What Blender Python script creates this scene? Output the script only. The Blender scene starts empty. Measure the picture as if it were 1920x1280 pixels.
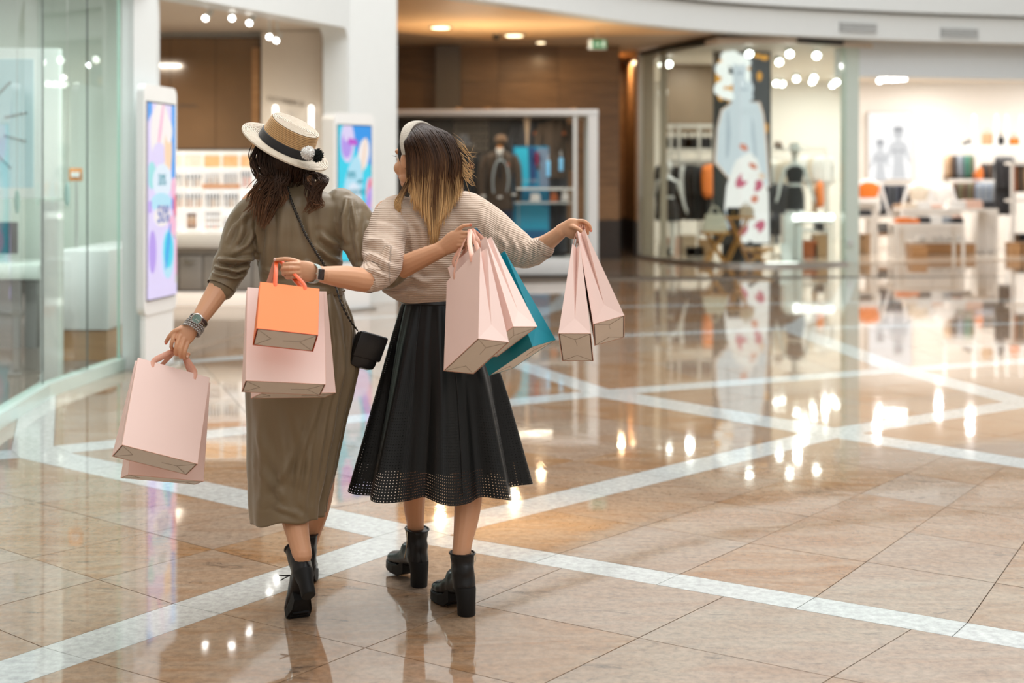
import bpy, bmesh, math, random
import numpy as np
from mathutils import Vector, Matrix, noise

SC = bpy.context.scene
COL = SC.collection
F, CAMH, HZ = 2667.0, 1.5, 330.0          # focal length in pixels of a 1920 wide frame, eye height, horizon row

# ------------------------------------------------------------------ camera
cam = bpy.data.cameras.new('camera')
cam.sensor_width = 36.0
cam.lens = 36.0 * F / 1920.0
cam.shift_y = -(640 - HZ) / 1920.0
cam.clip_start, cam.clip_end = 0.1, 200
cam.dof.use_dof = True
cam.dof.focus_distance = 4.85
cam.dof.aperture_fstop = 2.0
camo = bpy.data.objects.new('camera', cam)
COL.objects.link(camo)
camo.location = (0, 0, CAMH)
camo.rotation_euler = (math.pi / 2, 0, 0)
SC.camera = camo

# ------------------------------------------------------------------ daylight from the atrium roof
W = bpy.data.worlds.new('atrium_daylight')
SC.world = W
W.use_nodes = True
bg = W.node_tree.nodes['Background']
bg.inputs[0].default_value = (0.97, 0.985, 1.0, 1)
bg.inputs[1].default_value = 1.55
SC.view_settings.view_transform = 'Standard'
SC.view_settings.look = 'None'
SC.view_settings.gamma = 1.0
SC.view_settings.use_curve_mapping = False
SC.view_settings.exposure = 0.08
SC.cycles.max_bounces = 8
SC.cycles.transparent_max_bounces = 16
SC.cycles.caustics_reflective = False
SC.cycles.caustics_refractive = False
SC.cycles.use_denoising = True

def area(name, loc, size, power, color=(1, 1, 1), target=None, sizey=None):
    l = bpy.data.lights.new(name, 'AREA')
    l.energy = power; l.color = color; l.size = size
    if sizey: l.shape = 'RECTANGLE'; l.size_y = sizey
    o = bpy.data.objects.new(name, l); COL.objects.link(o)
    o.location = loc
    d = Vector(target) - Vector(loc) if target else Vector((0, 0, -1))
    o.rotation_euler = d.to_track_quat('-Z', 'Y').to_euler()
    return o

WARM = (1.0, 0.86, 0.68)
NEUT = (1.0, 0.97, 0.93)
area('skylight', (2.2, 9.0, 9.6), 9.0, 820, (1, 0.99, 0.97))                        # glazed roof over the walkway
for x_, y_, e_ in ((4.1, 25.6, 40), (5.3, 26.4, 40), (4.4, 28.6, 50), (6.0, 29.2, 50), (7.2, 26.8, 60), (8.6, 27.4, 60), (7.6, 29.6, 70), (9.6, 29.8, 70), (11.2, 28.8, 80), (7.0, 31.8, 60), (9.6, 32.0, 60), (12.6, 31.6, 80), (3.4, 27.2, 22)):
    area('fashion_shop_lamp', (x_, y_, 3.66), 0.09, e_ * .72, NEUT)
area('cosmetics_shop_lamp', (-4.5, 15.7, 2.95), 0.3, 55, WARM)
area('jewellery_shop_lamp', (-5.2, 11.0, 3.3), 0.5, 130, (0.95, 1, 1))
for x_, y_, e_ in ((-1.10, 21.95, 46), (0.035, 23.2, 46), (0.506, 25.0, 22), (2.12, 27.8, 46)):
    area('corridor_lamp', (x_, y_, 3.72), 0.10, e_ * .45, (1.0, 0.72, 0.42))

# ------------------------------------------------------------------ helpers
def Q(px, py, Y):
    """a point standing at depth Y that the photograph shows at (px, py)"""
    return np.array([(px - 960) * Y / F, Y, CAMH - (py - HZ) * Y / F])

def G(px, py):
    Y = F * CAMH / (py - HZ)
    return np.array([(px - 960) * Y / F, Y])

MATS = {}
def mat(name, col, rough=0.5, metal=0.0, var=0.06, scale=8.0, bump=0.0, bscale=60.0, spec=0.5, coat=0.0,
        stretch=(1, 1, 1), sheen=0.0, emit=0.0, col2=None, trans=0.0):
    if name in MATS: return MATS[name]
    m = bpy.data.materials.new(name); m.use_nodes = True
    nt = m.node_tree; N = nt.nodes; L = nt.links
    b = N['Principled BSDF']
    tc = N.new('ShaderNodeTexCoord'); mp = N.new('ShaderNodeMapping')
    mp.inputs['Scale'].default_value = stretch
    L.new(tc.outputs['Object'], mp.inputs[0])
    nz = N.new('ShaderNodeTexNoise'); nz.inputs['Scale'].default_value = scale; nz.inputs['Detail'].default_value = 5
    L.new(mp.outputs[0], nz.inputs['Vector'])
    mx = N.new('ShaderNodeMix'); mx.data_type = 'RGBA'
    c = np.array(col, float)
    c2 = np.array(col2, float) if col2 is not None else np.clip(c * (1 + var), 0, 1)
    c1 = c if col2 is not None else c * (1 - var)
    mx.inputs[6].default_value = (*c1, 1); mx.inputs[7].default_value = (*c2, 1)
    L.new(nz.outputs[0], mx.inputs[0])
    L.new(mx.outputs[2], b.inputs['Base Color'])
    b.inputs['Roughness'].default_value = rough; b.inputs['Metallic'].default_value = metal
    b.inputs['Specular IOR Level'].default_value = spec
    b.inputs['Coat Weight'].default_value = coat
    b.inputs['Sheen Weight'].default_value = sheen
    if trans: b.inputs['Transmission Weight'].default_value = trans
    if emit:
        L.new(mx.outputs[2], b.inputs['Emission Color']); b.inputs['Emission Strength'].default_value = emit
        if name.startswith(('print_led', 'print_screen', 'print_ink', 'lightbox_white')):        # a lit panel: its colour is its light, the glass itself is dark
            L.remove(b.inputs['Base Color'].links[0]); b.inputs['Base Color'].default_value = (.02, .02, .02, 1)
    if bump:
        n2 = N.new('ShaderNodeTexNoise'); n2.inputs['Scale'].default_value = bscale; n2.inputs['Detail'].default_value = 4
        L.new(mp.outputs[0], n2.inputs['Vector'])
        bp = N.new('ShaderNodeBump'); bp.inputs['Strength'].default_value = bump; bp.inputs['Distance'].default_value = 0.01
        L.new(n2.outputs[0], bp.inputs['Height']); L.new(bp.outputs[0], b.inputs['Normal'])
    MATS[name] = m
    return m

def glass_mat(name, tint=(0.93, 0.98, 0.96), ior=1.5):
    m = bpy.data.materials.new(name); m.use_nodes = True
    nt = m.node_tree; N = nt.nodes; L = nt.links
    for n in list(N): N.remove(n)
    out = N.new('ShaderNodeOutputMaterial'); mix = N.new('ShaderNodeMixShader'); fr = N.new('ShaderNodeFresnel')
    t = N.new('ShaderNodeBsdfTransparent'); g = N.new('ShaderNodeBsdfGlossy')
    fr.inputs[0].default_value = ior; t.inputs[0].default_value = (*tint, 1)
    g.inputs['Roughness'].default_value = 0.0
    ge = N.new('ShaderNodeNewGeometry'); ml = N.new('ShaderNodeMath'); ml.operation = 'MULTIPLY_ADD'     # light leaving the pane is not mirrored a second time
    ml.inputs[1].default_value = -1.0; ml.inputs[2].default_value = 1.0; L.new(ge.outputs['Backfacing'], ml.inputs[0])
    m2 = N.new('ShaderNodeMath'); m2.operation = 'MULTIPLY'; L.new(fr.outputs[0], m2.inputs[0]); L.new(ml.outputs[0], m2.inputs[1])
    L.new(m2.outputs[0], mix.inputs[0]); L.new(t.outputs[0], mix.inputs[1]); L.new(g.outputs[0], mix.inputs[2])
    L.new(mix.outputs[0], out.inputs[0])
    MATS[name] = m
    return m

def wood_mat(name, c1, c2, rough=0.35, axis=2, freq=9.0):
    m = bpy.data.materials.new(name); m.use_nodes = True
    nt = m.node_tree; N = nt.nodes; L = nt.links; b = N['Principled BSDF']
    tc = N.new('ShaderNodeTexCoord'); mp = N.new('ShaderNodeMapping')
    s = [1.0, 1.0, 1.0]; s[axis] = freq; mp.inputs['Scale'].default_value = s
    nz = N.new('ShaderNodeTexNoise'); nz.inputs['Scale'].default_value = 2.2; nz.inputs['Detail'].default_value = 6
    oi = N.new('ShaderNodeObjectInfo'); ad = N.new('ShaderNodeMath'); ad.operation = 'MULTIPLY_ADD'
    ad.inputs[1].default_value = 0.35; 
    L.new(tc.outputs['Object'], mp.inputs[0]); L.new(mp.outputs[0], nz.inputs['Vector'])
    L.new(oi.outputs['Random'], ad.inputs[0]); L.new(nz.outputs[0], ad.inputs[2])
    rp = N.new('ShaderNodeValToRGB')
    rp.color_ramp.elements[0].position = 0.35; rp.color_ramp.elements[0].color = (*c1, 1)
    rp.color_ramp.elements[1].position = 0.95; rp.color_ramp.elements[1].color = (*c2, 1)
    L.new(ad.outputs[0], rp.inputs[0]); L.new(rp.outputs[0], b.inputs['Base Color'])
    b.inputs['Roughness'].default_value = rough
    MATS[name] = m
    return m

ORG = {}
class MB:
    """collects faces in world space, then becomes ONE mesh object"""
    def __init__(s): s.v = []; s.f = []; s.m = []; s.n = 0
    def add(s, verts, faces, mi=0):
        k = s.n
        s.v.append(np.asarray(verts, float).reshape(-1, 3)); s.n += len(s.v[-1])
        for f in faces: s.f.append(tuple(int(i) + k for i in f)); s.m.append(mi)
        return s
    def box(s, c, d, rz=0.0, mi=0, M=None, bev=0.0):
        x, y, z = np.array(d) / 2.0
        if bev > 0:
            bm = bmesh.new(); bmesh.ops.create_cube(bm, size=1.0)
            bmesh.ops.scale(bm, vec=d, verts=bm.verts)
            bmesh.ops.bevel(bm, geom=list(bm.edges), offset=bev, segments=2, affect='EDGES', profile=0.5)
            bm.verts.index_update()
            V = np.array([v.co[:] for v in bm.verts]); Fc = [[v.index for v in f.verts] for f in bm.faces]; bm.free()
        else:
            V = np.array([[a, b, e] for a in (-x, x) for b in (-y, y) for e in (-z, z)])
            Fc = [(0, 1, 3, 2), (4, 6, 7, 5), (0, 4, 5, 1), (2, 3, 7, 6), (0, 2, 6, 4), (1, 5, 7, 3)]
        if M is not None: V = V @ np.array(M).T
        elif rz:
            ca, sa = math.cos(rz), math.sin(rz)
            V = np.stack([V[:, 0] * ca - V[:, 1] * sa, V[:, 0] * sa + V[:, 1] * ca, V[:, 2]], 1)
        return s.add(V + np.array(c), Fc, mi)
    def loft(s, rings, cap=True, closed=True, mi=0, wrap=False):
        rings = [np.asarray(r, float) for r in rings]; n = len(rings[0]); V = np.concatenate(rings); Fc = []
        m = len(rings)
        for i in range(m if wrap else m - 1):
            i2 = (i + 1) % m
            for j in range(n if closed else n - 1):
                j2 = (j + 1) % n
                Fc.append((i * n + j, i * n + j2, i2 * n + j2, i2 * n + j))
        if cap and closed and not wrap:
            Fc.append(tuple(range(n - 1, -1, -1))); Fc.append(tuple((m - 1) * n + j for j in range(n)))
        return s.add(V, Fc, mi)
    def tube(s, pts, r, n=10, cap=True, mi=0, r2=None, up=None, closed=False):
        pts = np.asarray(pts, float); m = len(pts)
        r = np.broadcast_to(np.asarray(r, float), (m,)); r2 = r if r2 is None else np.broadcast_to(np.asarray(r2, float), (m,))
        if closed: T = np.roll(pts, -1, 0) - np.roll(pts, 1, 0)
        else: T = np.gradient(pts, axis=0)
        T /= np.linalg.norm(T, axis=1)[:, None] + 1e-12
        u = np.array(up, float) if up is not None else (np.array([0, 0, 1.0]) if abs(T[0][2]) < 0.9 else np.array([0, 1.0, 0]))
        a = np.linspace(0, 2 * math.pi, n, endpoint=False); rings = []
        for i in range(m):
            u = u - T[i] * (u @ T[i]); u /= np.linalg.norm(u) + 1e-12
            w = np.cross(T[i], u)
            rings.append(pts[i] + np.outer(np.cos(a) * r[i], u) + np.outer(np.sin(a) * r2[i], w))
        return s.loft(rings, cap=cap, mi=mi, wrap=closed)
    def cyl(s, c, r, h, n=16, r2=None, mi=0):
        c = np.array(c, float)
        a = np.linspace(0, 2 * math.pi, n, endpoint=False); e = np.stack([np.cos(a), np.sin(a), a * 0], 1)
        return s.loft([c + e * r, c + e * (r if r2 is None else r2) + np.array([0, 0, h])], mi=mi)
    def lathe(s, prof, c=(0, 0, 0), n=20, mi=0, M=None):
        a = np.linspace(0, 2 * math.pi, n, endpoint=False); rings = []
        for rr, z in prof:
            R = np.stack([np.cos(a) * rr, np.sin(a) * rr, a * 0 + z], 1)
            if M is not None: R = R @ np.array(M).T
            rings.append(R + np.array(c))
        return s.loft(rings, mi=mi)
    def ball(s, c, r, n=12, m=8, mi=0, M=None):
        r = np.broadcast_to(np.asarray(r, float), (3,)); rings = []
        a = np.linspace(0, 2 * math.pi, n, endpoint=False)
        for k in range(m + 1):
            t = math.pi * (k / m) ; t = min(max(t, 0.02), math.pi - 0.02)
            R = np.stack([np.cos(a) * math.sin(t) * r[0], np.sin(a) * math.sin(t) * r[1], a * 0 - math.cos(t) * r[2]], 1)
            if M is not None: R = R @ np.array(M).T
            rings.append(R + np.array(c))
        return s.loft(rings, mi=mi)
    def prism(s, poly, z0, z1, mi=0):
        p = np.array(poly, float); n = len(p)
        V = np.concatenate([np.c_[p, np.full(n, z0)], np.c_[p, np.full(n, z1)]])
        Fc = [tuple(range(n - 1, -1, -1)), tuple(range(n, 2 * n))] + [(i, (i + 1) % n, n + (i + 1) % n, n + i) for i in range(n)]
        return s.add(V, Fc, mi)
    def plate(s, poly2, o, ux, uz, t0, t1, mi=0):
        """flat outline given in a plane (origin o, axes ux, uz), extruded along the plane normal from t0 to t1"""
        o = np.array(o, float); ux = np.array(ux, float); uz = np.array(uz, float); nn = np.cross(ux, uz); p = np.array(poly2, float); n = len(p)
        B = o + np.outer(p[:, 0], ux) + np.outer(p[:, 1], uz)
        V = np.concatenate([B + nn * t0, B + nn * t1])
        Fc = [tuple(range(n - 1, -1, -1)), tuple(range(n, 2 * n))] + [(i, (i + 1) % n, n + (i + 1) % n, n + i) for i in range(n)]
        return s.add(V, Fc, mi)
    def mesh(s, name, org=(0, 0, 0)):
        me = bpy.data.meshes.new(name)
        V = np.concatenate(s.v) - np.array(org)
        me.from_pydata(V.tolist(), [], s.f)
        return me
    def build(s, name, m, parent=None, smooth=True, kind=None, label=None, cat=None, group=None, loc=None, fix=True):
        org = np.array(ORG.get(parent.name, (0, 0, 0))) if parent else np.array(loc if loc is not None else (0, 0, 0), float)
        me = s.mesh(name, org)
        ms = m if isinstance(m, (list, tuple)) else [m]
        for q in ms: me.materials.append(q)
        if len(ms) > 1: me.polygons.foreach_set('material_index', s.m)
        if fix:
            bm = bmesh.new(); bm.from_mesh(me); bmesh.ops.recalc_face_normals(bm, faces=bm.faces); bm.to_mesh(me); bm.free()
        if smooth:
            me.shade_smooth()
            try: me.set_sharp_from_angle(angle=math.radians(38))
            except Exception: pass
        return link(name, me, parent, org, kind, label, cat, group)

def link(name, me, parent=None, org=(0, 0, 0), kind=None, label=None, cat=None, group=None):
    o = bpy.data.objects.new(name, me); COL.objects.link(o)
    if parent: o.parent = parent
    else: o.location = org
    ORG[o.name] = tuple(org)
    if kind: o['kind'] = kind
    if label: o['label'] = label
    if cat: o['category'] = cat
    if group: o['group'] = group
    return o

def thing(name, label, cat, loc=(0, 0, 0), group=None):
    o = bpy.data.objects.new(name, None); COL.objects.link(o)
    o.empty_display_size = 0.1
    o.location = loc; ORG[o.name] = tuple(loc)
    o['label'] = label; o['category'] = cat
    if group: o['group'] = group
    return o

def dup(root, loc, label=None, rz=None, scale=None):
    def cp(o, par):
        c = o.copy(); COL.objects.link(c)
        if par is not None: c.parent = par
        for ch in list(KIDS.get(o.name, [])): cp(ch, c)
        return c
    KIDS = {}
    for o in root.children_recursive: KIDS.setdefault(o.parent.name, []).append(o)
    r = cp(root, None); r.location = loc
    if label: r['label'] = label
    if rz is not None: r.rotation_euler = (0, 0, rz)
    if scale is not None: r.scale = scale
    ORG[r.name] = tuple(loc)
    return r

def struct(name, mb, m, **k):
    return mb.build(name, m, kind='structure', smooth=k.pop('smooth', False), **k)

def text_mesh(txt, size, depth=0.004, bold=0.0):
    cu = bpy.data.curves.new('lettering', 'FONT'); cu.body = txt; cu.size = size; cu.extrude = depth / 2
    cu.align_x = 'CENTER'; cu.align_y = 'CENTER'; cu.offset = bold; cu.resolution_u = 3
    o = bpy.data.objects.new('lettering', cu); COL.objects.link(o)
    dg = bpy.context.evaluated_depsgraph_get()
    me = bpy.data.meshes.new_from_object(o.evaluated_get(dg))
    bpy.data.objects.remove(o); bpy.data.curves.remove(cu)
    return me

def lettering(name, txt, size, o3, ux, uz, m, parent, depth=0.004, sx=1.0, bold=0.0):
    me = text_mesh(txt, size, depth, bold); ux = np.array(ux, float); uz = np.array(uz, float); nn = np.cross(ux, uz)
    V = np.array([v.co[:] for v in me.vertices]); org = np.array(ORG[parent.name]) if parent else np.zeros(3)
    P = np.array(o3) + np.outer(V[:, 0] * sx, ux) + np.outer(V[:, 1], uz) + np.outer(V[:, 2], nn) - org
    me.vertices.foreach_set('co', P.ravel()); me.materials.clear(); me.materials.append(m)
    return link(name, me, parent, org)

def remesh(mb, voxel, smooth=4, disp=None):
    """joins overlapping closed pieces into one continuous surface"""
    me = mb.mesh('tmp'); o = bpy.data.objects.new('tmp', me); COL.objects.link(o)
    bm = bmesh.new(); bm.from_mesh(me); bmesh.ops.recalc_face_normals(bm, faces=bm.faces); bm.to_mesh(me); bm.free()
    r = o.modifiers.new('r', 'REMESH'); r.mode = 'VOXEL'; r.voxel_size = voxel
    if smooth:
        sm = o.modifiers.new('s', 'SMOOTH'); sm.factor = 0.5; sm.iterations = smooth
    out = bpy.data.meshes.new_from_object(o.evaluated_get(bpy.context.evaluated_depsgraph_get()))
    bpy.data.objects.remove(o); bpy.data.meshes.remove(me)
    return out

def mesh_arrays(me):
    n = len(me.vertices); V = np.empty(n * 3); me.vertices.foreach_get('co', V); V = V.reshape(-1, 3)
    Nn = np.empty(n * 3); me.vertices.foreach_get('normal', Nn); return V, Nn.reshape(-1, 3)

def fattr(me, name, vals):
    a = me.attributes.new(name, 'FLOAT', 'POINT'); a.data.foreach_set('value', np.asarray(vals, np.float32))

def finish(name, me, m, parent, **k):
    """a mesh whose coordinates are in world space becomes a part"""
    org = np.array(ORG[parent.name]) if parent else np.zeros(3)
    V, _ = mesh_arrays(me); me.vertices.foreach_set('co', (V - org).ravel()); me.update()
    me.materials.clear()
    for q in (m if isinstance(m, (list, tuple)) else [m]): me.materials.append(q)
    me.shade_smooth()
    return link(name, me, parent, org, **k)

def noise_arr(P, scale, seed=0.0):
    return np.array([noise.noise(Vector((p[0] * scale + seed, p[1] * scale - seed, p[2] * scale))) for p in P])

def smoothline(pts, n):
    """Catmull-Rom through the points"""
    p = np.asarray(pts, float)
    if len(p) < 3: return np.array([p[0] + (p[-1] - p[0]) * t for t in np.linspace(0, 1, n)])
    e = np.vstack([2 * p[0] - p[1], p, 2 * p[-1] - p[-2]]); out = []
    for t in np.linspace(0, len(p) - 1 - 1e-6, n):
        i = int(t); u = t - i; a, b, c, d = e[i:i + 4]
        out.append(0.5 * (2 * b + (c - a) * u + (2 * a - 5 * b + 4 * c - d) * u * u + (3 * b - a - 3 * c + d) * u ** 3))
    return np.array(out)
# ================================================================== MATERIALS
WHITE = mat('white_paint', (0.72, 0.75, 0.74), 0.5, var=0.02)
GREYPAINT = mat('pale_grey_paint', (0.60, 0.62, 0.61), 0.5, var=0.02)
LACQ = mat('white_lacquer', (0.82, 0.83, 0.82), 0.25, var=0.015)
CREAMP = mat('cream_paint', (0.74, 0.66, 0.56), 0.55, var=0.03)
TANP = mat('tan_soffit_paint', (0.95, 0.63, 0.33), 0.5, var=0.05, scale=2)
BEIGEP = mat('beige_ceiling_paint', (0.66, 0.52, 0.38), 0.6, var=0.05, scale=2)
SHOPW = mat('shop_wall_white', (0.81, 0.775, 0.73), 0.6, var=0.02)
BLACK = mat('black_metal', (0.015, 0.015, 0.016), 0.4)
DARKP = mat('dark_plinth_stone', (0.030, 0.022, 0.018), 0.35, var=0.3, scale=14)
STEEL = mat('brushed_steel', (0.62, 0.63, 0.62), 0.28, 1.0, stretch=(1, 1, 30))
ALU = mat('white_aluminium', (0.72, 0.75, 0.73), 0.35, 0.0, var=0.03)
GROUT = mat('dark_grout', (0.10, 0.075, 0.055), 0.7)
GLASS = glass_mat('clear_glass')
GLASSG = glass_mat('green_edged_glass', (0.93, 0.975, 0.955))
GEDGE = mat('green_glass_edge', (0.42, 0.66, 0.56), 0.15, var=0.08, coat=0.5)
FROST = mat('frosted_glass_strip', (0.62, 0.72, 0.66), 0.2, var=0.04, coat=0.6)
LAMP = mat('lamp_white', (1, 0.97, 0.92), 0.5, var=0.0, emit=14.0)
LAMPW = mat('lamp_warm', (1, 0.80, 0.5), 0.5, var=0.0, emit=5.0)
TUBEL = mat('tube_light_white', (1, 0.98, 0.94), 0.5, var=0.0, emit=3.0)
WOODD = wood_mat('dark_walnut_panel', (0.15, 0.085, 0.040), (0.29, 0.17, 0.082), 0.32, axis=2, freq=12)
WOODL = wood_mat('light_oak_panel', (0.36, 0.18, 0.07), (0.52, 0.29, 0.13), 0.35, axis=2, freq=10)
WOODT = wood_mat('honey_table_wood', (0.42, 0.17, 0.03), (0.60, 0.28, 0.06), 0.3, axis=1, freq=8)
WOODS = wood_mat('grey_shop_floor_board', (0.13, 0.10, 0.085), (0.22, 0.18, 0.15), 0.3, axis=0, freq=6)
BRONZE = mat('bronze_mirror_glass', (0.20, 0.115, 0.06), 0.12, 0.0, var=0.3, scale=1.5, coat=0.6)

def stone_mat(name, base, warm, grey, rough, veins=True):
    m = bpy.data.materials.new(name); m.use_nodes = True
    nt = m.node_tree; N = nt.nodes; L = nt.links; b = N['Principled BSDF']
    g = N.new('ShaderNodeNewGeometry'); oi = N.new('ShaderNodeObjectInfo')
    sm = N.new('ShaderNodeMath'); sm.operation = 'ADD'; L.new(g.outputs['Random Per Island'], sm.inputs[0]); L.new(oi.outputs['Random'], sm.inputs[1])
    rn = N.new('ShaderNodeMath'); rn.operation = 'FRACT'; L.new(sm.outputs[0], rn.inputs[0])
    # every slab cut from another place of the block: shift the pattern per slab
    mp = N.new('ShaderNodeMapping'); mp.inputs['Rotation'].default_value = (0, 0, 0.12); mp.inputs['Scale'].default_value = (0.8, 2.6, 1)
    ml = N.new('ShaderNodeMath'); ml.operation = 'MULTIPLY'; ml.inputs[1].default_value = 37.0; L.new(rn.outputs[0], ml.inputs[0])
    cx = N.new('ShaderNodeCombineXYZ'); L.new(ml.outputs[0], cx.inputs[0]); L.new(ml.outputs[0], cx.inputs[1])
    va = N.new('ShaderNodeVectorMath'); va.operation = 'ADD'; L.new(g.outputs['Position'], mp.inputs[0]); L.new(mp.outputs[0], va.inputs[0]); L.new(cx.outputs[0], va.inputs[1])
    n1 = N.new('ShaderNodeTexNoise'); n1.inputs['Scale'].default_value = 2.6; n1.inputs['Roughness'].default_value = 0.66; n1.inputs['Detail'].default_value = 8; n1.inputs['Distortion'].default_value = 1.2
    n2 = N.new('ShaderNodeTexNoise'); n2.inputs['Scale'].default_value = 5.5; n2.inputs['Detail'].default_value = 9; n2.inputs['Roughness'].default_value = 0.72; n2.inputs['Distortion'].default_value = 0.8
    n3 = N.new('ShaderNodeTexNoise'); n3.inputs['Scale'].default_value = 34.0; n3.inputs['Detail'].default_value = 6; n3.inputs['Roughness'].default_value = 0.7
    for n in (n1, n2): L.new(va.outputs[0], n.inputs['Vector'])
    L.new(g.outputs['Position'], n3.inputs['Vector'])
    r1 = N.new('ShaderNodeMapRange'); r1.inputs[1].default_value = 0.40; r1.inputs[2].default_value = 0.64; L.new(n1.outputs[0], r1.inputs[0])
    m1 = N.new('ShaderNodeMix'); m1.data_type = 'RGBA'; m1.inputs[6].default_value = (*base, 1); m1.inputs[7].default_value = (*warm, 1)
    L.new(r1.outputs[0], m1.inputs[0])
    # per slab leaning to grey
    m2 = N.new('ShaderNodeMix'); m2.data_type = 'RGBA'; m2.inputs[7].default_value = (*grey, 1); L.new(m1.outputs[2], m2.inputs[6])
    r2 = N.new('ShaderNodeMath'); r2.operation = 'MULTIPLY'; r2.inputs[1].default_value = 0.55; L.new(rn.outputs[0], r2.inputs[0]); L.new(r2.outputs[0], m2.inputs[0])
    # dark mineral flecks, drawn out along the veins
    r3 = N.new('ShaderNodeMapRange'); r3.inputs[1].default_value = 0.58; r3.inputs[2].default_value = 0.70; L.new(n2.outputs[0], r3.inputs[0])
    m3 = N.new('ShaderNodeMix'); m3.data_type = 'RGBA'; m3.inputs[7].default_value = (0.11, 0.075, 0.055, 1) if veins else (0.45, 0.44, 0.42, 1); L.new(m2.outputs[2], m3.inputs[6])
    r4 = N.new('ShaderNodeMath'); r4.operation = 'MULTIPLY'; r4.inputs[1].default_value = 0.9; L.new(r3.outputs[0], r4.inputs[0]); L.new(r4.outputs[0], m3.inputs[0])
    m4 = N.new('ShaderNodeMix'); m4.data_type = 'RGBA'; m4.blend_type = 'MULTIPLY'; m4.inputs[0].default_value = 0.7
    r5 = N.new('ShaderNodeMapRange'); r5.inputs[1].default_value = 0.3; r5.inputs[2].default_value = 0.7; r5.inputs[3].default_value = 0.52; r5.inputs[4].default_value = 1.25
    L.new(n3.outputs[0], r5.inputs[0]); L.new(m3.outputs[2], m4.inputs[6]); L.new(r5.outputs[0], m4.inputs[7])
    L.new(m4.outputs[2], b.inputs['Base Color'])
    b.inputs['Roughness'].default_value = rough; b.inputs['Specular IOR Level'].default_value = 0.6
    b.inputs['Coat Weight'].default_value = 0.35; b.inputs['Coat Roughness'].default_value = 0.015
    # the polish waves very slightly
    n5 = N.new('ShaderNodeTexNoise'); n5.inputs['Scale'].default_value = 3.0; L.new(g.outputs['Position'], n5.inputs['Vector'])
    bp = N.new('ShaderNodeBump'); bp.inputs['Strength'].default_value = 0.03; bp.inputs['Distance'].default_value = 0.02
    L.new(n5.outputs[0], bp.inputs['Height']); L.new(bp.outputs[0], b.inputs['Normal']); L.new(bp.outputs[0], b.inputs['Coat Normal'])
    MATS[name] = m
    return m

STONE = stone_mat('polished_tan_granite', (0.39, 0.262, 0.165), (0.32, 0.155, 0.058), (0.37, 0.325, 0.28), 0.045)
STRIP = stone_mat('polished_white_granite', (0.55, 0.57, 0.55), (0.51, 0.53, 0.515), (0.59, 0.60, 0.575), 0.06, veins=False)

# ================================================================== FLOOR
fb = MB(); fb.box((1, 17, -0.035), (30, 40, 0.04))
floor = struct('floor', fb, GROUT)
ND = {
 (-4, -1): (-9.0, 18.0), (-4, 0): (-3.0, 19.0), (-4, 1): (1.0, 20.2), (-4, 2): (5.0, 21.0), (-4, 3): (9.8, 21.6),
 (-3, -1): (-8.5, 12.5), (-3, 0): (-3.2, 14.2), (-3, 1): (0.5, 16.2), (-3, 2): (3.9, 16.9), (-3, 3): (8.2, 17.5),
 (-2, -1): (-7.0, 9.2), (-2, 0): (-3.6, 10.9), (-2, 1): (-0.53, 12.85), (-2, 2): (2.75, 14.0), (-2, 3): (6.6, 14.8),
 (-1, -1): (-5.4, 6.4), (-1, 0): (-2.606, 7.723), (-1, 1): (0.628, 9.853), (-1, 2): (3.017, 11.02), (-1, 3): (5.6, 12.2),
 (0, -1): (-2.09, 3.45), (0, 0): (-0.419, 5.944), (0, 1): (1.871, 8.317), (0, 2): (3.406, 9.413), (0, 3): (5.3, 10.3),
 (2, -1): (1.9, 0.9), (2, 0): (3.6, 3.1), (2, 1): (4.6, 5.7), (2, 2): (5.5, 6.7), (2, 3): (7.2, 7.5),
 (1, -1): (0.0, 2.0), (1, 0): (2.02, 4.36), (1, 1): (3.15, 6.91), (1, 2): (4.3, 7.9), (1, 3): (6.2, 8.7)}
HWU = {-4: .10, -3: .11, -2: .11, -1: .125, 0: .11, 1: .09, 2: .1}     # half widths of the strips running along j, by row i
HWV = {(-1, 0): .125, (0, 0): .085, (-1, 1): .15, (0, 1): .12, (-2, 2): .13, (-1, 2): .13}
def hw(a, b):
    if a[0] == b[0]: return HWU[a[0]]
    return HWV.get((min(a[0], b[0]), a[1]), .11)
def inset(c):
    """the four corners of a cell moved in by the strips' half widths"""
    k = [(c[0], c[1]), (c[0] + 1, c[1]), (c[0] + 1, c[1] + 1), (c[0], c[1] + 1)]
    P = [np.array(ND[q]) for q in k]; lines = []
    cen = sum(P) / 4
    for a in range(4):
        p, q = P[a], P[(a + 1) % 4]; d = (q - p) / np.linalg.norm(q - p); n = np.array([-d[1], d[0]])
        if n @ (cen - p) < 0: n = -n
        lines.append((p + n * hw(k[a], k[(a + 1) % 4]), d))
    out = []
    for a in range(4):
        (p, d), (q, e) = lines[a - 1], lines[a]
        t = np.linalg.solve(np.array([d, -e]).T, q - p); out.append(p + d * t[0])
    return out            # (i,j), (i+1,j), (i+1,j+1), (i,j+1)
CELLS = {c: inset(c) for c in ND if (c[0] + 1, c[1] + 1) in ND and (c[0], c[1] + 1) in ND and (c[0] + 1, c[1]) in ND}
def shrink(q, g=0.0016):
    q = [np.array(p) for p in q]; cen = sum(q) / 4
    return [p + (cen - p) / np.linalg.norm(cen - p) * g * 1.6 for p in q]
tiles, stones = [], []
def bil(c, u, v): return (c[0] * (1 - u) + c[1] * u) * (1 - v) + (c[3] * (1 - u) + c[2] * u) * v
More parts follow.
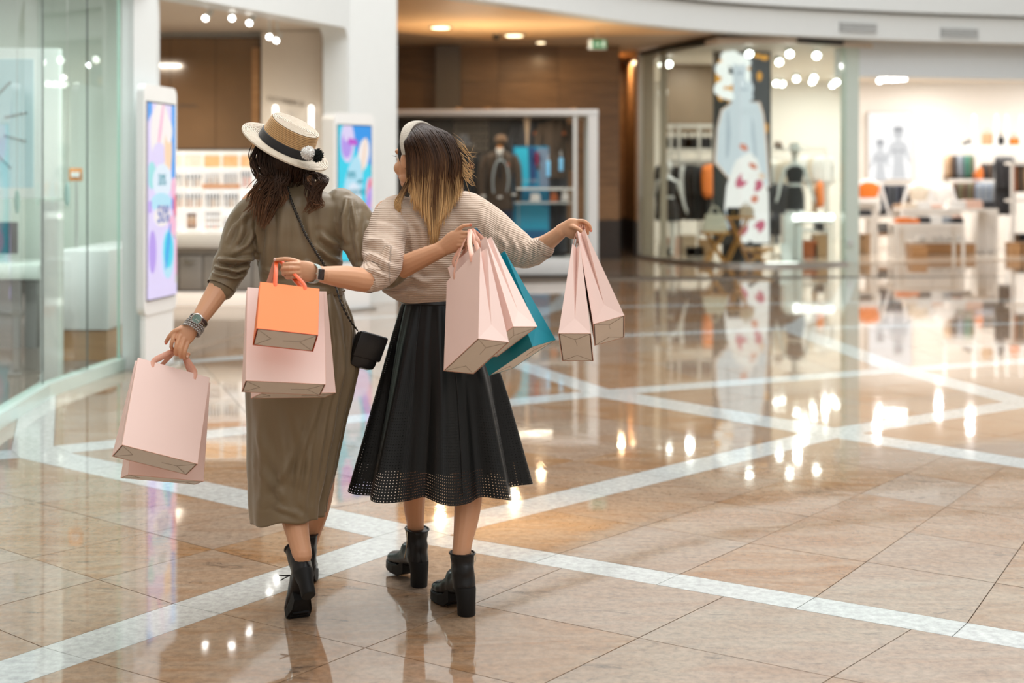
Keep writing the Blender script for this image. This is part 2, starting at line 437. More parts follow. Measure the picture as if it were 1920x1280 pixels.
for k, c in CELLS.items():
    nu = max(2, round(np.linalg.norm(c[1] - c[0]) / 0.56)); nv = max(2, round(np.linalg.norm(c[3] - c[0]) / 0.56))
    for a in range(nu):
        for b in range(nv):
            tiles.append(shrink([bil(c, a / nu, b / nv), bil(c, (a + 1) / nu, b / nv), bil(c, (a + 1) / nu, (b + 1) / nv), bil(c, a / nu, (b + 1) / nv)]))
def strip(p0, p1, q0, q1):
    n = max(1, round(np.linalg.norm(p1 - p0) / 0.52))
    for a in range(n):
        s, t = a / n, (a + 1) / n
        stones.append(shrink([p0 + (p1 - p0) * s, p0 + (p1 - p0) * t, q0 + (q1 - q0) * t, q0 + (q1 - q0) * s], 0.001))
for (i, j) in ND:
    A_, B_ = CELLS.get((i, j)), CELLS.get((i, j - 1)); C_, D_ = CELLS.get((i - 1, j)), CELLS.get((i - 1, j - 1))
    if A_ and B_: strip(A_[0], A_[1], B_[3], B_[2])         # along i
    if A_ and C_: strip(A_[0], A_[3], C_[1], C_[2])         # along j
    if A_ and B_ and C_ and D_: stones.append(shrink([A_[0], B_[3], D_[2], C_[1]], 0.001))
def seen(q):
    P = [(960 + p[0] * F / p[1], HZ + F * CAMH / p[1]) if p[1] > 2.6 else (9e9, 9e9) for p in q]
    cx = sum(p[0] for p in P) / 4; cy = sum(p[1] for p in P) / 4
    if not (-160 < cx < 2080 and cy < 1420): return 0
    return (max(p[0] for p in P) - min(p[0] for p in P)) * (max(p[1] for p in P) - min(p[1] for p in P))
def lay(quads, nm, m, lim):
    quads.sort(key=seen, reverse=True); rest = MB()
    for i, q in enumerate(quads):
        jitter = random.Random(i).uniform(-0.0006, 0)
        V = [(p[0], p[1], jitter) for p in q] + [(p[0], p[1], -0.02) for p in q]
        Fc = [(0, 1, 2, 3), (4, 7, 6, 5), (0, 4, 5, 1), (1, 5, 6, 2), (2, 6, 7, 3), (3, 7, 4, 0)]
        if i < lim and seen(q) > 0: MB().add(V, Fc).build(nm, m, floor, smooth=False)
        else: rest.add(V, Fc)
    rest.build(nm + '_field', m, floor, smooth=False, kind='stuff')
lay(tiles, 'tile', STONE, 290)
lay(stones, 'border_stone', STRIP, 200)
# plain slabs further back and beneath the shops
far = MB()
for ix in range(-12, 24):
    for iy in range(0, 15):
        x0, y0 = ix * 0.6, 21.3 + iy * 0.6
        if -3.2 < x0 < 12: far.add([(x0 + .002, y0 + .002, -.003), (x0 + .598, y0 + .002, -.003), (x0 + .598, y0 + .598, -.003), (x0 + .002, y0 + .598, -.003)], [(0, 1, 2, 3)])
far.build('far_tile_field', STONE, floor, smooth=False, kind='stuff')

# shop floors, a finger's breadth proud of the hall
sf = MB(); sf.prism([(2.6, 26.2), (3.45, 24.0), (4.6, 23.75), (5.95, 24.4), (12, 26.5), (16, 28), (16, 34), (2.6, 34)], -0.01, 0.012)
struct('trim_fashion_floor', sf, mat('shop_cream_tile', (0.62, 0.53, 0.43), 0.12, var=0.05, scale=3, coat=0.4))
sf = MB(); sf.prism([(-3.09, 6.0), (-3.2, 9.6), (-3.08, 10.95), (-3.5, 13.6), (-9, 13.6), (-9, 6)], -0.01, 0.01)
struct('trim_jewellery_floor', sf, WOODS)
sf = MB(); sf.prism([(-2.95, 11.3), (-2.0, 16.4), (-2.1, 18.5), (-7.5, 18.5), (-7.5, 11.6)], -0.01, 0.008)
struct('trim_cosmetics_floor', sf, mat('cosmetics_floor', (0.30, 0.22, 0.16), 0.18, var=0.12, scale=2, coat=0.3))

# ================================================================== CEILINGS, FASCIA, UPPER STOREY
fpts = np.array([(-2.6, 16.2), (-0.77, 18.6), (0.45, 20.1), (1.8, 21.75), (3.26, 22.95), (5.68, 24.05), (9.0, 25.0), (16, 26.4)])
FAS = smoothline(np.c_[fpts, np.zeros(len(fpts))], 64)[:, :2]
dF = np.gradient(FAS, axis=0); dF /= np.linalg.norm(dF, axis=1)[:, None]; nF = np.c_[dF[:, 1], -dF[:, 0]]     # towards the atrium
def ribbon(off0, off1, z0, z1):
    m = MB(); a = FAS + nF * off0; b = FAS + nF * off1
    R = [np.array([(p[0], p[1], z0), (q[0], q[1], z0), (q[0], q[1], z1), (p[0], p[1], z1)]) for p, q in zip(a, b)]
    m.loft(R); return m
struct('trim_fascia', ribbon(0.0, 0.30, 3.80, 4.22), WHITE, smooth=True)
struct('trim_fascia_shadow_gap', ribbon(0.0, 0.20, 4.222, 4.258), GREYPAINT, smooth=True)
struct('wall_upper_storey', ribbon(-0.1, 0.42, 4.26, 5.3), WHITE, smooth=True)
struct('wall_gallery', ribbon(-2.2, -2.0, 5.3, 8.6), WHITE, smooth=True)
struct('trim_gallery_floor', ribbon(-2.2, -0.1, 5.2, 5.29), GREYPAINT, smooth=True)
gl = MB()
for k in range(0, 62, 4):
    p, q = FAS[k], FAS[min(k + 4, 63)]; n = nF[k] * 0.2
    gl.add([(p[0] + n[0], p[1] + n[1], 5.3), (q[0] + n[0], q[1] + n[1], 5.3), (q[0] + n[0], q[1] + n[1], 6.3), (p[0] + n[0], p[1] + n[1], 6.3)], [(0, 1, 2, 3)])
struct('trim_gallery_balustrade', gl, GLASS)
back = [(16, 35), (-8, 35), (-8, 19)]
cp = MB(); poly = [tuple(p) for p in FAS] + back; cp.prism(poly, 3.86, 3.95)
struct('ceiling', cp, BEIGEP)
# brighter dropped soffit over the corridor mouth
sp = MB()
sof = [tuple(p) for p in FAS if -2.0 < p[0] < 3.1] + [(2.6, 23.2), (1.25, 23.3), (0.5, 23.75), (-0.4, 24.0), (-1.2, 23.4), (-1.81, 22.7), (-2.3, 22.3)]
sp.prism(sof, 3.80, 3.86); struct('trim_soffit', sp, TANP)

# ================================================================== LEFT WALL WITH THE COSMETICS PORTAL
dW = np.array([0.93, 5.3, 0]); L_ = float(np.linalg.norm(dW)); dW /= L_; S0 = np.array([-2.81, 11.2, 0])
o_, zl, zr = L_ - .08, 2.95, 3.2
arc = [(o_ - .17 + .17 * math.sin(a), zr - .17 + .17 * math.cos(a)) for a in np.linspace(0, math.pi / 2, 9)]
poly = [(L_, 0), (L_, 5.6), (-.3, 5.6), (-.3, zl), (0, zl)] + arc + [(o_, 0)]
pw = MB(); pw.plate(poly, S0, dW, (0, 0, 1), 0, -0.30)
struct('wall_left', pw, WHITE)
pw = MB(); pw.prism([(-1.88, 16.5), (-1.375, 17.0), (-1.6, 17.3), (-2.2, 17.1), (-2.17, 16.55)], 0, 5.6); struct('trim_pier_left', pw, WHITE)
pl = MB(); pl.prism([(-3.03, 11.04), (-2.93, 11.02), (-2.80, 11.20), (-2.86, 11.55), (-3.06, 11.5)], 0, 5.6)
struct('trim_column', pl, WHITE)
iw = MB(); iw.prism([(-1.50, 17.1), (-2.3, 26), (-2.4, 26), (-1.62, 17.1)], 0, 4.2)
struct('wall_corridor_left', iw, WOODD)
# cosmetics shop shell: cream soffit, dark bronze upper wall, back wall
ci = MB(); ci.prism([(-3.1, 11.3), (-2.2, 16.5), (-2.2, 17.6), (-7.5, 17.6), (-7.5, 13.7), (-3.5, 13.7)], 3.24, 3.32)
struct('ceiling_cosmetics', ci, CREAMP)
bw = MB(); bw.box((-4.5, 17.35, 1.62), (5.4, 0.1, 3.24)); struct('wall_cosmetics_back', bw, SHOPW)
lw = MB(); lw.box((-6.9, 15.5, 1.62), (0.1, 3.6, 3.24)); struct('wall_cosmetics_left', lw, CREAMP)
# upper wall: bronze mirror panels side by side
Yb = 17.2
uw = MB(); uw.box(((395 - 960) * Yb / F - .3, Yb + .03, 2.5), (2.3, 0.03, 1.35)); upw = struct('trim_bronze_wall', uw, DARKP)
xs = [-5.35, -4.72, -4.13, -3.58, -3.05]
for k in range(4):
    p = MB(); p.box(((xs[k] + xs[k + 1]) / 2, Yb, 2.5), (xs[k + 1] - xs[k] - .006, 0.03, 1.33)); p.build('panel', BRONZE, upw, smooth=False)
p = MB(); p.box((-3.09, Yb - .04, 2.3), (0.09, 0.03, 1.5)); p.build('panel', WOODL, upw, smooth=False)
# pale make-up wall with its lettering
a = Q(491, 60, 17.0)[0]; b = Q(606, 60, 17.0)[0]
mw = MB(); mw.box(((a + b) / 2, 17.0, 1.62), (b - a, 0.06, 3.22)); muw = struct('wall_makeup', mw, mat('makeup_panel_cream', (0.78, 0.70, 0.60), 0.3, var=0.03))
sl = Q(545, 192, 16.96); lettering('wall_letters', 'OCOBIEICO  O', 0.085, (sl[0], 16.965, sl[2]), (0.985, 0, -0.17), (0.17, 0, 0.985), mat('bronze_letter', (0.30, 0.24, 0.18), 0.4), muw, 0.006)
ed = MB(); ed.box((b + .035, 16.9, 1.62), (0.05, 0.25, 3.22)); struct('trim_makeup_edge', ed, mat('taupe_edge', (0.45, 0.36, 0.28), 0.4))
for px in (512, 580):
    c = Q(px, 240, 16.7); t = thing('tube_light', 'upright glowing tube light on the make-up wall, %s one above the hat' % ('left' if px < 550 else 'right'), 'lamp', (c[0], 16.88, c[2] - .28), 'tube lights of the make-up mirror')
    m = MB(); m.tube([(c[0], 16.86, c[2] - .27), (c[0], 16.86, c[2] + .25)], 0.026, 12); m.ball((c[0], 16.86, c[2] + .25), .026); m.ball((c[0], 16.86, c[2] - .27), .026); m.build('tube', TUBEL, t)
    m = MB(); m.box((c[0], 16.92, c[2]), (.03, .05, .4)); m.build('backplate', STEEL, t)
# far brown letters on the bronze wall
lettering('wall_letters', 'ORIGIN', 0.07, (Q(352, 199, Yb)[0], Yb - .017, Q(352, 199, Yb)[2]), (1, 0, 0), (0, 0, 1), mat('dark_bronze_letter', (0.06, 0.035, 0.02), 0.4), upw, 0.004)

# ================================================================== WOOD WALLS OF THE CORRIDOR
def panel_wall(name, x0, x1, Y, z0, z1, nx, nz, m, th=0.03):
    s = MB(); s.box(((x0 + x1) / 2, Y + .06, (z0 + z1) / 2), (x1 - x0, .06, z1 - z0)); w = struct(name, s, DARKP)
    for i in range(nx):
        for k in range(nz):
            a, b = x0 + (x1 - x0) * i / nx, x0 + (x1 - x0) * (i + 1) / nx; c, d = z0 + (z1 - z0) * k / nz, z0 + (z1 - z0) * (k + 1) / nz
            p = MB(); p.box(((a + b) / 2, Y + .012, (c + d) / 2), (b - a - .008, th, d - c - .008)); p.build('panel', m, w, smooth=False)
    return w
panel_wall('wall_back', -2.45, 1.94, 25.8, 0.7, 3.86, 4, 5, WOODD)
m = MB(); m.box((-.25, 25.84, .35), (4.4, .14, .7)); struct('baseboard_back', m, DARKP)
m = MB(); m.box((1.92, 27.7, 1.93), (.06, 3.8, 3.86)); struct('wall_corridor_side', m, WOODD)
panel_wall('wall_corridor_end', 1.95, 2.36, 29.4, 0.62, 3.86, 2, 5, WOODL)
m = MB(); m.box((2.15, 29.44, .31), (.42, .14, .62)); struct('baseboard_corridor', m, DARKP)
m = MB(); m.box((2.34, 28.05, 2.2), (.05, 2.7, 3.1)); struct('wall_corridor_right', m, WOODL)
m = MB(); m.box((2.33, 28.05, .33), (.07, 2.7, .66)); struct('baseboard_corridor_right', m, DARKP)
m = MB(); c = Q(1298, 168, 28.0); m.box((c[0], 28.0, 3.02), (.98, .06, 1.34)); struct('trim_brown_backdrop', m, mat('umber_backdrop', (.24, .165, .105), .5, var=.1, scale=2))
c0, c1 = Q(817, 110, 25.5), Q(863, 205, 25.5)
m = MB(); m.box(((c0[0] + c1[0]) / 2, 25.55, 2.9), (c1[0] - c0[0], .3, 1.86)); struct('trim_duct', m, mat('taupe_duct', (0.17, 0.155, 0.14), 0.5, var=0.04))

# ================================================================== RIGHT: FASHION SHOP SHELL
m = MB(); m.box((9.3, 33.5, 1.95), (14, .1, 3.9)); struct('wall_fashion_back', m, SHOPW)
m = MB(); m.box((2.42, 30.2, 1.95), (.1, 7.0, 3.9)); struct('wall_fashion_left', m, SHOPW)
cl = MB(); cl.prism([(2.7, 26.0), (3.4, 23.6), (4.5, 23.5), (6, 24.4), (12, 26.6), (16, 28), (16, 34), (2.7, 34)], 3.70, 3.79)
struct('ceiling_fashion', cl, mat('shop_ceiling', (0.74, 0.67, 0.58), 0.6, var=0.03))
# header and white pier
hd = MB(); hd.prism([(5.72, 24.35), (9.2, 25.25), (16, 27.0), (16, 27.35), (9.1, 25.6), (5.6, 24.7)], 3.22, 3.86); struct('trim_header', hd, mat('pale_blue_white_paint', (0.74, 0.80, 0.83), 0.5, var=0.02))
hd = MB(); hd.prism([(5.67, 24.3), (5.95, 24.37), (5.92, 24.5), (5.64, 24.43)], 0, 3.8); struct('trim_pier', hd, FROST)
m = MB(); c = Q(1594, 455, 24.3); m.box((c[0], 24.30, c[2]), (.07, .04, .10)); struct('trim_socket', m, GREYPAINT)
# curved glass front: panes standing in a floor channel under a dark head rail
gp = smoothline([(2.36, 26.3, 0), (2.75, 25.1, 0), (3.36, 24.0, 0), (4.3, 23.62, 0), (5.1, 23.85, 0), (5.7, 24.28, 0)], 25)
gw = MB()
for k in range(24):
    a, b = gp[k], gp[k + 1]
    d = (b - a) / np.linalg.norm(b - a); n = np.array([d[1], -d[0], 0])
    gw.add([a + n * .04, b + n * .04, b - n * .04, a - n * .04] + [p + np.array([0, 0, .05]) for p in (a + n * .04, b + n * .04, b - n * .04, a - n * .04)], [(0, 3, 2, 1), (4, 5, 6, 7), (0, 1, 5, 4), (1, 2, 6, 5), (2, 3, 7, 6), (3, 0, 4, 7)])
shopfront = struct('window_1', gw, STEEL)
hr = MB(); R = [[(p[0], p[1] + s * .05, z) for s, z in ((-1, 3.72), (1, 3.72), (1, 3.80), (-1, 3.80))] for p in gp]; hr.loft(R); hr.build('head_rail', BLACK, shopfront, smooth=False)
for k in range(0, 24, 4):
    g = MB(); R = []
    for q in range(k, k + 5):
        p = gp[q]; t = gp[min(q + 1, 24)] - gp[max(q - 1, 0)]; t /= np.linalg.norm(t); n = np.array([t[1], -t[0], 0]) * .006
        f_ = 0.004 * t if q in (k,) else (-0.004 * t if q == k + 4 else 0 * t)
        R.append([(p + n + f_)[:2].tolist() + [.05], (p - n + f_)[:2].tolist() + [.05], (p - n + f_)[:2].tolist() + [3.74], (p + n + f_)[:2].tolist() + [3.74]])
    g.loft(R); g.build('pane', GLASS, shopfront, smooth=False)
for px, Y, w in ((1216, 26.2, .2), (1244, 25.9, .12)):
    c = Q(px, 300, Y); m = MB(); m.box((c[0], Y, 1.88), (w, .12, 3.76)); m.build('mullion', mat('beige_mullion', (0.56, 0.48, 0.40), 0.35, var=0.04), shopfront, smooth=False)

# ================================================================== LEFT: FACETED GLASS SHOP FRONT
P0, P1, P2 = np.array([-2.92, 6.6, 0]), np.array([-3.18, 9.64, 0]), np.array([-3.045, 11.02, 0])
r = MB()
for a, b in ((P0, P1), (P1, P2)):
    d = (b - a) / np.linalg.norm(b - a); n = np.array([d[1], -d[0], 0]) * .05
    V = [a + n, b + n, b - n, a - n]; r.add(V + [p + np.array([0, 0, .09]) for p in V], [(0, 3, 2, 1), (4, 5, 6, 7), (0, 1, 5, 4), (1, 2, 6, 5), (2, 3, 7, 6), (3, 0, 4, 7)])
lf = struct('window_2', r, mat('mint_white_sill', (0.60, 0.74, 0.68), 0.25, var=0.04, coat=0.4))
def pane(a, b, par, m=None, z0=.09, z1=5.2):
    d = (b - a) / np.linalg.norm(b - a); n = np.array([d[1], -d[0], 0]) * .006; a = a + d * .004; b = b - d * .004
    V = [a + n, b + n, b - n, a - n]; g = MB(); g.add([p + np.array([0, 0, z0]) for p in V] + [p + np.array([0, 0, z1]) for p in V], [(0, 3, 2, 1), (4, 5, 6, 7), (0, 1, 5, 4), (1, 2, 6, 5), (2, 3, 7, 6), (3, 0, 4, 7)])
    return g.build('pane', m or GLASSG, par, smooth=False)
Pm = P1 + (P2 - P1) * .55
pane(P0, P1, lf); pane(P1, Pm, lf); pane(Pm, P2, lf)
m = MB(); m.tube([P2 + np.array([.0, -.005, .09]), P2 + np.array([.0, -.005, 5.2])], .012, 6); m.build('edge_strip', GEDGE, lf)
m = MB(); m.tube([Pm + np.array([0, 0, .09]), Pm + np.array([0, 0, 5.2])], .006, 6); m.build('joint', mat('dark_seal', (.05, .06, .055), .5), lf)
m = MB(); m.tube([P1 + np.array([0, 0, .09]), P1 + np.array([0, 0, 5.2])], .005, 6); m.build('joint', mat('dark_seal', (.05, .06, .055), .5), lf)
# the rest of the hall: side and rear walls under the open roof
HALL = mat('hall_wall_paint', (0.56, 0.52, 0.47), 0.6, var=.04)
m = MB(); m.box((4, -11, 4.5), (17, .2, 9)); struct('wall_rear', m, HALL)
m = MB(); m.box((12.4, 7, 4.5), (.2, 36, 9)); struct('wall_right', m, HALL)
m = MB(); m.box((-3.1, -2.2, 4.5), (.2, 17.4, 9)); struct('wall_left_near', m, HALL)
m = MB(); m.prism([(-3.0, 6.5), (-3.22, 9.64), (-3.08, 11.0), (-2.85, 11.2), (-1.9, 16.6), (-1.5, 17.0), (-1.9, 17.3), (-3.5, 11.3), (-3.5, 6.5)], 5.6, 9.0); struct('wall_left_upper', m, WHITE)
# jewellery shop shell
m = MB(); m.box((-5.85, 13.6, 2.0), (4.6, .1, 4.0)); struct('wall_jewellery_back', m, mat('sage_wall', (0.56, 0.62, 0.55), 0.6, var=0.03))
m = MB(); m.box((-8.0, 10.5, 2.0), (.1, 9, 4.0)); struct('wall_jewellery_left', m, mat('sage_wall', (0.56, 0.62, 0.55), 0.6))
m = MB(); m.prism([(-3.0, 6), (-3.2, 9.6), (-3.06, 10.98), (-3.5, 13.6), (-8, 13.6), (-8, 6)], 3.35, 3.45); struct('ceiling_jewellery', m, mat('grey_ceiling', (0.42, 0.42, 0.41), 0.6))
# ================================================================== SCREENS
def flat(name, col, e=0.0, rough=0.3):
    return mat('print_' + name, col, rough, var=0.03, scale=5, emit=e)
SE = 0.95
SCR = {k: flat('screen_' + k, c, SE) for k, c in dict(blue=(0.02, 0.30, 0.80), cyan=(0.03, 0.62, 0.80), pale=(0.42, 0.72, 0.86), violet=(0.45, 0.30, 0.80), lilac=(0.70, 0.62, 0.88), pink=(0.85, 0.45, 0.62), magenta=(0.50, 0.08, 0.60),
        red=(0.72, 0.10, 0.22), peach=(0.90, 0.62, 0.40), cream=(0.86, 0.80, 0.78), ice=(0.70, 0.80, 0.90), aqua=(0.30, 0.70, 0.72), navy=(0.02, 0.08, 0.40), teal=(0.02, 0.28, 0.36)).items()}
def oval(cx, cz, rx, rz, rot=0.0, n=22):
    a = np.linspace(0, 2 * math.pi, n, endpoint=False); x = np.cos(a) * rx; z = np.sin(a) * rz
    return np.stack([cx + x * math.cos(rot) - z * math.sin(rot), cz + x * math.sin(rot) + z * math.cos(rot)], 1)
def roundrect(w, z0, z1, r, n=6):
    out = []
    for cx, cz, a0 in ((w - r, z1 - r, 0), (-w + r, z1 - r, 90), (-w + r, z0 + r, 180), (w - r, z0 + r, 270)):
        for k in range(n + 1):
            a = math.radians(a0 + 90 * k / n); out.append((cx + r * math.cos(a), cz + r * math.sin(a)))
    return out
def totem(label, foot, ux, hw_, art, txt, th=0.20):
    """white advertising totem: slim foot, rounded head with a bright screen; ux points along its face"""
    ux = np.array([ux[0], ux[1], 0.0]); ux /= np.linalg.norm(ux); uz = np.array([0, 0, 1.0]); nn = np.cross(ux, uz)
    o = np.array([foot[0], foot[1], 0.0]); t = thing('advertising_totem', label, 'display', tuple(o), 'white advertising totems')
    m = MB(); m.plate(roundrect(hw_ * .86, 0.02, 0.72, 0.03), o, ux, uz, -th * .8, -th * .15); m.build('foot', LACQ, t)
    m = MB(); m.plate(roundrect(hw_ * 1.02, 0.0, 0.025, 0.008), o, ux, uz, -th * 1.15, 0.03); m.build('base_plate', STEEL, t)
    m = MB(); m.plate(roundrect(hw_, 0.44, 2.20, 0.07), o, ux, uz, -th, 0.0); m.build('housing', LACQ, t)
    m = MB(); sw, s0, s1 = hw_ - .055, 0.56, 2.06
    m.plate([(-sw - .012, s0 - .012), (sw + .012, s0 - .012), (sw + .012, s1 + .012), (-sw - .012, s1 + .012)], o, ux, uz, 0.0, 0.004); m.build('bezel', BLACK, t, smooth=False)
    m = MB(); m.plate([(-sw, s0), (sw, s0), (sw, s1), (-sw, s1)], o, ux, uz, 0.004, 0.007); sc = m.build('screen', SCR[art[0]], t, smooth=False)
    z = 0.0072
    for col, poly in art[1:]:
        p = np.array(poly, float); p = np.stack([np.clip(p[:, 0], -1, 1) * sw, s0 + np.clip(p[:, 1], 0, 1) * (s1 - s0)], 1)
        m = MB(); m.plate(p, o, ux, uz, z, z + .0004); z += .0006; m.build('screen_print', SCR[col], sc, smooth=False)
    for s, size, x, v, col in txt:
        lettering('screen_letters', s, size, o + ux * x * sw + uz * (s0 + v * (s1 - s0)) + nn * (z + .001), ux, uz, SCR[col], sc, .0006, sx=0.8, bold=.003)
    return t
artB = ['cyan', ('blue', [(0.1, .8), (1, .7), (1, 1), (-.2, 1)]), ('lilac', oval(-.45, .88, .42, .155, .0)), ('violet', oval(-.5, .86, .33, .10, .0)), ('lilac', oval(-.42, .93, .28, .05)), ('magenta', [(-.42, .865), (.12, .85), (.14, .895), (-.40, .91)]),
        ('cream', oval(.52, .79, .36, .115, .1)), ('peach', oval(.52, .76, .22, .045, .8)), ('pale', oval(-.15, .50, .62, .25, .2)), ('ice', oval(-.1, .42, .5, .16)), ('pink', oval(.9, .50, .26, .12, .0)), ('red', oval(1, .54, .18, .07)), ('violet', oval(.6, .30, .5, .10, .5)), ('pink', oval(.8, .22, .4, .08, .4)), ('lilac', oval(.1, .16, .8, .12))]
totem('white totem with a cyan and violet advert, standing between the two women', (-1.755, 15.85), (math.cos(.86), math.sin(.86)), 0.305, artB, [('30%', .10, -.25, .635, 'teal'), ('-20%', .06, .25, .585, 'teal'), ('МАКИЯЖ', .085, .05, .505, 'teal')])
artA = ['lilac', ('blue', [(-1, .9), (-.7, .95), (-.7, 1), (-1, 1)]), ('blue', [(.72, .45), (1, .45), (1, 1), (.72, 1)]), ('navy', [(.9, .3), (1, .3), (1, .62), (.9, .62)]), ('cream', oval(-.1, .84, .72, .17)), ('pink', oval(-.1, .88, .32, .05, .5)), ('lilac', oval(-.2, .74, .5, .06)), ('peach', oval(.45, .76, .28, .12)), ('cream', oval(.5, .86, .25, .06)),
        ('aqua', oval(-.75, .63, .3, .07)), ('ice', oval(.0, .60, .7, .09)), ('pink', oval(.85, .56, .22, .06)), ('pale', oval(-.1, .49, .75, .05)), ('violet', [(-1, .44), (-.8, .44), (-.8, .50), (-1, .50)]), ('red', oval(.92, .47, .14, .06)), ('cream', oval(-.05, .42, .6, .055)), ('pink', oval(.72, .36, .3, .06)),
        ('lilac', oval(-.65, .24, .4, .14)), ('violet', oval(-.75, .24, .26, .11)), ('pale', oval(.38, .22, .46, .13)), ('cyan', oval(.4, .24, .36, .095)), ('blue', oval(.35, .26, .24, .05, .5)), ('pink', oval(.95, .2, .12, .1)), ('lilac', [(-1, 0), (1, 0), (1, .06), (-1, .06)])]
totem('white totem with a pastel advert reading 50%, beside the glass shop front at left', (-2.735, 11.08), (0.13, 0.99), 0.34, artA, [('30%', .12, -.1, .605, 'teal'), ('50%', .19, .0, .425, 'navy')], th=.06)

# ------------------------------------------------------------------ tall fashion screen behind the curved glass
Yp = 25.0
pa, pb = Q(1338, 458, Yp), Q(1446, 97, Yp)
t = thing('fashion_screen', 'tall dark screen showing a pale haired figure in a floral skirt', 'screen', ((pa[0] + pb[0]) / 2, Yp + .06, pa[2] - .35))
m = MB(); m.box(((pa[0] + pb[0]) / 2, Yp + .06, (pa[2] + pb[2]) / 2), (pb[0] - pa[0], .1, pb[2] - pa[2])); m.build('housing', BLACK, t, smooth=False)
m = MB(); m.box(((pa[0] + pb[0]) / 2, Yp + .06, pa[2] - .17), (.7, .08, .36)); m.build('foot', BLACK, t, smooth=False)
LED = {k: flat('led_' + k, c, e * .95) for k, (c, e) in dict(dark=((0.035, 0.030, 0.025), .6), grey=((0.07, 0.07, 0.075), .8), skin=((0.70, 0.745, 0.785), .9), shade=((0.50, 0.555, 0.61), .9), hair=((0.97, 0.95, 0.91), 1.05), amber=((0.85, 0.38, 0.05), .9), rose=((0.62, 0.12, 0.20), .9), coral=((0.72, 0.24, 0.15), .9), skirt=((0.92, 0.86, 0.82), 1.0), blush=((0.90, 0.66, 0.52), .9)).items()}
m = MB(); m.box(((pa[0] + pb[0]) / 2, Yp + .004, (pa[2] + pb[2]) / 2), (pb[0] - pa[0] - .03, .006, pb[2] - pa[2] - .03)); scr = m.build('screen', LED['dark'], t, smooth=False)
zoff = [0.002]
def led(col, pts):
    P = [Q(x, y, Yp) for x, y in pts]; m = MB(); zoff[0] += .0012
    V = [(p[0], Yp - zoff[0], p[2]) for p in P] + [(p[0], Yp, p[2]) for p in P]; n = len(P)
    m.add(V, [tuple(range(n)), tuple(range(2 * n - 1, n - 1, -1))] + [(i, n + i, n + (i + 1) % n, (i + 1) % n) for i in range(n)]); m.build('screen_print', LED[col], scr, smooth=False)
def ov(cx, cy, rx, ry, rot=0, n=18): return oval(cx, cy, rx, ry, rot, n)
led('grey', [(1398, 100), (1443, 100), (1443, 300), (1420, 300), (1405, 160)])
for q in [(1433, 108, 8, 5), (1420, 105, 7, 4), (1424, 143, 5, 9), (1403, 128, 4, 5), (1437, 240, 3, 10)]: led('amber', ov(*q))
led('amber', ov(1352, 150, 11, 40)); led('amber', ov(1366, 165, 10, 26))
for i, (x, y, rx, ry) in enumerate([(1354, 130, 13, 14), (1348, 165, 9, 13), (1364, 150, 12, 13), (1376, 112, 19, 15), (1362, 108, 12, 11), (1392, 118, 12, 16), (1358, 178, 7, 12), (1366, 178, 9, 14)]): led('hair', ov(x, y, rx, ry, .3 * i))
led('skin', [(1374, 118), (1396, 120), (1404, 140), (1408, 152), (1413, 165), (1410, 175), (1412, 184), (1405, 191), (1388, 190), (1374, 178)])
led('shade', ov(1387, 137, 7, 4)); led('shade', ov(1395, 168, 9, 2.5)); led('hair', ov(1386, 112, 16, 10)); led('hair', ov(1402, 142, 5, 12))
led('blush', [(1374, 190), (1392, 191), (1425, 191), (1432, 215), (1438, 270), (1443, 350), (1435, 352), (1366, 335), (1339, 305), (1344, 240), (1352, 206)])
led('skin', [(1378, 178), (1394, 190), (1421, 193), (1429, 215), (1434, 262), (1441, 350), (1432, 348), (1364, 330), (1342, 302), (1346, 240), (1354, 208), (1370, 196)])
led('shade', [(1362, 212), (1366, 205), (1370, 250), (1366, 290), (1360, 300), (1360, 250)]); led('shade', [(1408, 215), (1413, 230), (1418, 290), (1414, 300), (1408, 250)])
led('skirt', [(1380, 300), (1405, 285), (1420, 300), (1428, 330), (1440, 360), (1442, 455), (1384, 455), (1390, 410), (1358, 395), (1362, 350), (1372, 318)])
led('shade', [(1360, 392), (1372, 396), (1368, 430), (1360, 425)])
for x, y, rx, ry, c in [(1394, 276, 9, 6, 'coral'), (1411, 311, 9, 5, 'coral'), (1391, 338, 10, 17, 'rose'), (1420, 348, 9, 12, 'rose'), (1414, 373, 7, 8, 'coral'), (1394, 432, 6, 12, 'rose'), (1423, 425, 9, 14, 'rose'), (1402, 330, 5, 6, 'blush'), (1428, 330, 7, 6, 'blush')]: led(c, ov(x, y, rx, ry, .6))
for x, y, rx, ry in [(1404, 355, 9, 20), (1398, 330, 8, 10), (1412, 440, 8, 14), (1432, 440, 5, 16), (1430, 372, 8, 16), (1384, 372, 15, 22)]: led('skirt', ov(x, y, rx, ry, .4))

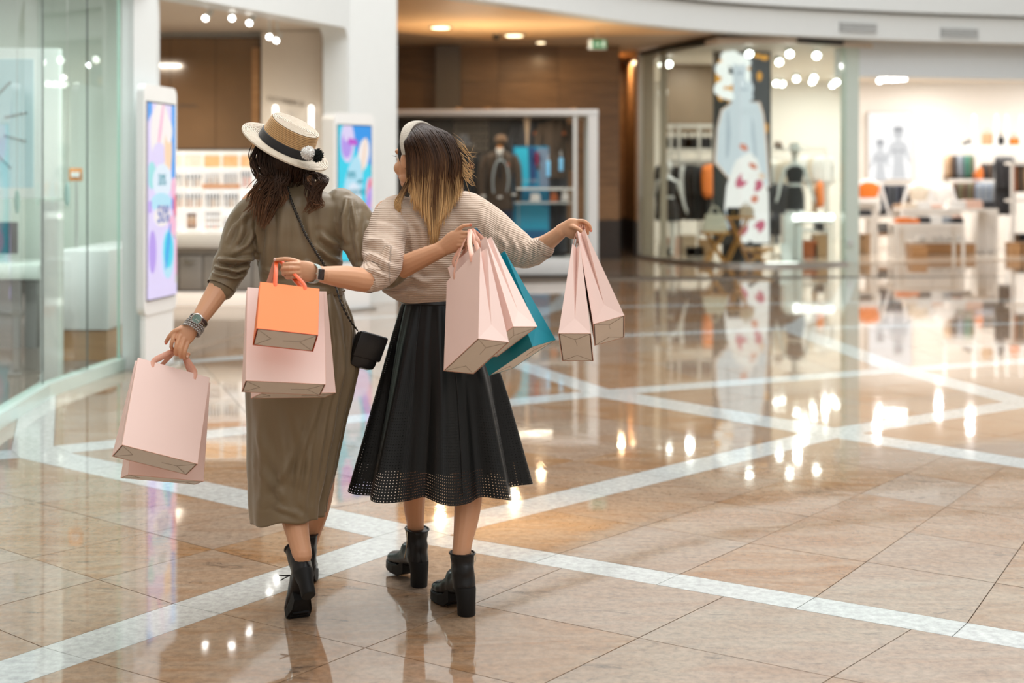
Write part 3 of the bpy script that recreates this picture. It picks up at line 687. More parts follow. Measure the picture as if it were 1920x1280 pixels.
# ================================================================== GREEN EXIT SIGN, VENTS, CEILING LAMPS
c = Q(1120, 83, 21.9)
t = thing('exit_sign', 'small green emergency exit sign hanging below the tan ceiling', 'sign', tuple(c))
ESG = mat('exit_green', (0.01, 0.20, 0.07), 0.4, emit=.5); ESW = mat('exit_white', (0.75, 0.85, 0.78), 0.4, emit=.5)
m = MB(); m.box(c, (.29, .05, .155), bev=.01); m.build('case', GREYPAINT, t)
m = MB(); m.box(c + [.03, -.027, 0], (.22, .004, .13)); m.build('face', ESG, t, smooth=False)
m = MB(); m.box(c + [-.105, -.027, 0], (.05, .005, .13)); m.build('door_mark', ESW, t, smooth=False)
m = MB(); o3 = c + [0, -.031, 0]
m.plate([(-.04, -.012), (.035, -.012), (.035, .012), (-.04, .012)], o3, (1, 0, 0), (0, 0, 1), 0, .002); m.plate(oval(.095, .042, .013, .015), o3, (1, 0, 0), (0, 0, 1), 0, .002); m.plate([(.068, .02), (.105, .03), (.118, .0), (.105, -.01), (.118, -.05), (.105, -.05), (.088, -.015), (.068, -.045), (.06, -.035), (.078, .0)], o3, (1, 0, 0), (0, 0, 1), 0, .002)
m.build('runner_mark', ESW, t, smooth=False)
m = MB(); m.tube([c + [0, 0, .07], (c[0], c[1], 3.86)], .008, 6); m.build('hanger', STEEL, t)

for k, (px, py) in enumerate(((1596, 52), (1800, 62))):
    i = int(np.argmin([abs(960 + p[0] * F / p[1] - px) for p in FAS])); p, n, d = FAS[i], nF[i], dF[i]
    z = CAMH - (py - HZ) * (p[1] - .3) / F; o3 = np.array([p[0] + n[0] * .30, p[1] + n[1] * .30, min(z, 4.08)])
    t = thing('air_vent', 'slotted air vent in the white fascia, %s of the two' % ('left' if k == 0 else 'right'), 'vent', tuple(o3), 'air vents in the fascia')
    ux = np.array([d[0], d[1], 0]); uz = np.array([0, 0, 1.0])
    m = MB(); m.plate([(-.36, -.085), (.36, -.085), (.36, .085), (-.36, .085)], o3, ux, uz, 0, .012); m.build('backing', mat('vent_dark', (.12, .12, .12), .6), t, smooth=False)
    for s in range(5):
        m = MB(); m.plate([(-.35, -.08 + s * .036), (.35, -.08 + s * .036), (.35, -.063 + s * .036), (-.35, -.063 + s * .036)], o3, ux, uz, .012, .03); m.build('slat', WHITE, t, smooth=False)

def downlight(px, py, zc, label, group, r=.07, m_=None, Y=None):
    Y = Y or (zc - CAMH) * F / (HZ - py); x = (px - 960) * Y / F
    t = thing('ceiling_lamp', label, 'lamp', (x, Y, zc), group)
    m = MB(); m.lathe([(r * 1.25, 0), (r * 1.25, -.012), (r, -.02), (r, 0)], (x, Y, zc), 18); m.build('ring', STEEL, t)
    m = MB(); m.cyl((x, Y, zc - .024), r * .93, .012, 16); m.build('diffuser', m_ or LAMP, t)
for px, py, l in ((826, 50, 'left one'), (964, 65, 'middle one')): downlight(px, py, 3.80, 'round warm lamp in the tan soffit, ' + l, 'soffit lamps', .15, LAMPW)
downlight(1014, 97, 3.86, 'small warm lamp near the walnut wall at the back of the corridor', None, .08, LAMPW, Y=25.0)
c = Q(931, 84, 23.2); t = thing('ceiling_camera', 'black dome camera under the corridor ceiling', 'camera', (c[0], 23.2, 3.86))
m = MB(); m.ball((c[0], 23.2, 3.80), .075); m.build('dome', BLACK, t); m = MB(); m.cyl((c[0], 23.2, 3.80), .085, .06); m.build('base', BLACK, t)
# shop spotlights on the fashion shop ceiling
def spot(px, py, Y, label, group, zc=3.70, s=1.0):
    p = Q(px, py, Y); z = min(p[2], zc - .1)
    t = thing('ceiling_spotlight', label, 'lamp', (p[0], Y, zc), group)
    m = MB(); m.tube([(p[0], Y, zc), (p[0], Y, z + .07)], .012, 6); m.build('stem', ALU, t)
    d = np.array([.15 * math.sin(px), -.75, -.45]); d /= np.linalg.norm(d); a = np.array([p[0], Y, z])
    m = MB(); m.tube([a - d * .12, a + d * .04], [.055 * s, .065 * s], 14); m.build('body', ALU, t)
    m = MB(); m.tube([a + d * .041, a + d * .047], .058 * s, 14); m.build('lens', LAMP, t)
for px, py, Y in [(1404, 71, 24.3), (1480, 74, 24.3), (1531, 78, 24.6), (1460, 88, 26), (1582, 96, 24.9), (1493, 132, 30.5), (1526, 126, 30.2), (1455, 154, 32), (1466, 154, 32.2), (1522, 143, 31.4), (1568, 145, 31.6), (1560, 158, 32.4), (1242, 97, 26.6), (1254, 96, 26.5), (1242, 172, 33), (1254, 171, 33)]:
    spot(px, py, Y, 'white spotlight on the ceiling behind the curved shop glass', 'spotlights behind the curved glass')
for px, py, Y in [(1662, 141, 30.5), (1673, 141, 30.6), (1683, 140, 30.4), (1694, 139, 30.3), (1649, 146, 31)]:
    spot(px, py, Y, 'white spotlight in the row above the bright poster of the right-hand shop', 'spotlights above the bright poster', zc=3.70)
for px, py in [(388, 27), (435, 27), (470, 36), (505, 62), (520, 69)]:
    Y = (3.06 - CAMH) * F / (HZ - py)
    spot(px, py + 4, Y, 'small spotlight under the cream soffit of the cosmetics shop', 'soffit spotlights of the cosmetics shop', zc=3.24, s=.45)

# ================================================================== JEWELLERY SHOP BEHIND THE LEFT GLASS
Yd = 10.35
a, b = Q(-120, 90, Yd), Q(110, 372, Yd); a[0] = max(a[0], -4.3)
t = thing('poster_display', 'white framed pale blue clock poster on a white post behind the left glass', 'display', ((b[0] + Q(78, 0, Yd)[0]) / 2, Yd, 0))
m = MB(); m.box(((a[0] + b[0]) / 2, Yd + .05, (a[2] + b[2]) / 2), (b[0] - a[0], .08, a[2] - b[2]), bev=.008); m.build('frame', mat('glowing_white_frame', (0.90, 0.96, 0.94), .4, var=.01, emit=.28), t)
pt = flat('poster_ice', (0.58, 0.78, 0.83), .28)
q = Q(70, 110, Yd); q2 = Q(0, 350, Yd)
m = MB(); m.box(((a[0] + q[0]) / 2 + .02, Yd + .007, (a[2] + b[2]) / 2), (q[0] - a[0] - .1, .006, a[2] - b[2] - .16)); po = m.build('poster', pt, t, smooth=False)
cx, cy = -62, 235
for ang in (-45, -12, 15, 44, 75, -75, 105, -105, 180, 150, -150):
    m = MB(); r0, r1 = 72, 116; ca, sa = math.cos(math.radians(ang)), math.sin(math.radians(ang))
    p0, p1 = Q(cx + ca * r0, cy + sa * r0, Yd), Q(cx + ca * r1, cy + sa * r1, Yd)
    if p0[0] > a[0] + .06 and p1[0] > a[0] + .06: m.tube([(p0[0], Yd + .002, p0[2]), (p1[0], Yd + .002, p1[2])], .010, 6); m.build('hour_mark', mat('hour_mark', (0.50, 0.60, 0.62), .4), po)
x0, x1 = Q(76, 0, Yd)[0], Q(111, 0, Yd)[0]
m = MB(); m.box(((x0 + x1) / 2, Yd + .05, .66), (x1 - x0, .12, 1.32), bev=.006); m.build('post', LACQ, t)
# counter with a till screen
Yc = 12.3
a, b = Q(-260, 505, Yc), Q(76, 505, Yc); zt_ = a[2]
t = thing('counter', 'low pale green counter with a dark front behind the left glass', 'counter', ((a[0] + b[0]) / 2, Yc + .4, 0))
m = MB(); m.box(((a[0] + b[0]) / 2, Yc + .4, zt_ / 2 - .05), (b[0] - a[0] - .1, .7, zt_ - .1)); m.build('cabinet', mat('slate_front', (0.20, 0.19, 0.18), .4), t, smooth=False)
m = MB(); m.box(((a[0] + b[0]) / 2, Yc + .36, zt_ - .02), (b[0] - a[0], .84, .13), bev=.01); m.build('worktop', mat('pale_green_top', (0.74, 0.82, 0.76), .3), t)
c = Q(12, 462, Yc + .3)
t = thing('till_screen', 'black till screen on the pale green counter', 'monitor', (c[0], Yc + .3, zt_ + .045))
m = MB(); m.box((c[0], Yc + .3, zt_ + .26), (.2, .03, .28), bev=.006); m.build('display', BLACK, t)
m = MB(); m.box((c[0], Yc + .33, zt_ + .10), (.05, .03, .14)); m.box((c[0], Yc + .32, zt_ + .05), (.18, .12, .015)); m.build('stand', STEEL, t, smooth=False)
# white low cabinets with warm wooden drawers near the inner end
a, b = Q(112, 690, 11.6), Q(222, 690, 11.6)
t = thing('display_cabinet', 'long white low cabinet with wooden drawers behind the glass edge', 'cabinet', ((a[0] + b[0]) / 2, 12.1, 0))
m = MB(); m.box((-3.47, 12.3, .58), (.44, 1.7, .64), bev=.01); m.build('body', LACQ, t)
m = MB(); m.box((-3.47, 12.32, .13), (.40, 1.66, .24)); m.build('plinth_drawer', WOODL, t, smooth=False)
for px, py in [(120, 84), (163, 79), (202, 78), (121, 121), (142, 147)]:
    downlight(px, py, 3.35, 'small bright lamp in the grey ceiling of the left glass shop', 'lamps of the left glass shop', .05)
c = Q(142, 327, 11.9); t = thing('price_board', 'small orange framed board behind the left glass', 'sign', (c[0], 11.9, 1.22))
m = MB(); m.box((c[0], 11.9, c[2]), (.11, .015, .11), bev=.004); m.build('frame', mat('orange_frame', (0.75, 0.30, 0.08), .4), t)
m = MB(); m.box((c[0], 11.89, c[2]), (.07, .012, .04)); m.build('card', LACQ, t, smooth=False)
m = MB(); m.tube([(c[0], 11.92, .9), (c[0], 11.92, c[2])], .01, 6); m.build('stem', STEEL, t)
for px, py in [(32, 378), (126, 364)]:
    Y = 9.9; c = Q(px, py, Y)
    t = thing('hanging_leaf', 'pale mint leaf shaped ornament behind the glass, %s' % ('left one below the clock poster' if px < 80 else 'right one beside the poster post'), 'ornament', tuple(c), 'mint leaf ornaments')
    m = MB(); m.ball(c, (.02, .006, .085), 10, 8); m.build('leaf', mat('mint_leaf', (.45, .72, .66), .3), t); m = MB(); m.tube([c + [0, 0, .08], (c[0], Y, 3.35)], .002, 4); m.build('thread', STEEL, t)

# ================================================================== COSMETICS SHOP
Yk = 16.3
xa, xb = Q(305, 0, Yk)[0], Q(640, 0, Yk)[0]
t = thing('cosmetics_counter', 'long white cosmetics counter with grey drawer fronts and a glowing white plinth', 'counter', ((xa + xb) / 2, Yk + .3, 0))
def zq(py, Y): return CAMH - (py - HZ) * Y / F
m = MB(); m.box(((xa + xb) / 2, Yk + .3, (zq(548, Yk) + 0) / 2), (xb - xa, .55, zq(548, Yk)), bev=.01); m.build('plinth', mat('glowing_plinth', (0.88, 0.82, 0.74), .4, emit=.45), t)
z0, z1, z2 = zq(547, Yk), zq(466, Yk), zq(436, Yk)
m = MB(); m.box(((xa + xb) / 2, Yk + .32, (z0 + z1) / 2), (xb - xa, .56, z1 - z0)); m.build('carcass', mat('dark_gap', (.16, .15, .14), .5), t, smooth=False)
GREYD = mat('grey_drawer', (0.36, 0.345, 0.325), 0.4, var=.03)
xs = [Q(v, 0, Yk)[0] for v in (305, 334, 380, 426, 472, 520, 568, 616, 640)]
for k in range(8):
    m = MB(); m.box(((xs[k] + xs[k + 1]) / 2, Yk + .03, (z0 + z1) / 2 - .03), (xs[k + 1] - xs[k] - .014, .03, z1 - z0 - .10), bev=.004); d = m.build('drawer', GREYD, t)
    if k in (1, 3): 
        m = MB(); m.tube([((xs[k] + xs[k + 1]) / 2 - .06, Yk + .005, z1 - .14), ((xs[k] + xs[k + 1]) / 2, Yk - .012, z1 - .16), ((xs[k] + xs[k + 1]) / 2 + .06, Yk + .005, z1 - .14)], .012, 6); m.build('handle', STEEL, d)
m = MB(); m.box(((xa + xb) / 2, Yk + .03, z1 - .035), (xb - xa, .04, .05)); m.build('rail', GREYD, t, smooth=False)
m = MB(); m.box(((xa + xb) / 2, Yk + .27, (z1 + z2) / 2), (xb - xa, .66, z2 - z1), bev=.03); m.build('worktop', LACQ, t)
# display unit above
Yu = 16.5
ua, ub = Q(300, 0, Yu)[0], Q(486, 0, Yu)[0]; zt1, zt0 = zq(285, Yu), z2
t = thing('cosmetics_display', 'bright white cosmetics shelf unit with an orange banner on the counter', 'shelf', ((ua + ub) / 2, Yu + .15, z2))
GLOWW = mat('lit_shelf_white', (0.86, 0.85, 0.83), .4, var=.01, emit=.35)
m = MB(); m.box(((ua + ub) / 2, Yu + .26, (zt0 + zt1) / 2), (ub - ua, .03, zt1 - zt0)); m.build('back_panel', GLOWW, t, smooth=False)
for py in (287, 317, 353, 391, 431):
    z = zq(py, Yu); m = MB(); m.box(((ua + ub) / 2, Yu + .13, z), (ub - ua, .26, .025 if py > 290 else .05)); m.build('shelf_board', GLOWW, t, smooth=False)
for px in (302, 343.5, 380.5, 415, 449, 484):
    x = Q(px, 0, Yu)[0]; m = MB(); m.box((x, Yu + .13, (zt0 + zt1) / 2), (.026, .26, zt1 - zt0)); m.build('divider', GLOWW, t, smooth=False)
m = MB(); m.box((Q(345, 0, Yu)[0], Yu + .012, zq(301, Yu)), (.44, .008, .15)); bn = m.build('banner', mat('banner_pink_white', (.88, .66, .52), .4, col2=(.9, .85, .82), scale=14, emit=.25), t, smooth=False)
m = MB(); m.box((Q(430, 0, Yu)[0], Yu + .012, zq(301, Yu)), (.62, .008, .15)); m.build('banner', mat('banner_orange', (.86, .36, .08), .4, col2=(.9, .70, .45), scale=11, emit=.25), t, smooth=False)
m = MB(); m.box((Q(415, 0, Yu)[0], Yu - .006, zq(349, Yu)), (.44, .008, .05)); m.build('price_strip', mat('strip_orange', (.80, .32, .12), .4, col2=(.85, .6, .4), scale=20), t, smooth=False)
CC = {'black': mat('cap_black', (.03, .03, .03), .3), 'beige': mat('make_up_beige', (.55, .38, .24), .35, var=.2, scale=30), 'brown': mat('make_up_brown', (.20, .09, .04), .35, var=.3, scale=30), 'tan': mat('make_up_tan', (.48, .24, .10), .35, var=.2), 'grey': mat('make_up_grey', (.36, .33, .31), .3), 'red': mat('make_up_coral', (.75, .20, .08), .35), 'clear': mat('make_up_clear', (.70, .66, .62), .2)}
def product(kind, px, zb, h, w, body, cap, label, group, Yo=.05):
    x = Q(px, 0, Yu)[0]; t = thing('cosmetic_' + kind, label, 'cosmetics', (x, Yu + Yo, zb), group)
    m = MB(); hb = h * .62
    if kind == 'palette': m.box((x, Yu + Yo, zb + h / 2), (w, .03, h), bev=.004); m.build('case', CC[body], t)
    else:
        m.cyl((x, Yu + Yo, zb), w / 2, hb, 8); m.build('body', CC[body], t); m = MB(); m.cyl((x, Yu + Yo, zb + hb), w * .42, h - hb, 8, r2=w * .36); m.build('cap', CC[cap], t)
rr = random.Random(4)
def row(px0, px1, n, py, h, w, bodies, cap, kind, where):
    for i in range(n): product(kind, px0 + (px1 - px0) * (i + .5) / n, zq(py, Yu) + .013, h, w, bodies[i % len(bodies)], cap, 'small cosmetic %s on the white display, %s' % (kind, where), 'cosmetics: ' + where)
row(305, 342, 5, 353, .15, .024, ['grey', 'clear'], 'black', 'bottle', 'first cell of the upper row')
row(345, 379, 5, 353, .15, .026, ['beige', 'clear', 'grey'], 'black', 'bottle', 'second cell of the upper row')
row(383, 413, 8, 353, .17, .016, ['grey', 'clear', 'beige'], 'clear', 'brush', 'third cell of the upper row')
row(417, 447, 8, 353, .17, .016, ['clear', 'grey'], 'grey', 'brush', 'fourth cell of the upper row')
row(450, 470, 4, 353, .19, .022, ['clear', 'red'], 'black', 'bottle', 'end cell of the upper row')
for a_, b_, wn in ((305, 342, 'first'), (345, 379, 'second'), (383, 413, 'third'), (417, 447, 'fourth')):
    row(a_, b_, 5, 391, .16, .026, ['beige', 'tan', 'clear'] if wn in ('first', 'second') else ['clear', 'grey', 'beige'], 'black', 'bottle', wn + ' cell of the middle row')
for k in range(4):
    for j in range(2):
        for a_, wn, bod in ((316 + j * 9 - 5, 'first', 'brown'), (353 + j * 9, 'second', ('brown', 'tan', 'beige', 'brown')[k])):
            product('palette', a_, zq(431, Yu) + .015 + k * .046, .042, .046, bod, 'black', 'dark powder palette in the %s bottom cell' % wn, 'cosmetics: palettes of the %s bottom cell' % wn)
for k in range(3):
    row(383, 413, 6, 431 - 12 * k, .05, .02, [('red', 'beige', 'clear')[k % 3], 'beige', 'grey'][k:] or ['grey'], 'grey', 'pot', 'third bottom cell, %s tier' % ('front', 'middle', 'back')[k])
row(417, 447, 6, 431, .15, .022, ['grey', 'clear'], 'clear', 'bottle', 'fourth cell of the bottom row')

# ================================================================== GARMENTS AND MANNEQUINS
FAB = {}
def fab(name, col, var=.12, scale=25, sheen=.2, rough=.85, **k):
    if name not in FAB: FAB[name] = mat('cloth_' + name, col, rough, var=var, scale=scale, sheen=sheen, **k)
    return FAB[name]
for n_, c_ in dict(black=(.018, .018, .02), charcoal=(.035, .035, .040), navy=(.02, .03, .06), white=(.80, .78, .75), cream=(.70, .60, .48), tan=(.45, .28, .15), brown=(.11, .06, .03), olive=(.12, .12, .06), green=(.05, .17, .12), orange=(.80, .20, .02), denim=(.20, .25, .32), greydenim=(.30, .33, .37), rust=(.42, .12, .04), beige=(.56, .42, .30), slate=(.12, .14, .17), tweed=(.075, .050, .034), blush=(.75, .50, .40)).items(): fab(n_, c_)
_gcache = {}
def garment_mesh(kind, seed):
    """a garment on its hanger seen from the side or the front: shoulders, body with hanging folds, sleeves"""
    key = (kind, seed)
    if key in _gcache: return _gcache[key]
    r = random.Random(seed); m = MB(); rings = []; n = 18
    prof = {'top': [(0, .05, .03), (-.03, .17, .05), (-.10, .21, .06), (-.3, .19, .065), (-.55, .20, .07), (-.66, .21, .07)],
            'coat': [(0, .05, .03), (-.03, .19, .06), (-.12, .23, .075), (-.45, .20, .08), (-.9, .23, .09), (-1.1, .25, .09)],
            'trousers': [(0, .18, .03), (-.05, .18, .05), (-.4, .17, .05), (-.8, .15, .045), (-.95, .14, .04)]}[kind]
    for z, w, d in prof:
        a = np.linspace(0, 2 * math.pi, n, endpoint=False)
        rip = 1 + .12 * np.sin(a * 5 + r.random() * 6) * min(1, -z * 2)
        rings.append(np.stack([np.cos(a) * w * rip, np.sin(a) * d * rip, a * 0 + z + .012 * np.sin(a * 3)], 1))
    m.loft(rings[::-1])
    if kind != 'trousers':
        for s in (-1, 1): m.tube(smoothline([(s * .17, 0, -.05), (s * .235, 0, -.22), (s * .25, -.01, -.42), (s * .245, -.02, -.6)], 8), [.06, .062, .06, .056, .054, .052, .05, .05], 8)
    me = m.mesh('garment'); me.shade_smooth(); _gcache[key] = me
    return me
HOOK = None
def garment(kind, px, py, Y, col, label, group, rz=1.35, s=1.0, cat='clothing'):
    c = Q(px, py, Y); seed = int(px) % 3
    t = thing('hanging_' + {'top': 'blouse', 'coat': 'coat', 'trousers': 'trousers'}[kind], label, cat, tuple(c), group)
    t.rotation_euler = (0, 0, rz); t.scale = (s, s, s)
    me = garment_mesh(kind, seed).copy(); me.materials.append(fab(col, (.5, .5, .5))); o = bpy.data.objects.new('cloth_body', me); COL.objects.link(o); o.parent = t
    global HOOK
    if HOOK is None:
        m = MB(); m.tube([(0, 0, -.01), (0, 0, .05), (.02, 0, .075), (.0, 0, .09), (-.02, 0, .075)], .005, 5); HOOK = m.mesh('hook'); HOOK.materials.append(STEEL)
    h = bpy.data.objects.new('hanger_hook', HOOK); COL.objects.link(h); h.parent = t
    return t
def railing(label, px0, px1, py, Y, m_=None, zfloor=0.01, posts=(0, 1), group=None):
    a, b = Q(px0, py, Y), Q(px1, py, Y); t = thing('clothes_rail', label, 'clothes rail', ((a[0] + b[0]) / 2, Y, zfloor), group)
    m = MB(); m.tube([a, b], .016, 8); m.build('bar', m_ or ALU, t)
    for k in posts:
        x = a[0] if k == 0 else b[0]; m = MB(); m.box((x, Y, (zfloor + a[2]) / 2), (.035, .035, a[2] - zfloor)); m.build('post', m_ or ALU, t, smooth=False)
    m = MB(); m.box(((a[0] + b[0]) / 2, Y, zfloor + .02), (b[0] - a[0], .05, .03)); m.build('base_bar', m_ or ALU, t, smooth=False)
    return t
def mannequin_skin(): return mat('mannequin_white', (.82, .81, .80), .25, var=.015)
def mannequin(label, px, pyhead, Y, zbase, head=True, arms='down', top='black', bottom='black', hat=None, wide=1.0, full=False):
    c = Q(px, pyhead, Y); H = c[2]; x = c[0]; k = (H - zbase); t = thing('mannequin', label, 'mannequin', (x, Y, zbase))
    s = 1.0; m = MB(); zt = H
    body = MB()
    def rg(z, w, d, cy=0, n=20): a = np.linspace(0, 2 * math.pi, n, endpoint=False); return np.stack([x + np.cos(a) * w * wide, Y + cy + np.sin(a) * d, a * 0 + z], 1)
    if head:
        body.ball((x, Y - .01, H - .12), (.072, .09, .115), 14, 10); body.tube([(x, Y, H - .2), (x, Y + .01, H - .32)], [.045, .055], 12)
    zs = H - .30 if head else H
    body.loft([rg(z, w, d) for z, w, d in [(zs, .05, .05), (zs - .04, .13, .07), (zs - .09, .175, .085), (zs - .2, .16, .10), (zs - .38, .115, .085), (zs - .5, .15, .105), (zs - .62, .17, .11), (zs - .7, .16, .10)]][::-1])
    for sd in (-1, 1):
        sh = np.array([x + sd * .17 * wide, Y, zs - .07])
        el = sh + np.array([sd * .09, .0, -.29]); wr = el + np.array([sd * .05, -.06, -.22])
        body.tube(smoothline([sh, el, wr], 8), np.linspace(.042, .024, 8), 10); body.tube(smoothline([wr, wr + [sd * .03, -.02, -.07], wr + [sd * .035, -.03, -.14]], 5), [.02, .033, .03, .02, .008], 8, r2=[.015, .017, .014, .01, .005])
    if full:
        for sd in (-1, 1): body.tube(smoothline([(x + sd * .08, Y, zs - .62), (x + sd * .09, Y, zs - .95), (x + sd * .08, Y, zbase + .05)], 8), np.linspace(.085, .035, 8), 12); body.ball((x + sd * .08, Y - .05, zbase + .035), (.04, .10, .03))
    else:
        for sd in (-1, 1): body.tube([(x + sd * .08, Y, zs - .62), (x + sd * .085, Y, zbase)], [.085, .075], 12)
    me = remesh(body, .012, 2); o = finish('body', me, mannequin_skin(), t)
    if top:
        m = MB(); m.loft([rg(z, w + .012, d + .014) for z, w, d in [(zs - .06, .10, .075), (zs - .12, .165, .09), (zs - .2, .16, .10), (zs - .36, .118, .087)]][::-1]); m.build('top', fab(top, (.5,) * 3), t)
    if bottom:
        m = MB(); zz = zs - .41
        m.loft([rg(z, w + .012, d + .014) for z, w, d in [(zz, .118, .088), (zz - .1, .15, .105), (zz - .22, .17, .112), (max(zbase + .02, zz - .42), .175, .11)]][::-1]); m.build('shorts', fab(bottom, (.5,) * 3), t)
    if hat:
        m = MB(); m.lathe([(.0, .10), (.07, .10), (.09, .06), (.095, .0), (.20, -.02), (.21, -.035), (.09, -.02)], (x, Y - .01, H - .06), 22); m.build('hat', fab(hat, (.5,) * 3), t)
    return t

# ------------------------------------------------------------------ menswear showcase
Ys = 21.3
xa, xb = Q(700, 0, Ys)[0], Q(1122, 0, Ys)[0]; zt1 = zq(205, Ys)
t = thing('showcase', 'large white framed glass showcase of menswear in the corridor mouth', 'showcase', ((xa + xb) / 2, Ys + .5, 0))
D = 1.1
SGLASS = glass_mat('coated_showcase_glass', (.97, .98, .97), 1.16)
FR = mat('showcase_white', (.74, .75, .74), .35, var=.02)
m = MB(); m.box(((xa + xb) / 2, Ys + D / 2, .14), (xb - xa, D, .24), bev=.01); m.build('plinth', FR, t)
m = MB(); m.box(((xa + xb) / 2, Ys + D / 2, .012), (xb - xa - .08, D - .08, .024)); m.build('shadow_base', BLACK, t, smooth=False)
m = MB(); m.box(((xa + xb) / 2, Ys + D / 2, zt1 - .045), (xb - xa, D, .09), bev=.008); m.build('top_frame', FR, t)
for x in (xa + .05, xb - .08):
    for y in (Ys + .05, Ys + D - .05): m = MB(); m.box((x, y, zt1 / 2 + .1), (.15 if x > 0 else .10, .10, zt1 - .35)); m.build('corner_post', FR, t, smooth=False)
xm = Q(1075, 0, Ys)[0]
m = MB(); m.box((xm + .03, Ys + .06, zt1 / 2 + .1), (.06, .06, zt1 - .35)); m.build('mullion', FR, t, smooth=False)
m = MB(); m.box(((xa + xb) / 2, Ys + .03, zt1 / 2 + .08), (xb - xa - .2, .012, zt1 - .35)); m.build('front_glass', SGLASS, t, smooth=False)
m = MB(); m.box((xb - .03, Ys + D / 2, zt1 / 2 + .08), (.012, D - .2, zt1 - .35)); m.build('side_glass', GLASS, t, smooth=False)
m = MB(); m.box(((xa + xm) / 2, Ys + D - .04, zt1 / 2 + .08), (xm - xa - .1, .03, zt1 - .35)); m.build('back_panel', mat('showcase_back', (.055, .042, .034), .4, var=.4, scale=3), t, smooth=False)
m = MB()
for i in range(6):
    for k in range(5):
        c = Q(886 + i * 11 - 30, 222 + k * 14, Ys + D - .08); m.tube([c + [-.04, 0, -.05], c + [.04, 0, .05]], .007, 5); m.tube([c + [.04, 0, -.05], c + [-.04, 0, .05]], .007, 5)
m.build('lattice_screen', mat('lattice_pale', (.50, .42, .34), .4), t)
area('showcase_lamp', ((xa + xb) / 2, Ys + .16, zt1 - .12), 2.0, 12, WARM, sizey=.1)
for px in (860, 914, 1075):          # small uplights on the showcase roof wash the soffit
    c = Q(px, 0, Ys + .4); m = MB(); m.cyl((c[0], Ys + .4, zt1), .05, .035, 14); m.cyl((c[0], Ys + .4, zt1 + .035), .04, .012, 14); m.build('roof_uplight', mat('uplight_bronze', (.45, .25, .10), .35, .6), t)
    area('uplight', (c[0], Ys + .4, zt1 + .06), .08, 9, (1.0, .84, .64), target=(c[0], Ys + .2, 5))
def jacket(label, px, pytop, Y, col, shirt=None, tie=None, bust=None, h=1.05, w=.24, cards=(), pants=None):
    c = Q(px, pytop, Y); x, z = c[0], c[2]; t = thing('suit_jacket', label, 'jacket', (x, Y, max(.27, z - h)))
    n = 24; a = np.linspace(0, 2 * math.pi, n, endpoint=False)
    def rg(dz, ww, d): return np.stack([x + np.cos(a) * ww, Y + np.sin(a) * d, a * 0 + z + dz], 1)
    m = MB(); m.loft([rg(dz, ww, d) for dz, ww, d in [(0, .06, .05), (-.03, .13, .07), (-.07, w * .86, .10), (-.13, w * .9, .12), (-.3, w * .86, .13), (-.5, w * .76, .12), (-.75, w * .86, .13), (-h * .86, w * .92, .13)]][::-1]); bd = m.build('jacket_body', fab(col, (.5,) * 3), t)
    for s in (-1, 1):
        m = MB(); m.tube(smoothline([(x + s * w * .8, Y, z - .09), (x + s * w * 1.08, Y - .01, z - .25), (x + s * w * 1.16, Y - .03, z - .5), (x + s * w * 1.12, Y - .06, z - .78)], 10), np.linspace(.075, .055, 10), 12); sl_ = m.build('sleeve', fab(col, (.5,) * 3), t)
        m = MB(); yl = Y - .135
        m.plate([(s * .015, -.50), (s * .10, -.22), (s * .085, -.17), (s * .115, -.15), (s * .07, -.01), (s * .045, -.0), (s * .02, -.25)][::s], (x, yl, z), (1, 0, 0), (0, 0, 1), -.03, .012); m.build('lapel', fab(col, (.5,) * 3), t, smooth=False)
    if shirt:
        m = MB(); m.plate([(0, -.46), (.06, -.12), (.055, .03), (-.055, .03), (-.06, -.12)], (x, Y - .128, z), (1, 0, 0), (0, 0, 1), -.03, .008); m.build('shirt_front', fab(shirt, (.5,) * 3), t, smooth=False)
        for s in (-1, 1): m = MB(); m.plate([(s * .004, -.06), (s * .055, -.10), (s * .06, .03), (s * .02, .035)][::s], (x, Y - .136, z), (1, 0, 0), (0, 0, 1), 0, .01); m.build('collar', fab(shirt, (.5,) * 3), t, smooth=False)
    if tie:
        m = MB(); m.plate([(-.018, -.045), (.018, -.045), (.014, -.08), (.03, -.40), (0, -.45), (-.03, -.40), (-.014, -.08)], (x, Y - .142, z), (1, 0, 0), (0, 0, 1), 0, .012); m.build('tie', fab(tie, (.5,) * 3), t, smooth=False)
    m = MB(); m.plate([(.10, -.24), (.155, -.235), (.15, -.20), (.13, -.185), (.105, -.20)], (x, Y - .118, z), (1, 0, 0), (0, 0, 1), 0, .012); m.build('pocket_square', fab('rust', (.5,) * 3), t, smooth=False)
    if bust:
        m = MB(); m.tube([(x, Y, z - .05), (x, Y, z + .06)], [.055, .05], 14); m.ball((x, Y, z + .06), (.05, .05, .02)); m.build('neck', mat('bust_' + bust, (.55, .22, .05) if bust == 'amber' else (.25, .14, .08), .4), t)
        if bust == 'hatted':
            m = MB(); m.lathe([(0, .24), (.09, .23), (.11, .15), (.115, .10), (.19, .085), (.20, .07), (.11, .075)], (x, Y, z + .03), 20); m.build('hat', fab('charcoal', (.5,) * 3), t)
        else:
            m = MB(); m.ball((x + .02, Y, z + .16), (.10, .09, .085), 14, 10); m.build('cap', fab('brown', (.5,) * 3), t)
    m = MB(); m.tube([(x, Y, .26), (x, Y, z - .5)], .022, 8); m.cyl((x, Y, .26), .16, .02, 20); m.build('stand', BLACK, t)
    if pants:
        for s in (-1, 1): m = MB(); m.tube([(x + s * .09, Y, z - h * .80), (x + s * .095, Y, .32)], [.11, .08], 12); m.build('trouser_leg', fab(pants, (.5,) * 3), t)
    return t
jacket('black jacket under a dark brimmed hat at the left of the showcase', 868, 285, Ys + .45, 'black', bust='hatted', pants='black')
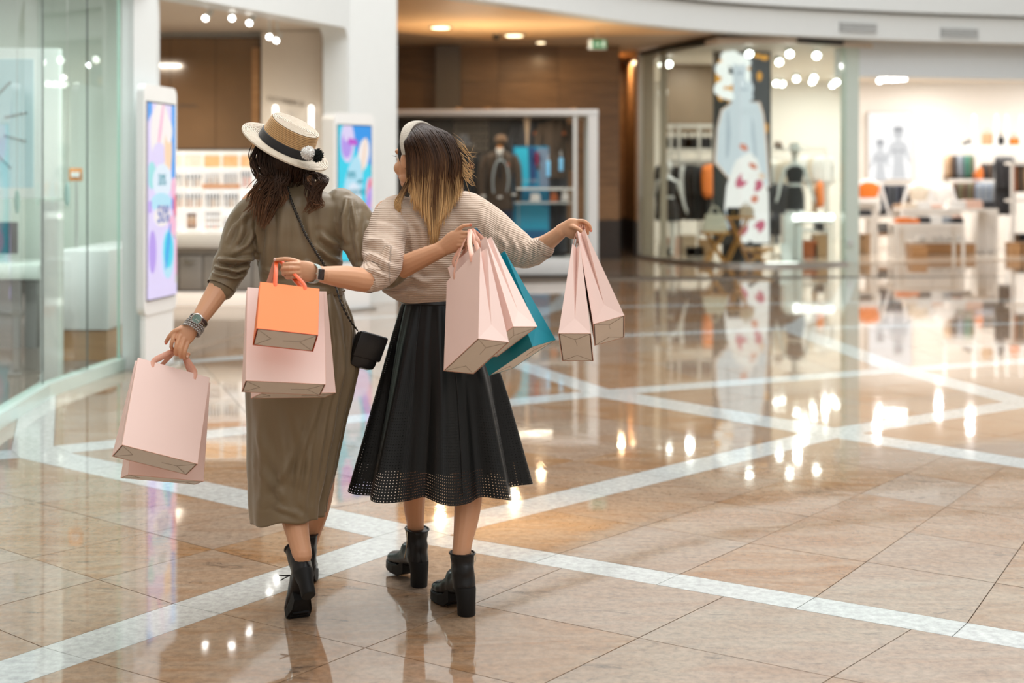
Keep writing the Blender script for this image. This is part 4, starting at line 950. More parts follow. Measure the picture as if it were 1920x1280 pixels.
jacket('dark brown suit jacket with white shirt and black tie on an amber necked bust', 937, 282, Ys + .38, 'tweed', 'white', 'black', 'amber', pants='navy')
jacket('black jacket with beige shirt hung high beside the tweed jacket', 988, 224, Ys + .72, 'charcoal', 'beige', w=.22, h=.98)
jacket('brown tweed jacket hung high at the right of the showcase', 1041, 224, Ys + .62, 'tweed', w=.23, h=1.05, pants='charcoal')
x, z = Q(938, 0, Ys + .2)[0], zq(300, Ys + .2)
m = MB(); m.tube(smoothline([(x - .10, Ys + .19, z - .50), (x - .115, Ys + .18, z - .3), (x - .07, Ys + .2, z - .06), (x + .02, Ys + .2, z - .0), (x + .10, Ys + .2, z - .1), (x + .125, Ys + .18, z - .3), (x + .10, Ys + .19, z - .48)], 24), .017, 8, r2=.01)
m.build('neck_scarf', fab('iceblue', (.45, .55, .60)), loc=(x, Ys + .19, z - .5), label='pale blue narrow scarf looped over the brown suit jacket in the showcase', cat='scarf')
# the blue poster standing inside
a, b = Q(962, 274, Ys + .52), Q(1030, 430, Ys + .52)
t = thing('blue_poster', 'blue poster of a coat standing in the middle of the showcase', 'poster', ((a[0] + b[0]) / 2, Ys + .53, .26))
m = MB(); m.box(((a[0] + b[0]) / 2, Ys + .53, (a[2] + .26) / 2), (b[0] - a[0], .02, a[2] - .26)); pb_ = m.build('board', flat('poster_blue', (.01, .19, .34), .12), t, smooth=False)
for cc, poly in [((.02, .40, .58), [(966, 278), (990, 278), (992, 345), (974, 360), (964, 330)]), ((.01, .05, .16), [(990, 276), (1004, 276), (1006, 340), (994, 350)]), ((.30, .03, .10), ov(1007, 298, 7, 14)), ((.16, .22, .32), [(1008, 278), (1029, 278), (1029, 350), (1012, 350)]), ((.02, .30, .46), [(966, 385), (1000, 378), (1028, 392), (1028, 430), (966, 430)]), ((.01, .10, .22), [(966, 432), (1028, 432), (1028, 470), (966, 470)])]:
    P = [Q(*p, Ys + .516) for p in poly]; m = MB(); n = len(P); m.add([(p[0], p[1] - .0, p[2]) for p in P] + [(p[0], Ys + .521, p[2]) for p in P], [tuple(range(n)), tuple(range(2 * n - 1, n - 1, -1))] + [(i, n + i, n + (i + 1) % n, (i + 1) % n) for i in range(n)])
    m.build('poster_print', flat('poster_%d' % int(cc[0] * 1000 + cc[2] * 100), cc, .12), pb_, smooth=False)
c = Q(994, 338, Ys + .51); lettering('poster_letters', 'la moda', .075, (c[0], Ys + .512, c[2]), (1, 0, 0), (0, 0, 1), flat('poster_grey', (.35, .45, .50), .1), pb_, .002)
# glass shelf with folded shirts
a, b = Q(968, 354, Ys + .22), Q(1076, 354, Ys + .22)
t = thing('glass_shelf', 'white edged shelf across the right half of the showcase', 'shelf', ((a[0] + b[0]) / 2, Ys + .22, a[2]))
m = MB(); m.box(((a[0] + b[0]) / 2, Ys + .3, a[2]), (b[0] - a[0], .28, .03), bev=.004); m.build('board', mat('shelf_edge_white', (.72, .72, .68), .3, emit=.15), t)
for px in (972, 1072): c = Q(px, 354, Ys + .4); m = MB(); m.tube([(c[0], Ys + .4, .26), (c[0], Ys + .4, c[2])], .01, 6); m.build('leg', STEEL, t)
def folded(label, px, pyb, Y, col, w=.24, h=.06, d=.28, group=None, cat='clothing', zb=None):
    c = Q(px, pyb, Y); z = c[2] if zb is None else zb; t = thing('folded_garment', label, cat, (c[0], Y, z), group); n = 3
    for k in range(n):
        m = MB(); m.box((c[0] + .006 * (k % 2), Y, z + h * (k + .5) / n), (w - .012 * k, d - .01 * k, h / n - .002), bev=min(.008, h / n * .4)); m.build('fold', fab(col, (.5,) * 3), t)
    return t
folded('white folded shirt below the shelf of the showcase, left one', 1003, 377, Ys + .3, 'white', .16, .12, .2)
folded('white folded shirt below the shelf of the showcase, right one', 1059, 376, Ys + .3, 'white', .11, .15, .2)
folded('rust folded scarf below the shelf of the showcase', 1038, 378, Ys + .3, 'rust', .12, .14, .2)
m = MB(); c = Q(1002, 378, Ys + .3); m.box((c[0] + .12, Ys + .3, c[2] - .015), (.85, .3, .02)); m.build('shirt_board', ALU, loc=(c[0], Ys + .3, c[2]), label='thin board holding folded shirts in the showcase', cat='shelf')
for px, py in ((964, 366), (906, 369), (937, 371)):
    c = Q(px, py, Ys + .25); m = MB(); m.lathe([(.0, .03), (.03, .025), (.042, .0), (.0, -.004)], c, 14); m.build('cuff_button_dish', mat('dish_white', (.75, .74, .72), .3), loc=tuple(c), label='small white dish lit in the showcase, %s' % {964: 'beside the blue poster', 906: 'at the left of the brown suit', 937: 'below the black tie'}[px], cat='dish')
for px, py, l in ((1028, 316, 'left'), (1052, 308, 'right')):
    c = Q(px, py, Ys + .28); t = thing('price_card', 'light blue upright card on the brown tweed jacket, %s one' % l, 'card', tuple(c), 'blue cards in the showcase')
    m = MB(); m.box(c, (.055, .006, .235 if l == 'left' else .2), bev=.002); m.build('card', flat('card_blue', (.20, .55, .85), .3), t); m = MB(); m.tube([c + [0, 0, .11], c + [0, .03, .2]], .003, 5); m.build('string', STEEL, t)
# ================================================================== FASHION SHOP, LEFT PART (behind the curved glass)
def upright_rack(label, pxs, py0, py1, Y, shelves, w=.05, depth=.35, m_=None, zf=.012):
    a, b = Q(pxs[0], py0, Y), Q(pxs[-1], py0, Y); t = thing('shop_rack', label, 'rack', ((a[0] + b[0]) / 2, Y, zf)); mm = m_ or LACQ
    for px in pxs: x = Q(px, 0, Y)[0]; m = MB(); m.box((x, Y, (a[2] + zf) / 2), (w, w, a[2] - zf)); m.build('upright', mm, t, smooth=False)
    for py, h in shelves: z = zq(py, Y); m = MB(); m.box(((a[0] + b[0]) / 2, Y + depth / 2, z), (b[0] - a[0] + w, depth, h)); m.build('shelf_board', mm, t, smooth=False)
    return t
Yr = 27.0
SHW = mat('shop_metal_white', (.78, .74, .69), .4, var=.02)
upright_rack('tall white shop rack with three shelves at the left of the curved glass', [1258, 1273, 1311, 1337], 232, 470, Yr, [(236, .07), (282, .05), (302, .06)], m_=SHW)
for k, px in enumerate((1262, 1284, 1297, 1322)):
    c = Q(px, 281, Yr + .15); t = thing('handbag', 'dark handbag on the upper shelf of the tall white rack', 'bag', (c[0], Yr + .15, c[2] + .03), 'bags on the tall white rack')
    m = MB(); m.loft([[(c[0] - .13 * q, Yr + .15 - .05, c[2] + z), (c[0] + .13 * q, Yr + .10, c[2] + z), (c[0] + .13 * q, Yr + .20, c[2] + z), (c[0] - .13 * q, Yr + .2, c[2] + z)] for q, z in ((1, .03), (1.02, .12), (.8, .24))]); m.build('bag_body', fab('black', (.5,) * 3), t)
    m = MB(); m.tube(smoothline([c + [-.07, 0, .22], c + [-.04, 0, .33], c + [.04, 0, .33], c + [.07, 0, .22]], 10), .012, 6); m.build('handle', fab('black', (.5,) * 3), t)
railing('white clothes rail below the tall rack shelves', 1240, 1337, 306, Yr + .1, SHW)
for k, (px, col) in enumerate([(1240, 'black'), (1250, 'charcoal'), (1258, 'black'), (1277, 'black'), (1285, 'white'), (1293, 'black'), (1302, 'black'), (1313, 'charcoal'), (1321, 'black'), (1328, 'black')]):
    lab = 'white top hanging among black clothes on the rail under the tall rack' if col == 'white' else 'black garment on the rail under the tall white rack'
    garment('top' if col == 'white' else 'coat', px, 309, Yr + .1, col, lab, None if col == 'white' else 'black clothes under the tall rack', rz=1.1 if px < 1300 else 1.3, s=.95)
garment('top', 1331, 308, Yr - .12, 'orange', 'orange top hanging at the right end of the rail under the tall rack', None, rz=.9, s=.95)
mannequin('white mannequin in black behind the beige mullion of the curved glass', 1252, 300, 26.4, .02, top='black', bottom='black', full=True)
for px, py, w, h, col, l in [(1262, 466, .30, .34, 'blush', 'pale peach box on the floor under the tall rack'), (1246, 468, .22, .20, 'white', 'white box at the left foot of the tall rack'), (1288, 463, .30, .38, 'beige', 'tan box on the floor under the tall rack'), (1301, 470, .34, .16, 'black', 'black shoe box under the tall rack'), (1322, 470, .24, .30, 'tan', 'brown box at the right foot of the tall rack')]:
    c = Q(px, py, 26.8); t = thing('box', l, 'box', (c[0], 26.8, .012))
    m = MB(); m.box((c[0], 26.8, .012 + h * .38), (w, .3, h * .76)); m.build('base', fab(col, (.5,) * 3), t, smooth=False); m = MB(); m.box((c[0], 26.8, .012 + h * .88), (w + .012, .312, h * .24)); m.build('lid', fab(col, (.5,) * 3), t, smooth=False)

# wooden folding tables with bags and a shoe
Yt = 24.35
def xtable(label, px0, px1, pytop, Y, d=.42):
    a, b = Q(px0, pytop, Y), Q(px1, pytop, Y); z = a[2]; xm, w = (a[0] + b[0]) / 2, b[0] - a[0]; t = thing('folding_table', label, 'table', (xm, Y, .012), 'wooden folding tables before the tall screen')
    for k in range(3): m = MB(); m.box((xm, Y - d / 2 + d * (k + .5) / 3, z - .022), (w, d / 3 - .008, .044), bev=.006); m.build('slat', WOODT, t)
    for y in (Y - d * .4, Y + d * .4):
        for s in (-1, 1): m = MB(); m.tube([(xm + s * w * .36, y, .012), (xm - s * w * .30, y, z - .04)], .019, 8); m.build('leg', WOODT, t)
    m = MB(); m.tube([(xm, Y - d * .4, (z + .012) / 2), (xm, Y + d * .4, (z + .012) / 2)], .014, 8); m.build('crossbar', WOODT, t)
    return z
z1_ = xtable('wooden folding table holding the pale handbag, left of the three', 1315, 1366, 434, Yt)
z2_ = xtable('wooden folding table holding a small black bag, behind and between the other two', 1355, 1412, 405, Yt + .35)
z3_ = xtable('low wooden folding table holding a black shoe, right of the three', 1392, 1446, 464, Yt - .1)
c = Q(1340, 434, Yt); x = c[0]; LE = mat('pale_leather', (.66, .60, .50), .4, var=.05)
t = thing('handbag', 'pale cream handbag with a round handle on the left wooden folding table', 'bag', (x, Yt, z1_))
m = MB(); m.loft([[(x - w, Yt - d, z1_ + z), (x + w, Yt - d, z1_ + z), (x + w, Yt + d, z1_ + z), (x - w, Yt + d, z1_ + z)] for w, d, z in ((.205, .08, 0), (.205, .085, .10), (.15, .06, .28), (.14, .04, .30))]); m.build('bag_body', LE, t)
m = MB(); m.plate([(-.16, .18), (.16, .18), (.14, .30), (-.14, .30)], (x, Yt - .075, z1_), (1, 0, 0), (0, 0, 1), 0, .01); m.build('flap', LE, t, smooth=False)
m = MB(); a = np.linspace(0, math.pi, 14); m.tube(np.stack([x + .085 * np.cos(a), a * 0 + Yt, z1_ + .28 + .15 * np.sin(a)], 1), .014, 8); m.build('handle', LE, t)
c = Q(1374, 405, Yt + .35); x = c[0]
t = thing('crossbody_bag', 'small black bag with gold clasp on the middle wooden folding table', 'bag', (x, Yt + .35, z2_))
m = MB(); m.box((x, Yt + .35, z2_ + .075), (.20, .09, .15), bev=.02); m.build('bag_body', fab('black', (.5,) * 3), t); m = MB(); m.box((x, Yt + .30, z2_ + .10), (.21, .02, .10), bev=.008); m.build('flap', fab('black', (.5,) * 3), t)
m = MB(); m.tube(smoothline([(x - .018, Yt + .287, z2_ + .06), (x, Yt + .285, z2_ + .085), (x + .018, Yt + .287, z2_ + .06), (x, Yt + .287, z2_ + .04)], 10), .006, 6, closed=False); m.build('clasp', mat('gold_metal', (.70, .45, .15), .3, 1.0), t)
c = Q(1399, 405, Yt + .35); x = c[0]
t = thing('handbag', 'soft beige bag behind the small black bag on the middle wooden folding table', 'bag', (x, Yt + .36, z2_))
m = MB(); m.loft([[(x + .13 * w * math.cos(q), Yt + .36 + .07 * math.sin(q), z2_ + z) for q in np.linspace(0, 6.283, 16, endpoint=False)] for w, z in ((1, 0), (1.1, .06), (.95, .14), (.6, .18))]); m.build('bag_body', fab('beige', (.5,) * 3), t)
m = MB(); m.tube(smoothline([(x - .06, Yt + .36, z2_ + .16), (x, Yt + .36, z2_ + .24), (x + .06, Yt + .36, z2_ + .16)], 10), .01, 6); m.build('strap', fab('beige', (.5,) * 3), t)
c = Q(1412, 464, Yt - .1); x, Y = c[0], Yt - .1
t = thing('high_heel_shoe', 'black high heeled shoe on the low right wooden table', 'shoe', (x, Y, z3_))
m = MB(); m.tube(smoothline([(x - .07, Y, z3_ + .105), (x - .03, Y, z3_ + .075), (x + .03, Y, z3_ + .02), (x + .10, Y, z3_ + .012)], 10), [.026, .028, .028, .028, .03, .031, .030, .028, .02, .006], 10); m.build('upper', fab('black', (.5,) * 3), t)
m = MB(); m.tube([(x - .075, Y, z3_ + .09), (x - .07, Y, z3_ + .0)], [.018, .006], 8); m.build('heel', BLACK, t)
# mannequin on its plinth
Ym = 24.75
x0, x1 = Q(1469, 0, Ym)[0], Q(1499, 0, Ym)[0]
t = thing('plinth', 'white plinth carrying the mannequin with a white hat', 'plinth', ((x0 + x1) / 2, Ym, .012))
zp = zq(401, Ym); m = MB(); m.box(((x0 + x1) / 2, Ym, zp / 2 + .004), (x1 - x0 + .04, .34, zp - .008), bev=.006); m.build('block', LACQ, t); m = MB(); m.box(((x0 + x1) / 2, Ym, .022), (x1 - x0 + .12, .42, .02)); m.build('foot_plate', STEEL, t, smooth=False)
mannequin('white mannequin in a black cropped outfit and wide white hat behind the curved glass', 1490, 272, Ym, zp, top='black', bottom='black', hat='white', wide=.92)
# lit shop name on a white frame table
a, b = Q(1490, 414, Ym - .2), Q(1562, 414, Ym - .2); Y = Ym - .2
t = thing('frame_table', 'white tube frame table under the bright shop letters', 'table', ((a[0] + b[0]) / 2, Y + .15, .012))
m = MB(); m.box(((a[0] + b[0]) / 2, Y + .15, a[2] - .012), (b[0] - a[0], .35, .024)); m.build('tabletop', LACQ, t, smooth=False)
for x in (a[0] + .012, b[0] - .012):
    for y in (Y - .01, Y + .31): m = MB(); m.box((x, y, a[2] / 2), (.022, .022, a[2] - .024)); m.build('leg', mat('grey_tube', (.45, .44, .42), .35), t, smooth=False)
t = thing('shop_name_letters', 'bright white lit letters of a shop name standing on the white frame table', 'sign', ((a[0] + b[0]) / 2, Y, a[2]))
lettering('letters', 'MARCIANO', .155, ((a[0] + b[0]) / 2, Y, a[2] + .062), (1, 0, 0), (0, 0, 1), mat('letter_light', (1, .99, .96), .4, var=0, emit=2.6), t, .03, sx=.86, bold=.004)
m = MB(); m.box(((a[0] + b[0]) / 2, Y + .01, a[2] + .004), (b[0] - a[0] - .04, .05, .008)); m.build('letter_base', LACQ, t, smooth=False)
# rail with blouses and a dark dress
railing('white clothes rail with pale blouses between the tall screen and the hatted mannequin', 1448, 1486, 297, 26.6, SHW)
for k, px in enumerate((1452, 1458, 1464, 1470)): garment('top', px, 300, 26.6, 'cream' if k % 2 else 'white', 'pale blouse on the short rail beside the tall screen', 'pale blouses beside the tall screen', rz=.5, s=.8)
garment('coat', 1464, 344, 26.3, 'charcoal', 'dark grey dress hanging below the pale blouses', None, rz=.15, s=.86)
railing('low grey rail with jeans under the dark grey dress', 1450, 1478, 420, 26.45, SHW)
for s, px in enumerate((1456, 1472)):
    garment('trousers', px, 425, 26.45, 'greydenim', 'grey blue jeans below the dark dress, %s pair' % ('left' if s == 0 else 'right'), None, rz=.3, s=.35)
upright_rack('white wall shelf above the hatted mannequin', [1446, 1548], 278, 282, 28.0, [(280, .06)], m_=SHW)
for k, px in enumerate((1456, 1463)):
    c = Q(px, 277, 28.1); t = thing('shoe', 'dark shoe on the white wall shelf, %s of the pair' % ('left' if k == 0 else 'right'), 'shoe', (c[0], 28.1, c[2]))
    m = MB(); m.tube(smoothline([c + [0, .10, .03], c + [0, 0, .05], c + [0, -.12, .02]], 8), [.03, .04, .05, .05, .045, .04, .035, .01], 10); m.ball(c + [0, .06, .09], (.035, .045, .05)); m.build('upper', fab('brown', (.5,) * 3), t); m = MB(); m.box(c + [0, -.01, .003], (.075, .25, .012)); m.build('sole', BLACK, t, smooth=False)
for k, (px, col) in enumerate([(1514, 'white'), (1522, 'white'), (1531, 'cream'), (1540, 'white'), (1547, 'white')]): garment('top', px, 292, 27.6, col, 'white top on the rail right of the hatted mannequin', 'white tops right of the hatted mannequin', rz=.6, s=.85)
railing('white clothes rail right of the hatted mannequin', 1508, 1552, 289, 27.6, SHW)
garment('top', 1538, 340, 27.2, 'orange', 'orange top below the white tops right of the hatted mannequin', None, rz=1.2, s=.75)
garment('coat', 1527, 345, 27.3, 'beige', 'beige garment beside the orange top right of the hatted mannequin', None, rz=1.3, s=.6)
for px, py, w, h, col, l in [(1511, 482, .36, .3, 'rust', 'brown box on the floor under the white frame table, left one'), (1537, 484, .26, .42, 'tan', 'tan box on the floor under the white frame table, middle one'), (1535, 440, .14, .14, 'charcoal', 'small dark box behind the white frame table')]:
    c = Q(px, py, 26.2); zb = .012 if h > .2 else .5
    t = thing('box', l, 'box', (c[0], 26.2, zb)); m = MB(); m.box((c[0], 26.2, zb + h * .4), (w, .3, h * .8)); m.build('base', fab(col, (.5,) * 3), t, smooth=False); m = MB(); m.box((c[0], 26.2, zb + h * .9), (w + .01, .31, h * .2)); m.build('lid', fab(col, (.5,) * 3), t, smooth=False)
c = Q(1520, 428, 26.3); t = thing('display_cube', 'white low display table behind the white frame table', 'table', (c[0], 26.4, .012))
m = MB(); m.box((c[0], 26.4, .50), (.62, .5, .06)); m.build('tabletop', LACQ, t, smooth=False)
for s in (-1, 1):
    for y in (26.2, 26.6): m = MB(); m.box((c[0] + s * .28, y, .24), (.04, .04, .47)); m.build('leg', LACQ, t, smooth=False)

# ================================================================== FASHION SHOP, RIGHT PART
m = MB(); c = Q(1470, 480, 23.55); 
t = thing('floor_light', 'white glowing light strip on the floor at the foot of the curved glass', 'lamp', (Q(1462, 0, 24.0)[0], 24.0, .012))
m = MB(); m.box((Q(1466, 0, 24.0)[0], 24.0, .03), (.55, .05, .03)); m.build('strip', mat('strip_light', (1, .98, .95), .4, var=0, emit=2.5), t, smooth=False); m = MB(); m.box((Q(1466, 0, 24.0)[0], 24.0, .016), (.6, .08, .01)); m.build('channel', STEEL, t, smooth=False)
c = Q(1476, 485, 24.2); t = thing('sign_board', 'small white leaning board at the foot of the mannequin plinth', 'sign', (c[0], 24.2, .012))
m = MB(); m.plate([(-.08, .02), (.10, .02), (.06, .34), (-.12, .34)], (c[0], 24.2, .012), (.97, .2, 0), (-.05, .1, .99), 0, .012); m.build('board', LACQ, t, smooth=False); m = MB(); m.tube([(c[0] - .10, 24.26, .30), (c[0] + .12, 24.42, .012)], .01, 6); m.build('prop', BLACK, t)
# bright poster
Y = 33.32; a, b = Q(1629, 336, Y), Q(1709, 212, Y)
t = thing('light_box', 'glowing white poster of two pale sketched figures on the back wall of the right-hand shop', 'poster', ((a[0] + b[0]) / 2, Y, a[2]))
m = MB(); m.box(((a[0] + b[0]) / 2, Y + .05, (a[2] + b[2]) / 2), (b[0] - a[0] + .06, .1, b[2] - a[2] + .06)); m.build('frame', mat('lightbox_frame', (.55, .5, .45), .4), t, smooth=False)
m = MB(); m.box(((a[0] + b[0]) / 2, Y - .004, (a[2] + b[2]) / 2), (b[0] - a[0], .006, b[2] - a[2])); lb = m.build('panel', mat('lightbox_white', (1, 1, .99), .4, var=0, emit=1.0), t, smooth=False)
INK = flat('ink_grey', (.34, .35, .37), .9); INKP = flat('ink_pale', (.72, .73, .74), .9)
def lbp(m_, poly, k):
    P = [Q(*p, Y) for p in poly]; m = MB(); n = len(P); y0, y1 = Y - .008 - .0015 * k, Y - .006
    m.add([(p[0], y0, p[2]) for p in P] + [(p[0], y1, p[2]) for p in P], [tuple(range(n)), tuple(range(2 * n - 1, n - 1, -1))] + [(i, n + i, n + (i + 1) % n, (i + 1) % n) for i in range(n)]); m.build('screen_print', m_, lb, smooth=False)
for cx, hy, s in ((1650, 272, .8), (1684, 250, 1.0)):
    lbp(INKP, ov(cx, hy, 10 * s, 13 * s), 0); lbp(INK, ov(cx, hy - 8 * s, 10 * s, 5 * s), 1)
    lbp(INKP, [(cx - 16 * s, hy + 20 * s), (cx - 5 * s, hy + 13 * s), (cx + 5 * s, hy + 13 * s), (cx + 16 * s, hy + 20 * s), (cx + 24 * s, hy + 55 * s), (cx + 19 * s, hy + 56 * s), (cx + 12 * s, hy + 36 * s), (cx + 10 * s, hy + 52 * s), (cx + 14 * s, hy + 84 * s), (cx - 12 * s, hy + 84 * s), (cx - 9 * s, hy + 52 * s), (cx - 12 * s, hy + 36 * s), (cx - 20 * s, hy + 56 * s), (cx - 25 * s, hy + 54 * s)], 2)
    for d in (-6, 6): lbp(INK, ov(cx + d * s, hy + 33 * s, 4 * s, 2.2 * s), 3)
    lbp(INK, ov(cx, hy + 1, 6 * s, 1.2), 3)
# orange knit on a mannequin bust above a white table
def frame_table(label, px0, px1, py, Y, d=.6, th=.05, leg=.05, m_=None, group=None, shelf=None):
    a, b = Q(px0, py, Y), Q(px1, py, Y); t = thing('display_table', label, 'table', ((a[0] + b[0]) / 2, Y + d / 2, .012), group); mm = m_ or SHW
    m = MB(); m.box(((a[0] + b[0]) / 2, Y + d / 2, a[2] - th / 2), (b[0] - a[0], d, th)); m.build('tabletop', mm, t, smooth=False)
    for x in (a[0] + leg / 2, b[0] - leg / 2):
        for y in (Y + leg / 2, Y + d - leg / 2): m = MB(); m.box((x, y, (a[2] - th + .012) / 2), (leg, leg, a[2] - th - .012)); m.build('leg', mm, t, smooth=False)
    if shelf: z = zq(shelf, Y); m = MB(); m.box(((a[0] + b[0]) / 2, Y + d / 2, z), (b[0] - a[0], d, .04)); m.build('lower_shelf', WOODL, t, smooth=False)
    return a[2]
zt_ = frame_table('white display table at the left edge of the right-hand shop below the orange knit', 1600, 1646, 378, 27.6, .6)
t_ = mannequin('mannequin torso in an orange knit at the left edge of the right-hand shop', 1628, 336, 27.9, zt_, head=False, top='orange', bottom='white', wide=1.3)
frame_table('white low table with brown front at the left edge of the right-hand shop', 1598, 1640, 405, 27.0, .5)
folded('small dark folded knit on the low table at the left edge of the right-hand shop', 1618, 405, 27.2, 'charcoal', .28, .12, zb=zq(405, 27.0))
for px, l in ((1614, 'left'), (1628, 'right')):
    c = Q(px, 468, 27.0); t = thing('box', 'light brown box on the floor below the orange knit, %s one' % l, 'box', (c[0], 27.3, .012)); m = MB(); m.box((c[0], 27.3, .17), (.16, .3, .30)); m.build('base', fab('tan', (.5,) * 3), t, smooth=False); m = MB(); m.box((c[0], 27.3, .36), (.17, .31, .06)); m.build('lid', fab('tan', (.5,) * 3), t, smooth=False)
# rail of dark trousers
railing('pale clothes rail with dark trousers below the bright poster', 1650, 1716, 343, 29.5, SHW)
for k, px in enumerate(range(1656, 1714, 5)): garment('trousers', px, 347, 29.5, ('slate', 'navy', 'charcoal', 'slate', 'black')[k % 5], 'dark trousers on the rail below the bright poster', 'dark trousers below the bright poster', rz=1.0, s=.62)
zt_ = frame_table('pale wooden topped table with dark clothes below the trouser rail', 1640, 1728, 404, 28.2, .6, shelf=440)
for k, (px, col, h, w) in enumerate([(1660, 'black', .12, .3), (1676, 'brown', .16, .3), (1692, 'tan', .22, .34), (1704, 'brown', .3, .3)]): folded('folded %s knit in the row on the pale table below the trouser rail' % {'black': 'black', 'brown': ('dark brown short' if px == 1676 else 'dark brown tall'), 'tan': 'tan'}[col], px, 404, 28.45, col, w, h, zb=zt_)
c = Q(1668, 402, 28.25); m = MB(); m.ball((c[0], 28.3, zt_ + .03), (.05, .05, .03)); m.build('ceramic_dish', mat('dish_white', (.75, .74, .72), .3), loc=(c[0], 28.3, zt_), label='small white dish at the front of the pale table below the trouser rail', cat='dish')
for k, px in enumerate((1652, 1662, 1672, 1682)):
    c = Q(px, 440, 28.4); z = zq(440, 28.2) + .02; t = thing('shoe', 'black shoe on the lower shelf of the pale table', 'shoe', (c[0], 28.4, z), 'black shoes on the lower shelf of the pale table')
    m = MB(); m.tube(smoothline([(c[0], 28.5, z + .05), (c[0], 28.4, z + .05), (c[0], 28.27, z + .03)], 8), [.03, .04, .045, .045, .04, .04, .035, .01], 10); m.build('upper', fab('black', (.5,) * 3), t); m = MB(); m.tube([(c[0], 28.5, z + .07), (c[0], 28.5, z + .20)], [.04, .05], 10); m.build('shaft', fab('black', (.5,) * 3), t)
# bust mannequins
zb_ = .95
mannequin('cream knitted mannequin bust left of the white one behind the front display table', 1722, 342, 28.0, zb_ - .1, head=False, top='cream', bottom='cream', wide=1.15)
mannequin('white blouse mannequin bust behind the front display table', 1766, 343, 28.0, zb_ - .1, head=False, top='white', bottom='white', wide=1.05)
t = thing('plinth', 'long cream plinth carrying the two mannequin busts', 'plinth', (Q(1745, 0, 28)[0], 28.05, .012)); m = MB(); m.box((Q(1745, 0, 28)[0], 28.05, .42), (1.1, .4, .80)); m.build('block', SHOPW, t, smooth=False); m = MB(); m.box((Q(1745, 0, 28)[0], 28.05, .83), (1.14, .44, .03)); m.build('top_board', SHW, t, smooth=False)
# front tables
zt_ = frame_table('tall pale frame table carrying folded white clothes in the right-hand shop', 1692, 1872, 391, 26.9, .7, th=.06)
for px, col, w, h, l in [(1706, 'cream', .26, .10, 'folded cream knit at the left end of the tall pale frame table'), (1728, 'white', .3, .13, 'folded white knit near the left end of the tall pale frame table'), (1752, 'blush', .24, .08, 'folded pale pink knit on the tall pale frame table'), (1792, 'white', .34, .15, 'thick folded white knit on the tall pale frame table'), (1822, 'blush', .34, .16, 'folded pale blush knit on the tall pale frame table'), (1851, 'charcoal', .24, .14, 'folded charcoal knit at the right end of the tall pale frame table')]:
    folded(l, px, 390, 27.15, col, w, h, zb=zt_)
zt2 = frame_table('low pale frame table in front with a row of folded clothes', 1681, 1809, 419, 26.1, .6, th=.05)
for px, col, w, h, l in [(1693, 'orange', .26, .10, 'folded orange top at the left end of the low pale frame table'), (1711, 'orange', .22, .08, 'second folded orange top on the low pale frame table'), (1731, 'charcoal', .22, .12, 'folded charcoal top on the low pale frame table'), (1752, 'white', .24, .14, 'folded white top, left one on the low pale frame table'), (1771, 'greydenim', .2, .12, 'folded grey top on the low pale frame table'), (1788, 'black', .3, .10, 'folded black top at the right end of the low pale frame table')]:
    folded(l, px, 418, 26.35, col, w, h, zb=zt2)
c = Q(1795, 412, 26.3); folded('small blush scarf on the folded black top of the low table', 1794, 410, 26.35, 'blush', .16, .05, .18, zb=zt2 + .10)
t = thing('low_board', 'low wooden board with white shoes under the tall pale frame table', 'shelf', (Q(1765, 0, 27.2)[0], 27.3, .012)); m = MB(); m.box((Q(1765, 0, 27.2)[0], 27.3, .12), (1.2, .5, .20)); m.build('base', WOODL, t, smooth=False); m = MB(); m.box((Q(1765, 0, 27.2)[0], 27.3, .235), (1.26, .54, .03)); m.build('top_board', SHW, t, smooth=False)
for k, px in enumerate((1724, 1734, 1757, 1768, 1784, 1795, 1806)):
    c = Q(px, 0, 27.15); t = thing('shoe', 'white trainer in the row on the low wooden board', 'shoe', (c[0], 27.2, .25), 'white trainers on the low wooden board')
    m = MB(); m.tube(smoothline([(c[0], 27.32, .33), (c[0], 27.2, .31), (c[0], 27.05, .285)], 8), [.04, .05, .05, .05, .045, .045, .04, .015], 10); m.build('upper', fab('white', (.5,) * 3), t); m = MB(); m.box((c[0], 27.19, .265), (.10, .28, .03), bev=.01); m.build('sole', fab('white', (.5,) * 3), t)
c = Q(1729, 482, 25.6); t = thing('box', 'brown wooden box on the floor in front of the low pale frame table', 'box', (c[0], 25.9, .012))
m = MB(); m.box((c[0], 25.9, .11), (.28, .3, .20)); m.build('base', WOODL, t, smooth=False); m = MB(); m.box((c[0], 25.9, .225), (.29, .31, .03)); m.build('lid', WOODL, t, smooth=False)
x0, x1 = Q(1833, 0, 27.6)[0], Q(1872, 0, 27.6)[0]
t = thing('cabinet', 'pale cream upright cabinet under the right end of the tall frame table', 'cabinet', ((x0 + x1) / 2, 27.75, .012)); m = MB(); m.box(((x0 + x1) / 2, 27.8, .42), (x1 - x0, .4, .8)); m.build('body', SHOPW, t, smooth=False)
m = MB(); m.box(((x0 + x1) / 2, 27.59, .42), (x1 - x0 - .06, .02, .72)); d = m.build('door', SHW, t, smooth=False); m = MB(); m.tube([(x1 - .07, 27.565, .38), (x1 - .07, 27.565, .52)], .008, 6); m.build('handle', STEEL, d)
